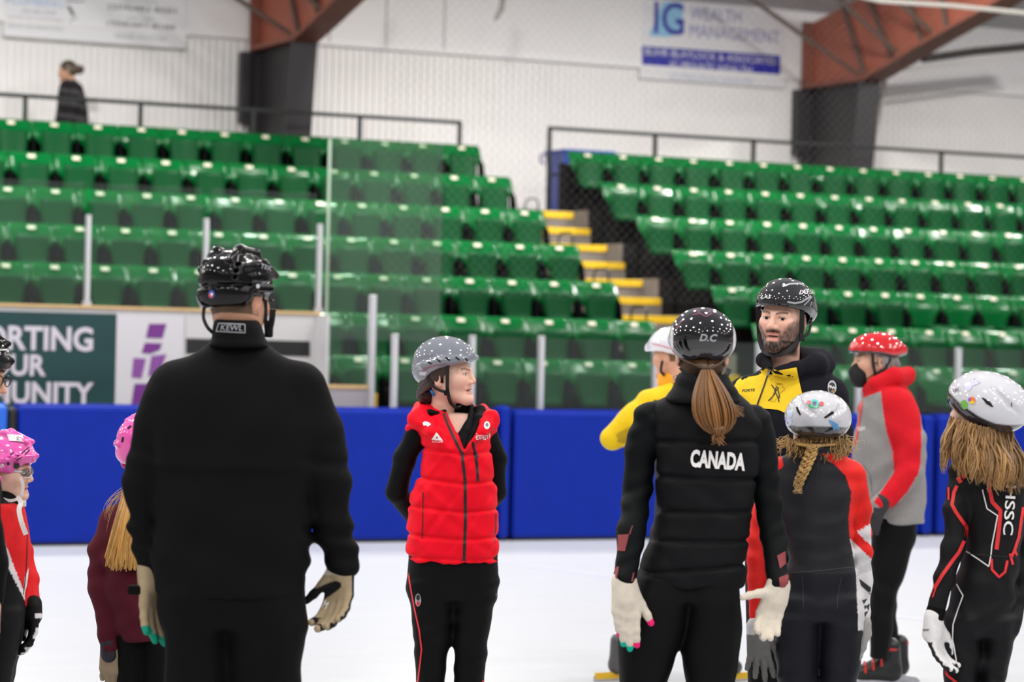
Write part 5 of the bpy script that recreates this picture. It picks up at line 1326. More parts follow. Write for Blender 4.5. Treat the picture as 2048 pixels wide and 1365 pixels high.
# ---------------------------------------------------------------- 5. child with braid and white helmet
def girl_braid():
    P = Person('child from behind in charcoal and red skinsuit with blond braid and white helmet', 9.17, 1638); p = P.p; B = P.base
    t_rows = P.rows([(884, 1600, 1668, -.01, .068), (905, 1582, 1682, .0, .08), (920, 1556, 1702, .02, .078), (945, 1545, 1715, .02, .092), (990, 1546, 1712, .02, .105), (1050, 1560, 1708, .02, .105), (1115, 1578, 1706, .02, .10), (1160, 1568, 1714, .02, .108), (1205, 1554, 1724, .02, .118), (1240, 1552, 1724, .02, .115)])
    aL = ([p(1556, 945, .02), p(1528, 1020, .02), p(1514, 1090, .01), p(1513, 1160, -.01), p(1512, 1248, -.03)], [.042, .038, .034, .030, .021])
    aR = ([p(1706, 948, .02), p(1720, 1020, .03), p(1724, 1090, .03), p(1728, 1160, .02), p(1728, 1248, .0)], [.042, .038, .032, .027, .018])
    lr = [P.rows([(1190, 1552, 1640, .02, .11), (1240, 1550, 1638, .02, .115), (1300, 1549, 1634, .02, .10), (1365, 1555, 1634, .02, .085), (1480, 1565, 1626, .03, .068), (1621, 1575, 1618, .03, .048)]),
          P.rows([(1190, 1636, 1724, .02, .11), (1240, 1638, 1726, .02, .115), (1300, 1637, 1724, .02, .10), (1365, 1640, 1713, .02, .085), (1480, 1650, 1708, .03, .068), (1621, 1658, 1700, .03, .048)])]
    s = Shape(); s.loft(t_rows, k=.03); s.chain(*aL, k=.03); s.chain(*aR, k=.03); [s.loft(L, k=.02) for L in lr]
    s.disp.append(folds(.0016, 8, 70)); s.disp.append(folds(.0016, -20, 52, 1.2))
    xm = p(1640, 1000).x
    s.disp.append(lambda X, Y, Z: -.0035*np.sin(95*(Z+.10*np.abs(X-xm)*np.sign(X-xm))+2*np.sin(14*X))*np.exp(-((Z-p(1640, 1090).z)/.09)**2))
    ch, rd, wh, lg = lin(40, 40, 45), lin(232, 40, 36), lin(232, 230, 232), lin(30, 31, 38)
    xa = p(1600, 1000).x; zc = p(1638, 1145).z
    Lp, Rp = [np.array(v[:]) for v in aL[0]], [np.array(v[:]) for v in aR[0]]
    def sc(V, N):
        C = np.tile(ch, (len(V), 1)); px = proj_np(V); x, y = px[:, 0], px[:, 1]
        C[V[:, 2] < zc] = lg
        C[(x < 1546) & (y < 1247) & (y > 925)] = rd; C[(x < 1570+ (948-y)*-.2) & (y < 952) & (x < 1585-(y-915)*1.05)] = rd
        ra = (x > np.interp(y, [905, 915, 950, 985, 1040, 1080, 1110, 1150, 1240], [1640, 1652, 1690, 1703, 1697, 1700, 1706, 1712, 1716])) & (y > 908)
        C[ra & (y < 1252)] = rd
        # white lower sleeve with red chevron
        wt = ra & (y > 1075+(x-1697)*.95); C[wt & (y < 1262)] = wh
        C[ra & inpoly(px, [(1713, 1064), (1742, 1048), (1742, 1092)])] = wh
        C[ra & inpoly(px, [(1714, 1138), (1746, 1122), (1746, 1140), (1716, 1152)])] = lin(205, 205, 208)
        C[(x < 1530) & (y > 1240) & (y < 1252)] = lin(60, 70, 170)
        return C
    st = P.sdf('skinsuit', s, .0052, suit_m, sc, keep='suit')
    dk = mat('print_charcoal', (38, 38, 42), rough=.55)
    for poly in ([(1718, 1158), (1742, 1176), (1742, 1190), (1722, 1172)], [(1741, 1184), (1735, 1196), (1741, 1204)], [(1724, 1202), (1735, 1198), (1728, 1209)], [(1740, 1204), (1733, 1214), (1738, 1222)], [(1728, 1212), (1735, 1212), (1730, 1220)], [(1737, 1222), (1729, 1226), (1730, 1236)]): P.poly('suit', poly, dk, 'sleeve_print', .003)
    P.stripe('suit', [(1605, 1155), (1606, 1185), (1607, 1215)], 1, lg_m := mat('seam_grey', (60, 60, 66), rough=.6), 'seam'); P.stripe('suit', [(1683, 1155), (1676, 1190), (1674, 1220)], 1, lg_m, 'seam')
    P.stripe('suit', [(1576, 1147), (1640, 1142), (1712, 1134)], 1.4, lg_m, 'waist_seam')
    # head
    M = head_matrix(p(1633, 864, .02), 183, 4, 0); SCL = .93; hs = head_shape(child=True, long_neck=.045, neck_back=.0); V, Q = hs.mesh(.005); C = head_cols(V, (226, 186, 166), (200, 120, 112), hair=(150, 116, 76), hair_low=-.08)
    sh = Shape(); sh.loft(t_rows, k=.03); sh.chain(*aL); sh.chain(*aR); [sh.loft(L, k=.02) for L in lr]
    finish_body(P, sh, xform(V, M, SCL), Q, C, (226, 186, 166))
    # white helmet with dark lower band
    cut = [(-.14, .040), (-.06, .020), (.0, .000), (.06, -.016), (.10, -.030), (.17, -.030)]
    def ex(s): s.ell((0, .045, .045), (.110, .105, .080), k=.02)
    def whel(P, M, sc_, cut, keep):
        hm = helm(cut, c=(0, .012, .050), r=(.112, .130, .092), extra=ex)
        for x in (-1, 1):
            hm.chain([Vector((x*.035, .148, .055)), Vector((x*.062, .120, .078)), Vector((x*.075, .06, .115))], [.005, .006, .004], k=.012, mode='-')
        ys, zs = [q[0] for q in cut], [q[1] for q in cut]
        def hc(V, N):
            C = np.tile(lin(208, 208, 214), (len(V), 1)); zz = V[:, 2]-np.interp(V[:, 1], ys, zs); w = np.clip((.042-zz)/.005+.5, 0, 1)[:, None]; return C*(1-w)+lin(52, 49, 52)*w
        return put(P, 'helmet', hm, .0033, M, sc_, shell_m, hc, keep=keep)
    P.whel = whel
    ho = whel(P, M, .97, cut, 'helmet')
    P.poly('helmet', [(1591, 815), (1595, 814), (1602, 829), (1600, 832), (1594, 824)], vent_k, 'vent'); P.poly('helmet', [(1648, 835), (1664, 823), (1668, 824), (1668, 828), (1650, 838)], vent_k, 'vent')
    bl = mat('sticker_sea_blue', (96, 160, 214), rough=.3); gr = mat('sticker_green', (70, 170, 110), rough=.3); tl = mat('sticker_teal', (92, 198, 190), rough=.3); ro = mat('sticker_rose', (214, 96, 110), rough=.3); pb = mat('sticker_pale_blue', (200, 220, 244), rough=.3); gy = mat('sticker_mauve', (110, 96, 120), rough=.3)
    for cx, cy, rx, ry, m in ((1618, 805, 4.5, 4, ro), (1643, 808, 5, 4.5, ro), (1628, 811, 12, 6.5, gr), (1629, 807, 8.5, 8, tl), (1629, 808, 4, 5, gy)): P.disc('helmet', cx, cy, rx, ry, m, 'wreath_sticker', .002+.0006*(rx < 9)+.0006*(rx < 5))
    P.poly('helmet', [(1657, 840), (1665, 842), (1676, 850), (1680, 862), (1672, 857), (1668, 863), (1664, 852), (1658, 845)], bl, 'turtle_sticker'); P.disc('helmet', 1580, 828, 5, 8, pb, 'pale_sticker'); P.disc('helmet', 1578, 845, 6, 8, pb, 'pale_sticker')
    P.stripe('helmet', [(1612, 884), (1622, 886)], 2, print_w, 'rear_mark')
    # curly hair and braid
    R = random.Random(8); paths, cols, rs = [], [], []
    def curl(a, dirv, ln, n=14, amp=.012, fr=2.2, ph=0):
        o = []; sd = dirv.cross(Vector((0, 1, 0))).normalized()
        for i in range(n):
            t = i/(n-1); o.append(a+dirv*ln*t+sd*math.sin(ph+fr*6.283*t)*amp*t+Vector((0, math.cos(ph+fr*6.283*t)*amp*t, 0)))
        return o
    for i in range(420):
        px_ = R.uniform(1575, 1692); a_ = p(px_, 880+R.uniform(-4, 6), -.05+R.uniform(-.02, .03)); d_ = Vector(((px_-1612)/600*R.uniform(-.5, 1.1), R.uniform(-.3, .2), -1)).normalized()
        paths.append(curl(a_, d_, R.uniform(.03, .075), amp=R.uniform(.003, .009), fr=R.uniform(1., 2.), ph=R.uniform(0, 6))); v = R.uniform(.5, 1.3); cols.append(tuple(lin(176, 138, 84)*v)); rs.append(R.uniform(.001, .0022))
    for i in range(40):
        right = R.random() < .6; px_ = (1690 if right else 1575)+R.uniform(-6, 4); a_ = p(px_, 868+R.uniform(0, 24), -.01); d_ = Vector((.35 if right else -.6, 0, -.6+R.uniform(-.3, .5))).normalized(); paths.append(curl(a_, d_, R.uniform(.03, .07), amp=.010, fr=R.uniform(1.2, 2.2), ph=R.uniform(0, 6))); v = R.uniform(.9, 1.4); cols.append(tuple(lin(196, 160, 104)*v)); rs.append(.0012)
    c0, c1 = p(1622, 900, -.075), p(1600, 965, -.12)
    for i in range(120):                                   # hair gathered into the braid
        a_ = p(R.uniform(1585, 1680), 884, -.05); paths.append(bez(a_, a_+Vector((0, -.03, -.02)), c0+Vector((R.uniform(-.02, .02), -.03, .03)), c0+Vector((R.uniform(-.015, .015), R.uniform(-.01, .01), -.01)), 7)); v = R.uniform(.6, 1.2); cols.append(tuple(lin(178, 140, 84)*v)); rs.append(.004)
    ax = [p(1626, 895, -.08), p(1618, 920, -.10), p(1605, 945, -.115), p(1596, 970, -.12)]
    N_ = 40
    for strand in range(3):
        for f in range(26):
            pts = []; ph = strand*2.094; o_ = Vector((R.uniform(-1, 1), R.uniform(-1, 1), R.uniform(-1, 1)))*.0065
            for i in range(N_):
                t = i/(N_-1); c_ = bez(*ax, 41)[int(t*40)]; w_ = .015*(1-.35*t); a_ = ph+t*6.283*2.4
                pts.append(c_+Vector((math.sin(a_)*w_, math.sin(2*a_)*w_*.55, math.cos(a_)*w_*.25))+o_)
            paths.append(pts); v = R.uniform(.7, 1.35); cols.append(tuple(lin(190, 150, 90)*v)); rs.append(.0026)
    for i in range(26):
        paths.append(curl(p(1596+R.uniform(-5, 5), 968, -.12), Vector((R.uniform(-.3, .3), 0, -1)).normalized(), R.uniform(.012, .035), n=6, amp=.006)); cols.append(tuple(lin(200, 164, 110)*R.uniform(.8, 1.2))); rs.append(.0018)
    strands(paths, rs, B, 'braided_hair', hair_m, P.e, cols)
    q = MB(); q.tube([p(1633, 890, -.09)-B, p(1637, 930, -.10)-B, p(1632, 965, -.115)-B, p(1622, 985, -.115)-B, p(1612, 978, -.115)-B, p(1622, 962, -.115)-B, p(1634, 930, -.10)-B], .0013, 5); q.build('cord', strap_k, ho)
    strap(ho, B, [p(1598, 880, -.02), p(1622, 897, -.08), p(1648, 895, -.08), p(1668, 880, -.02)], .012, strap_k, 'neck_strap')
    # grey gloves
    gy_ = lin(120, 118, 116)
    g = Shape(); w = p(1513, 1256, -.03); hand(g, w, Vector((.12, .02, -1)), Vector((1, .2, 0)), Vector((-.1, 1, 0)), .98, curl=(8, 9, 10, 12), spread=(14, 5, -4, -13), thumb=(.75, .66, .10), tcurl=6, r=.0108); g.cap(p(1513, 1246, -.03), p(1516, 1285, -.03), .026, .030, k=.012)
    P.sdf('glove', g, .0036, glove_m, lambda V, N: np.where((proj_np(V)[:, 1] < 1270)[:, None], lin(214, 212, 214), gy_))
    g = Shape(); w = p(1727, 1250, .0); hand(g, w, Vector((-.12, .02, -1)), Vector((-.2, 1, 0)), Vector((-1, -.2, 0)), .95, curl=(14, 14, 14, 14), r=.0105); g.cap(p(1727, 1240, 0), p(1727, 1268, 0), .022, .028, k=.012)
    P.sdf('glove', g, .004, glove_m, lambda V, N: np.tile(lin(172, 170, 168), (len(V), 1)))
    for dx in (1597, 1678): skate(P, dx, 1700, (.0, 1), size=.9)
    return whel
WHEL = girl_braid()

# ---------------------------------------------------------------- 6. child with long hair at the right edge
def girl_right():
    P = Person('child in black skinsuit with red lines, long loose hair and white helmet at right edge', 8.87, 1965); p = P.p; B = P.base
    t_rows = P.rows([(895, 1945, 2005, .02, .05), (912, 1925, 2030, .02, .07), (935, 1912, 2050, .02, .085), (965, 1912, 2055, .02, .098), (1020, 1922, 2052, .02, .11), (1080, 1930, 2042, .02, .108), (1125, 1924, 2036, .02, .105), (1180, 1905, 2030, .02, .112), (1230, 1894, 2028, .02, .118), (1270, 1890, 2026, .02, .115)])
    aL = ([p(1922, 945, .02), p(1914, 1020, -.02), p(1908, 1090, -.05), p(1888, 1160, -.07), p(1868, 1240, -.09)], [.042, .040, .036, .032, .026])
    aR = ([p(2040, 945, .03), p(2052, 1020, .05), p(2048, 1110, .06), p(2036, 1200, .02), p(2026, 1260, -.04)], [.042, .038, .034, .028, .022])
    lr = [P.rows([(1230, 1892, 1962, .02, .11), (1290, 1886, 1962, .02, .105), (1365, 1890, 1954, .01, .09), (1480, 1896, 1950, .03, .075), (1658, 1905, 1945, .03, .05)]), P.rows([(1230, 1958, 2028, .02, .11), (1290, 1958, 2022, .02, .105), (1365, 1956, 2008, .01, .09), (1480, 1960, 2006, .03, .075), (1658, 1966, 2004, .03, .05)])]
    s = Shape(); s.loft(t_rows, k=.03); s.chain(*aL, k=.025); s.chain(*aR, k=.025); [s.loft(L, k=.025) for L in lr]; s.disp.append(folds(.0018, 15, 55)); s.disp.append(folds(.0016, -30, 72, 1)); s.disp.append(folds(.0014, 70, 30, 2))
    bk = lin(17, 16, 19)
    st = P.sdf('skinsuit', s, .0052, suit_m, lambda V, N: np.tile(bk, (len(V), 1)), keep='suit')
    rd = print_r; S = lambda pts, w, m, nm='red_line': P.stripe('suit', pts, w, m, nm, .003)
    S([(1914, 972), (1908, 985), (1904, 1010), (1912, 1025), (1934, 1056), (1932, 1075), (1918, 1105), (1905, 1122), (1885, 1150), (1870, 1175), (1863, 1195)], 7, rd)
    S([(1925, 948), (1930, 957)], 8, rd); S([(1915, 955), (1922, 966)], 8, rd); S([(1897, 975), (1897, 1000)], 4, rd)
    S([(1976, 952), (1978, 975), (1985, 1005), (2001, 1022), (1998, 1060), (1993, 1100)], 8, rd); S([(1983, 1118), (1984, 1140), (1998, 1155), (2010, 1145), (2015, 1122)], 5, rd); S([(2047, 1015), (2043, 1040), (2038, 1075), (2028, 1105), (2022, 1115)], 6, rd); S([(2020, 1108), (2026, 1130)], 5, rd); S([(2030, 1100), (2034, 1112)], 4, rd)
    S([(1965, 980), (1967, 990), (1974, 1018), (1995, 1032), (1990, 1060), (1984, 1090), (1982, 1110), (1978, 1132)], 2.2, print_w, 'white_line'); S([(1932, 1103), (1955, 1118), (1978, 1134)], 2.2, print_w, 'white_line')
    S([(1911, 1165), (1919, 1180), (1926, 1192), (1915, 1222), (1906, 1250), (1905, 1280), (1908, 1295), (1914, 1330), (1895, 1340)], 2.5, print_w, 'white_line'); S([(1884, 1332), (1895, 1352), (1915, 1368)], 5, rd)
    P.text('suit', 'RHSSC', 2020, 1008, 126, 20, print_w, rot=1.64, bold=.01, name='club_lettering', off=.006)
    P.stripe('suit', [(1935, 1108), (1985, 1112), (2035, 1115)], 2, print_k, 'fold_shade_line', .003)  # dark ribbon painted as the shade of a waist fold
    # head and helmet
    M = head_matrix(p(1962, 832, .01), -128, -15, 6); SCL = .95; hs = head_shape(child=True, long_neck=.07, neck_back=.01); V, Q = hs.mesh(.005); C = head_cols(V, (226, 186, 166), (200, 120, 112), hair=(140, 106, 68), hair_low=-.08)
    sh = Shape(); sh.loft(t_rows, k=.03); sh.chain(*aL); sh.chain(*aR); [sh.loft(L, k=.02) for L in lr]
    finish_body(P, sh, xform(V, M, SCL), Q, C, (226, 186, 166))
    cut = [(-.14, .030), (-.06, .014), (.0, -.002), (.06, -.018), (.10, -.028), (.17, -.024)]
    ho = WHEL(P, M, 1.04, cut, 'helmet')
    P.poly('helmet', [(1963, 796), (1967, 796), (1980, 804), (1987, 814), (1984, 815), (1972, 808)], vent_k, 'vent'); P.poly('helmet', [(2022, 806), (2024, 806), (2024, 816), (2022, 812)], vent_k, 'vent')
    P.text('helmet', 'LAS', 1912, 780, 12, 6, print_k, rot=-.25, bold=.02, name='helmet_lettering')
    lv = mat('sticker_lavender', (206, 200, 226), rough=.3); P.disc('helmet', 1936, 773, 8, 9, lv, 'sticker'); P.poly('helmet', [(1942, 766), (1948, 757), (1946, 766), (1961, 766), (1945, 773)], lv, 'sticker')
    P.poly('helmet', [(1922, 803), (1930, 800), (1936, 808), (1934, 818), (1928, 820), (1922, 812)], mat('sticker_leaf', (120, 186, 84), rough=.3), 'leaf_sticker'); P.disc('helmet', 1944, 801, 7, 7, mat('sticker_orange', (240, 120, 60), rough=.3), 'ball_sticker'); P.disc('helmet', 1944, 805, 5.5, 3.5, mat('sticker_yellow', (246, 200, 60), rough=.3), 'ball_sticker', .003); P.disc('helmet', 1939, 800, 3, 4, mat('sticker_violet', (150, 90, 190), rough=.3), 'ball_sticker', .003)
    # hair
    R = random.Random(11); paths, cols, rs = [], [], []
    for c in range(46):
        u = (c+R.random())/46; ex_ = 1893+u*150+R.uniform(-10, 10); L_ = R.uniform(.75, 1.0); ey_ = 924+58*min(1, u*1.6)*L_+R.uniform(-14, 6); dy1 = -.075-.075*math.sin(math.pi*u)+R.uniform(-.015, .015)+(.03 if u < .35 else 0)
        b_ = p(ex_, ey_, dy1); bow = R.uniform(-.035, .035); vc = R.uniform(.62, 1.4)
        for i in range(15):
            uu = min(1, max(0, u+R.gauss(0, .035))); px0 = 1902+uu*122; py0 = 836+22*min(1, uu*1.8)+R.uniform(-4, 8); dy0 = -.02-.09*math.sin(math.pi*min(1, uu*1.05))+R.uniform(-.012, .03)
            a_ = p(px0, py0, dy0); e_ = b_+Vector((R.gauss(0, .006), R.gauss(0, .006), R.gauss(0, .012)))
            pts = bez(a_, a_+Vector((bow*.4+R.gauss(0, .006), -.014, -.05)), e_+Vector((bow+R.gauss(0, .006), -.006, .06)), e_, 14)
            ph = c*1.7; pts = [q+Vector((math.sin(ph+j*.62)*.005, math.cos(ph+j*.62)*.003, 0)) for j, q in enumerate(pts)]
            paths.append(pts); v = vc*R.uniform(.75, 1.25); cols.append(tuple(lin(156, 118, 72)*v)); rs.append(R.uniform(.0020, .0042))
    for i in range(90):
        a_ = p(1900+R.uniform(-2, 6), 838+R.uniform(0, 30), .0); b_ = p(1885+R.uniform(-4, 8), 890+R.uniform(0, 60), -.02); paths.append(bez(a_, a_+Vector((-.015, 0, -.03)), b_+Vector((-.01, 0, .03)), b_, 8)); cols.append(tuple(lin(176, 140, 90)*R.uniform(.7, 1.2))); rs.append(R.uniform(.001, .003))
    strands(paths, rs, B, 'long_hair', hair_m, P.e, cols)
    strap(ho, B, [p(1948, 852, -.06), p(1932, 862, -.06), p(1920, 872, -.04), p(1926, 892, -.02)], .013, strap_k, 'side_strap')
    # white glove
    g = Shape(); w = p(1866, 1240, -.09); hand(g, w, Vector((.14, -.02, -1)), Vector((.55, .85, 0)), Vector((.85, -.4, .1)), .98, curl=(20, 18, 16, 14), spread=(4, 1, -2, -6), thumb=(.8, .5, .3), r=.0115); g.cap(p(1868, 1232, -.09), p(1864, 1268, -.09), .030, .032, k=.012)
    def gc(V, N):
        C = np.tile(lin(228, 226, 226), (len(V), 1)); px = proj_np(V); C[(px[:, 1] > 1285) & (N[:, 0] < -.15)] = lin(40, 38, 40); return C
    P.sdf('glove', g, .0036, glove_m, gc, keep='glove'); P.text('glove', 'roger', 1851, 1262, 16, 6, print_k, rot=.0, shear=.3, bold=.02, name='glove_lettering')
    q = Shape(); q.cap(p(1872, 1222, -.085), p(1868, 1236, -.09), .031, .031, k=.01); P.sdf('cuff', q, .005, cloth_black)
    for dx in (1924, 1984): skate(P, dx, 1740, (-.4, 1), size=.9)
girl_right()
# ---------------------------------------------------------------- 7. man with red helmet and black mask
def man_red():
    P = Person('person in grey and red raglan hoodie with black face mask and red helmet', 13.9, 1775); p = P.p; B = P.base
    t_rows = P.rows([(765, 1742, 1806, .0, .10), (785, 1728, 1822, .0, .17), (812, 1718, 1832, .0, .20), (860, 1711, 1844, .0, .205), (930, 1705, 1850, .0, .20), (1000, 1704, 1852, .0, .195), (1046, 1730, 1848, .0, .19)])
    aN = ([p(1796, 812, -.16), p(1822, 880, -.20), p(1822, 940, -.22), p(1788, 985, -.24), p(1760, 1008, -.26)], [.085, .078, .070, .060, .045])
    aF = ([p(1786, 812, .16), p(1806, 900, .2), p(1790, 960, .2), p(1745, 1000, .12)], [.08, .07, .06, .045])
    s = Shape(); s.loft(t_rows, k=.04, n=2.2); s.chain(*aN, k=.03); s.chain(*aF, k=.03)
    s.chain([p(1730, 782, -.02), p(1752, 770, -.11), p(1790, 752, -.11), p(1812, 752, 0), p(1790, 752, .10), p(1752, 768, .10), p(1730, 782, .02)], [.02, .035, .045, .05, .045, .035, .02], k=.03)
    s.loft(P.rows([(725, 1738, 1792, 0, .065), (765, 1734, 1788, 0, .065), (784, 1732, 1748, 0, .03)]), k=.012, mode='-')
    s.disp.append(folds(.004, 18, 30)); s.disp.append(folds(.003, -25, 38, 1.5)); xs = p(1795, 900).x
    gy, rd = lin(140, 138, 137), lin(206, 22, 36)
    poly = [(1716, 800), (1728, 770), (1748, 745), (1800, 728), (1836, 735), (1834, 775), (1836, 800), (1842, 840), (1843, 880), (1842, 920), (1838, 945), (1815, 985), (1790, 1012), (1766, 1022), (1748, 1004), (1768, 975), (1788, 945), (1786, 905), (1772, 860), (1765, 815), (1762, 783), (1742, 790), (1727, 796)]
    def jc(V, N):
        C = np.tile(gy, (len(V), 1)); px = proj_np(V); C[inpoly(px, poly)] = rd; return C
    P.sdf('hoodie', s, .0062, knit_m, jc, keep='hoodie')
    P.stripe('hoodie', [(1726, 790), (1720, 830), (1714, 870), (1709, 892)], 4, print_r, 'drawstring', .006); P.stripe('hoodie', [(1722, 790), (1714, 830), (1708, 866)], 3, print_r, 'drawstring', .006)
    P.text('hoodie', 'TEAM', 1722, 858, 16, 8, print_w, rot=-.1, name='chest_lettering'); P.stripe('hoodie', [(1726, 930), (1740, 950), (1744, 985)], 1.5, mat('seam_dark_grey', (104, 102, 102), rough=.8), 'pocket_seam')
    lr = [P.rows([(1030, 1742, 1838, -.08, .11), (1090, 1742, 1828, -.08, .10), (1150, 1740, 1808, -.09, .09), (1200, 1738, 1790, -.10, .08), (1260, 1738, 1784, -.10, .075), (1318, 1740, 1778, -.10, .06)]), P.rows([(1030, 1742, 1838, .08, .11), (1090, 1745, 1826, .1, .10), (1150, 1748, 1806, .15, .09), (1200, 1750, 1792, .22, .08), (1260, 1756, 1794, .28, .075), (1314, 1764, 1797, .32, .06)])]
    s = Shape(); [s.loft(L, k=.04) for L in lr]; s.disp.append(folds(.004, 20, 36)); P.sdf('trousers', s, .009, tights_black)
    M = head_matrix(p(1748, 722, 0), -80, 2, 0); SCL = 1.0; hs = head_shape(long_neck=.12); V, Q = hs.mesh(.004); C = head_cols(V, (214, 166, 140), (190, 110, 100), hair=(150, 148, 146), brow=(120, 100, 84), blush=(220, 120, 100))
    sh = Shape(); sh.loft(t_rows, k=.03); sh.chain(*aN); sh.chain(*aF); [sh.loft(L, k=.03) for L in lr]
    bo = finish_body(P, sh, xform(V, M, SCL), Q, C, (214, 166, 140)); eyes(bo, B, M, SCL)
    m = Shape(); m.ell((0, -.080, -.074), (.058, .048, .062), k=.02); m.cap((0, -.10, -.03), (0, -.112, -.05), .016, .02, k=.02); mo = put(P, 'face_mask', m, .004, M, SCL, mat('mask_black', (12, 11, 14), rough=.8))
    W_ = lambda x, y, z: M@Vector((x, y, z))
    strap(mo, B, [W_(.052, -.06, -.035), W_(.072, -.02, -.012), W_(.084, .03, -.01)], .004, strap_k, 'ear_loop')
    strap(mo, B, [W_(.05, -.055, -.09), W_(.07, -.01, -.06), W_(.084, .03, -.035)], .004, strap_k, 'ear_loop')
    R = random.Random(3); paths, cols = [], []
    for i in range(90):
        y = R.uniform(.015, .10); a_ = Vector(((.078-.35*max(0, y-.04))*(1 if R.random() < .8 else -1), y, .03)); b_ = a_+Vector((0, .012+R.uniform(-.01, .015), -.085+R.uniform(-.02, .03))); paths.append([M@q for q in bez(a_, a_+Vector((.01, 0, -.02)), b_+Vector((.008, 0, .02)), b_, 6)]); v = R.uniform(.5, 1.3); cols.append(tuple(lin(150, 146, 144)*v))
    strands(paths, .004, B, 'hair', hair_m, P.e, cols)
    q = Shape(); q.loft(P.rows([(752, 1738, 1786, 0, .062), (782, 1726, 1780, 0, .07)]), k=.01); q.loft(P.rows([(740, 1744, 1780, 0, .052), (790, 1732, 1774, 0, .06)]), k=.004, mode='-'); P.sdf('neck_warmer', q, .006, knit_m, lambda V, N: np.where((np.sin(V[:, 0]*160)*np.sin(V[:, 2]*150+V[:, 1]*90) > .45)[:, None], lin(186, 150, 112), lin(40, 34, 34)))
    cut = [(-.15, .042), (-.10, .040), (0, .034), (.06, .020), (.10, .016), (.18, .030)]
    def ex(s): s.cap((0, .06, .055), (0, .142, .048), .065, .030, k=.05); s.ell((0, .04, .045), (.098, .11, .06), k=.02)
    hm = helm(cut, c=(0, .006, .054), r=(.100, .132, .086), extra=ex); ys, zs = [c[0] for c in cut], [c[1] for c in cut]
    def hc(V, N):
        C = np.tile(lin(206, 20, 32), (len(V), 1)); zz = V[:, 2]-np.interp(V[:, 1], ys, zs); C[zz < .012] = lin(46, 44, 48); return C
    ho = put(P, 'helmet', hm, .004, M, 1.02, shell_m, hc, keep='helmet')
    strap(ho, B, [W_(.086, -.035, .04), W_(.084, -.03, -.02), W_(.078, -.02, -.07), W_(.05, -.035, -.11), W_(0, -.05, -.128)], .016, strap_k, 'chin_strap', nrm=(0, -1, 0)); strap(ho, B, [W_(.085, .06, .01), W_(.086, .025, -.045), W_(.079, -.015, -.066)], .014, strap_k, 'side_strap', nrm=(0, -1, 0))
    g = Shape(); w = p(1758, 1008, -.26); hand(g, w, Vector((-.35, 0, -1)), Vector((-1, .2, .3)), Vector((.2, 1, 0)), 1.1, curl=(18, 18, 18, 18), thumb=(.8, .5, .3), r=.0125); g.cap(p(1766, 1002, -.26), p(1752, 1028, -.26), .044, .038, k=.01); P.sdf('glove', g, .005, mat('glove_dark', (38, 34, 38), rough=.7, noise=.1), keep='glove'); P.poly('glove', [(1740, 1018), (1746, 1014), (1746, 1024), (1741, 1030)], mat('print_tan', (190, 170, 150), rough=.7), 'knuckle_patch')
    bt = boot_k; a1 = skate(P, 1768, 1365, (-1, 0), size=1.05)
    for (px_, dy, toe) in ((1752, -.10, 0),):
        pass
    tr = mat('boot_trim_red', (206, 44, 38), rough=.5)
    q = MB()
    c0 = p(1768, 1326, -.0)
    for i, (dx, dz) in enumerate(((-.02, .135), (-.06, .115), (-.10, .10))):
        ctr = Vector((p(1768, 1365).x+dx, P.d, dz)); q = MB(); q.tube([ctr+Vector((0, -.046, -.02))-B, ctr+Vector((0, -.036, .016))-B, ctr+Vector((0, 0, .030))-B, ctr+Vector((0, .036, .016))-B], .007, 5); q.build('boot_strap', tr, a1)
    q = Shape(); c0 = p(1768, 1365); c0.z = .20; q.cap(c0+Vector((.03, 0, .0)), c0+Vector((.03, 0, .008)), .050, .048, k=.01, fl=((0, 0, 1), .5)); P.sdf('boot_cuff', q, .006, tr, parent=a1)
    # far foot
    P2d = P.d; P.d += .32; a2 = skate(P, 1789, 1350, (-.6, .8), size=1.0); q = Shape(); c0 = p(1789, 1350); c0.z = .20; q.cap(c0+Vector((.02, -.02, .0)), c0+Vector((.02, -.02, .008)), .048, .046, k=.01, fl=((0, 0, 1), .5)); P.sdf('boot_cuff', q, .006, tr, parent=a2); P.d = P2d
man_red()

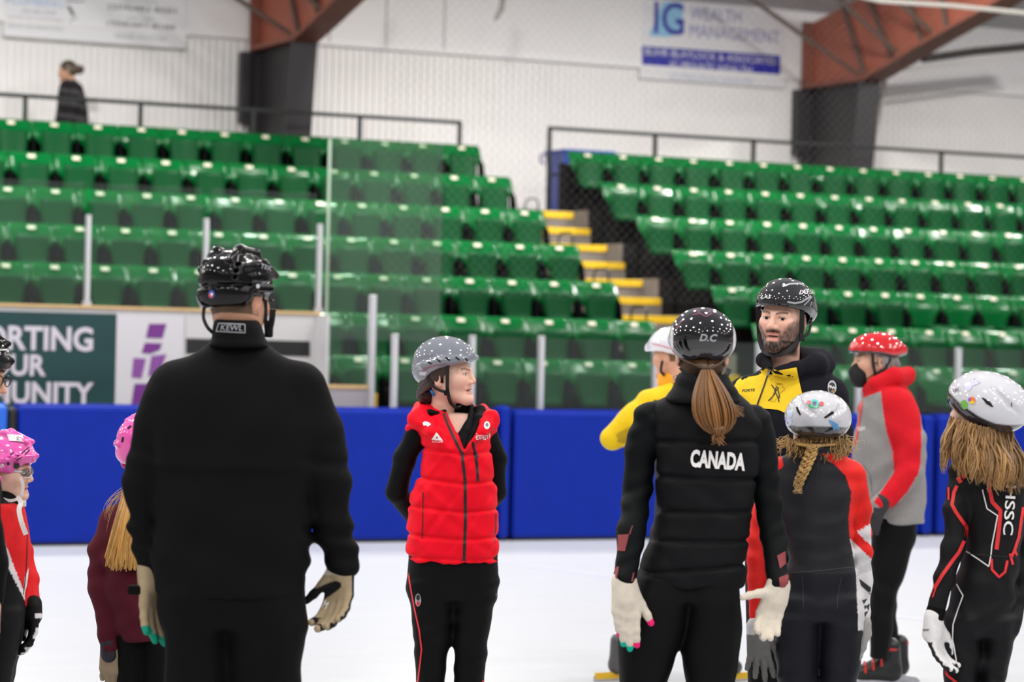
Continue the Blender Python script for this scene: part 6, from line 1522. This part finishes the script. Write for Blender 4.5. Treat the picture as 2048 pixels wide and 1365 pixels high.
# ---------------------------------------------------------------- 8. skater in yellow behind the CANADA vest
def skater_yellow():
    P = Person('skater in yellow and navy suit with white helmet and gold blades, mostly hidden', 14.0, 1340); p = P.p; B = P.base
    t_rows = P.rows([(768, 1325, 1385, .0, .09), (790, 1308, 1410, .0, .12), (830, 1300, 1430, .0, .13), (900, 1306, 1432, .02, .135), (1000, 1312, 1420, .04, .13), (1070, 1304, 1420, .04, .14)])
    aL = ([p(1340, 796, -.10), p(1300, 812, -.14), p(1258, 846, -.18), p(1224, 878, -.18), p(1250, 868, -.13), p(1288, 848, -.06)], [.075, .078, .072, .055, .058, .040])
    aR = ([p(1400, 800, .12), p(1425, 880, .16), p(1405, 940, .12)], [.07, .06, .05])
    lr = [P.rows([(1060, 1304, 1372, 0, .12), (1140, 1280, 1345, -.02, .11), (1220, 1250, 1300, -.04, .09), (1300, 1229, 1262, 0, .055)]), P.rows([(1060, 1355, 1420, .08, .12), (1140, 1362, 1424, .08, .11), (1220, 1380, 1430, .06, .09), (1300, 1414, 1448, .08, .055)])]
    s = Shape(); s.loft(t_rows, k=.03); s.chain(*aL, k=.03); s.chain(*aR, k=.03); [s.loft(L, k=.03) for L in lr]; s.disp.append(folds(.003, 22, 35))
    P0 = np.array([v[:] for v in aL[0]])
    def sc(V, N):
        px = proj_np(V); C = np.tile(lin(30, 32, 44), (len(V), 1)); m = (px[:, 0] < 1345) & (px[:, 1] < 910) & ((px[:, 0] < 1306) | (px[:, 1] < 800-(px[:, 0]-1316)*.2)); C[m] = lin(228, 190, 24)
        C[inpoly(px, [(1232, 868), (1252, 858), (1290, 838), (1300, 850), (1250, 888), (1236, 886)])] = lin(178, 146, 26); C[V[:, 2] < P.p(1340, 1050).z] = lin(14, 14, 18); return C  # darker yellow on the forearm is a sheen painted into the fabric colour
    P.sdf('skinsuit', s, .007, suit_m, sc, keep='suit')
    q = Shape(); q.loft(P.rows([(748, 1316, 1372, 0, .07), (770, 1314, 1384, 0, .085), (786, 1322, 1390, 0, .09)]), k=.01); P.sdf('collar', q, .006, mat('collar_orange', (240, 166, 20), rough=.7))
    M = head_matrix(p(1345, 712, 0), -128, 4, 0); hs = head_shape(long_neck=.1); V, Q = hs.mesh(.0055); C = head_cols(V, (214, 160, 134), (190, 110, 100), hair=(120, 92, 64)); sh = Shape(); sh.loft(t_rows, k=.03); sh.chain(*aL); sh.chain(*aR); [sh.loft(L, k=.03) for L in lr]
    finish_body(P, sh, xform(V, M, 1.0), Q, C, (214, 160, 134))
    cut = [(-.16, .030), (-.10, .028), (0, .020), (.06, .0), (.16, -.02)]
    def ex(s): s.cap((0, -.06, .055), (0, -.125, .042), .06, .035, k=.04)
    hm = helm(cut, c=(0, .015, .054), r=(.104, .132, .092), extra=ex); ho = put(P, 'helmet', hm, .0045, M, 1.03, shell_m, lambda V, N: np.tile(lin(230, 228, 236), (len(V), 1)), keep='helmet')
    P.stripe('helmet', [(1305, 688), (1325, 693), (1342, 698)], 2.2, mat('print_pink', (220, 120, 140), rough=.3), 'helmet_stripe'); P.stripe('helmet', [(1340, 668), (1336, 680), (1340, 690)], 1.6, print_k, 'helmet_stripe')
    strap(ho, B, [p(1325, 722, -.09), p(1322, 742, -.08), p(1330, 752, -.06)], .014, strap_k, 'chin_strap')
    gold = mat('blade_gold', (226, 180, 40), rough=.4, metal=.3)
    g = Shape(); hand(g, p(1286, 850, -.06), Vector((.9, .3, .1)), Vector((0, 0, 1)), Vector((0, 1, 0)), 1.05); P.sdf('glove', g, .006, cloth_black)
    for px_, sz in ((1247, 1.0), (1432, 1.0)):
        o = skate(P, px_, 1360, (.85, .5), size=sz, bootcol=mat('boot_grey', (70, 68, 70), rough=.4, noise=.1), blade_m=gold)
        c = P.p(px_, 1360); c = Vector((c.x, c.y, 0)); q = MB(); t = Vector((.85, .5, 0)).normalized(); x = Vector((0, 0, 1)).cross(t); V = [c+t*(.03+sl*.20)+x*sw*.008+Vector((0, 0, z)) for z in (.012, .045) for sl, sw in ((-1, -1), (1, -1), (1, 1), (-1, 1))]
        q.add([v-B for v in V], [(3, 2, 1, 0), (4, 5, 6, 7), (0, 1, 5, 4), (1, 2, 6, 5), (2, 3, 7, 6), (3, 0, 4, 7)]); q.build('blade_tube', gold, o)
        q = Shape(); q.cap(c+Vector((-.02, -.01, .185)), c+Vector((-.02, -.01, .20)), .050, .050, k=.01); P.sdf('ankle_band', q, .006, print_w, parent=o)
skater_yellow()

# ---------------------------------------------------------------- hockey helmet used by the pink helmets
def hockey(P, M, sc, colm, keep, earflap=True):
    cut = [(-.14, .040), (-.09, .034), (-.06, .004), (-.035, -.030), (-.01, -.062), (.035, -.066), (.06, -.044), (.16, -.040)]
    def ex(s):
        s.ell((0, .066, .000), (.090, .064, .056), k=.02)
        for x in (-1, 1):
            s.chain([Vector((x*.02, -.112, .062)), Vector((x*.078, -.072, .060)), Vector((x*.100, .0, .040)), Vector((x*.090, .07, .030)), Vector((x*.04, .128, .028))], [.010, .013, .013, .012, .010], k=.010)
            s.chain([Vector((x*.03, -.09, .112)), Vector((x*.036, .0, .140)), Vector((x*.034, .09, .115))], [.008, .012, .008], k=.012)
            if earflap: s.ell((x*.090, .012, -.034), (.012, .036, .032), k=.012)
    hm = helm(cut, c=(0, .012, .050), r=(.100, .126, .090), extra=ex)
    for x in (-1, 1):
        if earflap: hm.ell((x*.100, .016, -.032), (.03, .016, .010), k=.004, mode='-')
        for i in range(2): hm.cap((x*.08, -.085+.02*i, .066-.006*i), (x*.115, -.045+.02*i, .060-.008*i), .0035, k=.003, mode='-')
    return put(P, 'helmet', hm, .0036, M, sc, colm, keep=keep)
pink_m = mat('helmet_pink', (232, 92, 176), rough=.16, spec=.5, coat=.4)

# ---------------------------------------------------------------- 9. child with pink helmet at the left edge
def kid_pink():
    P = Person('child in pink hockey helmet and red white black skinsuit looking right', 9.25, 5); p = P.p; B = P.base
    t_rows = P.rows([(985, -30, 32, 0, .05), (1000, -42, 42, 0, .075), (1020, -50, 50, 0, .10), (1055, -56, 56, 0, .115), (1100, -56, 60, 0, .12), (1150, -54, 58, 0, .115), (1200, -52, 52, 0, .11), (1250, -56, 48, 0, .118), (1290, -56, 40, 0, .11)])
    aN = ([p(0, 1025, -.10), p(-16, 1110, -.14), p(-20, 1170, -.14), p(-10, 1240, -.17)], [.042, .036, .032, .024]); aF = ([p(8, 1025, .10), p(44, 1105, .11), p(58, 1160, .08), p(66, 1212, .03)], [.042, .036, .032, .026])
    lr = [P.rows([(1215, -48, 44, -.045, .06), (1250, -54, 46, -.05, .075), (1310, -52, 34, -.05, .075), (1365, -50, 22, -.05, .07), (1480, -44, 8, -.05, .06), (1583, -36, 4, -.05, .045)]), P.rows([(1215, -48, 44, .045, .06), (1250, -54, 46, .05, .075), (1310, -50, 38, .06, .075), (1365, -46, 26, .06, .07), (1480, -40, 12, .07, .06), (1583, -32, 8, .07, .045)])]
    s = Shape(); s.loft(t_rows, k=.03); s.chain(*aN, k=.02); s.chain(*aF, k=.03); [s.loft(L, k=.02) for L in lr]; s.disp.append(folds(.0016, 20, 50))
    def sc(V, N):
        px = proj_np(V); x, y = px[:, 0], px[:, 1]; C = np.tile(lin(16, 15, 18), (len(V), 1)); rd = lin(218, 30, 34)
        C[(y < 1075+(x-5)*2.55) & (y > 1008) & (y < 1196)] = rd; C[(y > 1075+(x-5)*2.55) & (y < 1114+(x-5)*1.95) & (x < 50)] = lin(228, 222, 222); C[(x > 46) & (y > 1120) & (y < 1212) & (V[:, 1] > P.d-.02) & (x > 52-(y-1120)*.02)] = rd
        C[inpoly(px, [(49, 1156), (58, 1136), (54, 1172), (47, 1193)])] = lin(228, 222, 222); return C
    P.sdf('skinsuit', s, .0052, suit_m, sc, keep='suit'); P.stripe('suit', [(55, 1066), (54, 1110), (52, 1150), (47, 1190)], 1.5, print_k, 'zip')
    M = head_matrix(p(10, 940, 0), 80, 4, -2); SCL = .88; hs = head_shape(child=True, long_neck=.07, open_mouth=.004); V, Q = hs.mesh(.0036); C = head_cols(V, (230, 188, 168), (206, 122, 116), hair=(190, 160, 110), brow=(170, 134, 104), blush=(232, 140, 126))
    sh = Shape(); sh.loft(t_rows, k=.03); sh.chain(*aN); sh.chain(*aF); [sh.loft(L, k=.02) for L in lr]
    bo = finish_body(P, sh, xform(V, M, SCL), Q, C, (230, 188, 168)); eyes(bo, B, M, SCL, (0, 0), mat('iris_blue', (96, 116, 136), rough=.1, coat=.6))
    q = Shape(); q.loft(P.rows([(980, -26, 38, 0, .055), (1004, -34, 46, 0, .07), (1014, -36, 48, 0, .075)]), k=.01); P.sdf('neck_band', q, .006, cloth_black)
    ho = hockey(P, M, .90, pink_m, 'helmet'); W_ = lambda x, y, z: M@(Vector((x, y, z))*SCL)
    P.poly('helmet', [(14, 869), (46, 871), (47, 884), (18, 882)], print_w, 'name_sticker', .004); P.text('helmet', '5', 35, 877, 4, 6, print_k, name='sticker_number', off=.008); P.text('helmet', 'BAUER', -8, 934, 36, 7, print_w, rot=-.16, name='helmet_lettering', bold=.02)
    P.poly('helmet', [(28, 928), (38, 927), (40, 934), (38, 942), (42, 950), (36, 953), (31, 942), (27, 935)], print_k, 'clip', .006); P.disc('helmet', 16.5, 928.5, 3, 3, print_k, 'rivet', .004)
    for a, b in (((43, 908), (58, 895)), ((50, 910), (60, 900)), ((30, 918), (38, 912)), ((33, 922), (44, 915)), ((20, 910), (28, 905))): P.stripe('helmet', [a, b], 2.2, vent_k, 'vent')
    strap(ho, B, [p(41, 955, -.085), p(46, 972, -.08), p(44, 988, -.075), p(36, 998, -.07), p(20, 1002, -.07), p(4, 998, -.06)], .010, strap_w, 'chin_strap'); strap(ho, B, [p(33, 995, -.08), p(42, 1005, -.10), p(38, 1020, -.115), p(43, 1045, -.125), p(52, 1070, -.12)], .016, strap_w, 'chin_strap')
    q = MB(); c0 = p(46, 1008, -.09)-B; q.box(c0.x-.010, c0.x+.010, c0.y-.006, c0.y+.006, c0.z-.010, c0.z+.010, bev=.002); q.build('buckle', strap_w, ho)
    gm = glass_mat('goggle_clear', (240, 244, 246)); gl = Shape(); gl.ell((0, -.088, .0), (.052, .020, .020), k=.005); gl.ell((0, -.080, .0), (.050, .020, .018), k=.003, mode='-'); gl.fnop(lambda X, Y, Z: (Y+.078)*-1+X*0+Z*0, (-.1, -.078, -.1), (.1, .1, .1), k=.003)
    go = put(P, 'sports_glasses', gl, .003, M, SCL, gm); strap(go, B, [W_(-.046, -.090, .004), W_(-.066, -.055, .006), W_(-.078, -.02, .006)], .006, mat('glasses_clear_arm', (214, 214, 216), rough=.2), 'arm'); strap(go, B, [W_(-.044, -.095, -.016), W_(-.020, -.107, -.018), W_(0, -.109, -.006)], .003, mat('glasses_clear_arm', (214, 214, 216), rough=.2), 'rim')
    g = Shape(); w = p(67, 1216, .02); n_ = Vector((-1, -.3, 0)); hand(g, w, Vector((.02, -.02, -1)), Vector((-.3, 1, 0)), n_, .95, curl=(22, 20, 18, 16), thumb=(.8, .5, .3), r=.0115); g.cap(p(66, 1208, .03), p(67, 1232, .02), .030, .030, k=.01)
    P.sdf('glove', g, .004, glove_m, lambda V, N: np.where(((N[:, 0] > .35) & (proj_np(V)[:, 1] > 1228))[:, None] & (np.sin(V[:, 2]*95) > -.2)[:, None], lin(226, 222, 222), lin(22, 20, 22)))
    g = Shape(); hand(g, p(-10, 1246, -.17), Vector((0, 0, -1)), Vector((.3, -1, 0)), Vector((-1, 0, 0)), .95); P.sdf('glove', g, .006, cloth_black)
    for px_, dy in ((-14, -.05), (-10, .07)): P.d += dy; skate(P, px_, 1680, (1, -.1), size=.88); P.d -= dy
kid_pink()

# ---------------------------------------------------------------- 10. person cut by the left edge
def man_edge():
    P = Person('person in black hockey helmet and glasses cut off by the left frame edge', 8.5, -75); p = P.p; B = P.base
    t_rows = P.rows([(845, -120, -40, 0, .09), (870, -150, -20, 0, .17), (910, -165, -8, 0, .20), (1000, -168, -2, 0, .205), (1100, -165, -4, 0, .20), (1200, -160, -6, 0, .19)])
    aN = ([p(-70, 895, -.18), p(-50, 985, -.24), p(-34, 1060, -.26), p(-22, 1130, -.26), p(-20, 1195, -.26)], [.075, .066, .060, .054, .046]); aF = ([p(-80, 895, .18), p(-70, 1000, .22), p(-40, 1180, .2)], [.07, .06, .045])
    lr = [P.rows([(1190, -160, -10, -.09, .10), (1300, -155, -30, -.09, .10), (1480, -140, -50, -.09, .08), (1646, -125, -62, -.09, .06)]), P.rows([(1190, -160, -10, .09, .10), (1300, -150, -26, .09, .10), (1480, -136, -46, .09, .08), (1646, -120, -58, .09, .06)])]
    s = Shape(); s.loft(t_rows, k=.03); s.chain(*aN, k=.02); s.chain(*aF, k=.02); s.disp.append(folds(.003, 15, 40)); P.sdf('jacket', s, .007, cloth_black)
    s = Shape(); [s.loft(L, k=.03) for L in lr]; P.sdf('trousers', s, .01, tights_black)
    M = head_matrix(p(-56, 752, 0), 76, 8, 0); hs = head_shape(long_neck=.12); V, Q = hs.mesh(.004); C = head_cols(V, (222, 168, 142), (196, 116, 104), hair=(60, 44, 34), brow=(80, 58, 44), blush=(226, 130, 112))
    sh = Shape(); sh.loft(t_rows, k=.03); sh.chain(*aN); sh.chain(*aF); [sh.loft(L, k=.03) for L in lr]
    g = Shape(); hand(g, p(-14, 1200, -.26), Vector((.05, 0, -1)), Vector((.3, -1, 0)), Vector((-1, 0, 0)), 1.05, curl=(20, 20, 22, 24)); gv, gq = g.mesh(.004); hv, hq = join_vq([(xform(V, M, 1.0), Q), (gv, gq)])
    bo = finish_body(P, sh, hv, hq, np.concatenate([C, np.tile(lin(222, 168, 142), (len(gv), 1))]), (222, 168, 142)); eyes(bo, B, M, 1.0)
    ho = hockey(P, M, 1.03, shell_k, 'helmet', earflap=False); P.stripe('helmet', [(-6, 701), (8, 700), (16, 699)], 2, print_w, 'helmet_stripe'); W_ = lambda x, y, z: M@Vector((x, y, z))
    gl = MB(); fr = mat('glasses_frame', (20, 18, 18), rough=.3)
    for x in (-1, 1): gl.tube([W_(x*.031+math.cos(a)*.023, -.108+.03*abs(x*.031+math.cos(a)*.023), math.sin(a)*.017)-B for a in np.linspace(0, 6.283, 17)], .0022, 5)
    gl.tube([W_(-.010, -.112, .004)-B, W_(.010, -.112, .004)-B], .002, 5)
    for x in (-1, 1): gl.tube([W_(x*.054, -.105, .006)-B, W_(x*.076, -.04, .006)-B, W_(x*.082, .02, .004)-B], .0022, 5)
    go = gl.build('glasses', fr, P.e)
    strap(ho, B, [W_(-.092, -.02, .0), W_(-.088, -.02, -.05), W_(-.06, -.03, -.11), W_(0, -.045, -.128)], .016, strap_k, 'chin_strap', nrm=(0, -1, 0))
    for dy in (-.09, .09): P.d += dy; skate(P, -92, 1740, (1, 0)); P.d -= dy
man_edge()

# ---------------------------------------------------------------- 11. child in maroon hoodie behind the man in black
def girl_maroon():
    P = Person('child in maroon hoodie with long blond hair and pink helmet, half hidden', 9.75, 285); p = P.p; B = P.base
    t_rows = P.rows([(985, 262, 326, .02, .06), (1005, 238, 348, .02, .09), (1035, 215, 365, .02, .105), (1075, 206, 368, .02, .115), (1140, 206, 362, .02, .12), (1210, 212, 356, .02, .125), (1255, 224, 350, .02, .125), (1280, 232, 344, .02, .115)])
    aL = ([p(228, 1045, .02), p(206, 1110, .02), p(204, 1175, .01), p(214, 1235, -.02), p(218, 1292, -.04)], [.055, .052, .048, .044, .030]); aR = ([p(346, 1045, .03), p(368, 1120, .03), p(362, 1200, .0), p(350, 1280, -.03)], [.055, .05, .046, .032])
    lr = [P.rows([(1260, 232, 292, .02, .10), (1365, 234, 290, .02, .09), (1540, 244, 284, .03, .055)]), P.rows([(1260, 284, 346, .02, .10), (1365, 288, 342, .02, .09), (1540, 294, 334, .03, .055)])]
    s = Shape(); s.loft(t_rows, k=.03); s.chain(*aL, k=.03); s.chain(*aR, k=.03); s.disp.append(folds(.004, 18, 40)); s.disp.append(folds(.003, -26, 55, 1)); P.sdf('hoodie', s, .0065, knit_m, lambda V, N: np.tile(lin(78, 20, 34), (len(V), 1)))
    s = Shape(); [s.loft(L, k=.03) for L in lr]; P.sdf('trousers', s, .009, cloth_black)
    M = head_matrix(p(298, 905, .02), 150, 0, 0); hs = head_shape(child=True, long_neck=.07, neck_back=.01); V, Q = hs.mesh(.006); C = head_cols(V, (228, 188, 168), (200, 120, 112), hair=(170, 132, 76), hair_low=-.09); sh = Shape(); sh.loft(t_rows, k=.03); sh.chain(*aL); sh.chain(*aR); [sh.loft(L, k=.03) for L in lr]
    finish_body(P, sh, xform(V, M, .93), Q, C, (228, 188, 168)); ho = hockey(P, M, .98, pink_m, 'helmet')
    for a, b in (((244, 885), (246, 875)), ((255, 858), (262, 852))): P.stripe('helmet', [a, b], 4, vent_k, 'vent')
    R = random.Random(21); paths, cols, rs = [], [], []
    for i in range(340):
        u = R.random(); a_ = p(258+u*70+R.uniform(-5, 5), 962+R.uniform(-14, 6), -.06-.03*math.sin(u*3.1)); b_ = p(212+u*112+R.uniform(-6, 6), 1132+R.uniform(-16, 12), -.11-.03*math.sin(u*3.1)); paths.append(bez(a_, p(242+u*88, 1005, -.10-.03*math.sin(u*3.1)), p(218+u*106+R.uniform(-8, 8), 1080, -.125-.03*math.sin(u*3.1)), b_, 12)); v = R.uniform(.55, 1.35); cols.append(tuple(lin(190, 146, 78)*v)); rs.append(R.uniform(.0035, .0065))
    for i in range(12): a_ = p(252, 975+R.uniform(-10, 20), -.05); b_ = p(212+R.uniform(-6, 10), 1010+R.uniform(0, 60), -.06); paths.append(bez(a_, a_+Vector((-.02, 0, -.01)), b_+Vector((0, 0, .04)), b_, 8)); cols.append(tuple(lin(200, 160, 96))); rs.append(.001)
    strands(paths, rs, B, 'long_hair', hair_m, P.e, cols)
    g = Shape(); hand(g, p(219, 1296, -.04), Vector((.05, 0, -1)), Vector((1, 0, 0)), Vector((0, 1, 0)), .95); P.sdf('glove', g, .005, glove_m, lambda V, N: np.tile(lin(150, 132, 108), (len(V), 1)))
    q = Shape(); q.cap(p(217, 1288, -.04), p(219, 1310, -.04), .030, .032, k=.01); P.sdf('glove_cuff', q, .006, mat('cuff_navy', (24, 24, 36), rough=.7))
    for dx in (264, 314): skate(P, dx, 1630, (.3, 1), size=.9)
girl_maroon()

# ---------------------------------------------------------------- 12. spectator walking behind the top row
def spectator():
    c = WP(-1.0, 10.15, row_z(6)); P = Person('spectator with brown hair bun and dark cardigan walking behind the left top row', c.y, 140, row_z(6)); p = P.p; B = P.base
    t_rows = P.rows([(160, 128, 152, 0, .07), (170, 120, 164, 0, .15), (190, 116, 170, 0, .19), (220, 114, 175, 0, .20), (255, 108, 177, 0, .21), (280, 104, 176, 0, .21)])
    aN = ([p(150, 178, -.15), p(148, 208, -.22), p(138, 244, -.22), p(128, 268, -.18)], [.07, .062, .05, .035]); aF = ([p(146, 178, .15), p(140, 215, .2), p(118, 240, .15)], [.07, .06, .04])
    s = Shape(); s.loft(t_rows, k=.04); s.chain(*aN, k=.03); s.chain(*aF, k=.03); zb = B.z
    P.sdf('cardigan', s, .012, knit_m, lambda V, N: np.where((np.sin((V[:, 2]-zb)*42+V[:, 0]*6) > .55)[:, None], lin(70, 68, 72), lin(32, 29, 31)))
    f = lambda z: p(140, 300).z
    gz = zb
    s = Shape()
    for dx, dy in ((-.12, -.08), (.10, .08)):
        a = Vector((p(140, 280).x, P.d+dy, p(140, 272).z)); b = Vector((a.x+dx, P.d+dy, gz+.09)); s.cap(a, a*.5+b*.5+Vector((-.03, 0, 0)), .11, .075, k=.03); s.cap(a*.5+b*.5+Vector((-.03, 0, 0)), b, .075, .05, k=.02); s.cap(b, b+Vector((-.12, 0, -.045)), .045, .035, k=.02)
    P.sdf('trousers', s, .014, cloth_black)
    M = head_matrix(p(134, 143, 0), -88, 10, 0); hs = head_shape(female=True, long_neck=.10); V, Q = hs.mesh(.007); C = head_cols(V, (196, 150, 124), (170, 100, 90), hair=(74, 58, 44)); sh = Shape(); sh.loft(t_rows, k=.03); sh.chain(*aN); sh.chain(*aF)
    g = Shape(); hand(g, p(127, 270, -.18), Vector((-.4, 0, -1)), Vector((0, -.3, 1)), Vector((0, 1, 0)), 1.0); gv, gq = g.mesh(.006); hv, hq = join_vq([(xform(V, M, 1.02), Q), (gv, gq)])
    finish_body(P, sh, hv, hq, np.concatenate([C, np.tile(lin(196, 150, 124), (len(gv), 1))]), (196, 150, 124))
    s = Shape(); s.ell((0, .022, .040), (.082, .102, .092), k=.02); s.ell((0, .05, -.01), (.078, .07, .06), k=.03); s.ell((0, .148, .0), (.055, .058, .055), k=.015); s.fnop(lambda X, Y, Z: np.maximum(Y+.045, Z-.055)+X*0, (-.2, -.2, -.2), (.2, -.045, .055), k=.01)
    V, Q = s.mesh(.007); C = np.tile(lin(70, 55, 40), (len(V), 1)); P.mesh('hair', xform(V, M, 1.02), Q, hair_m, C)
spectator()
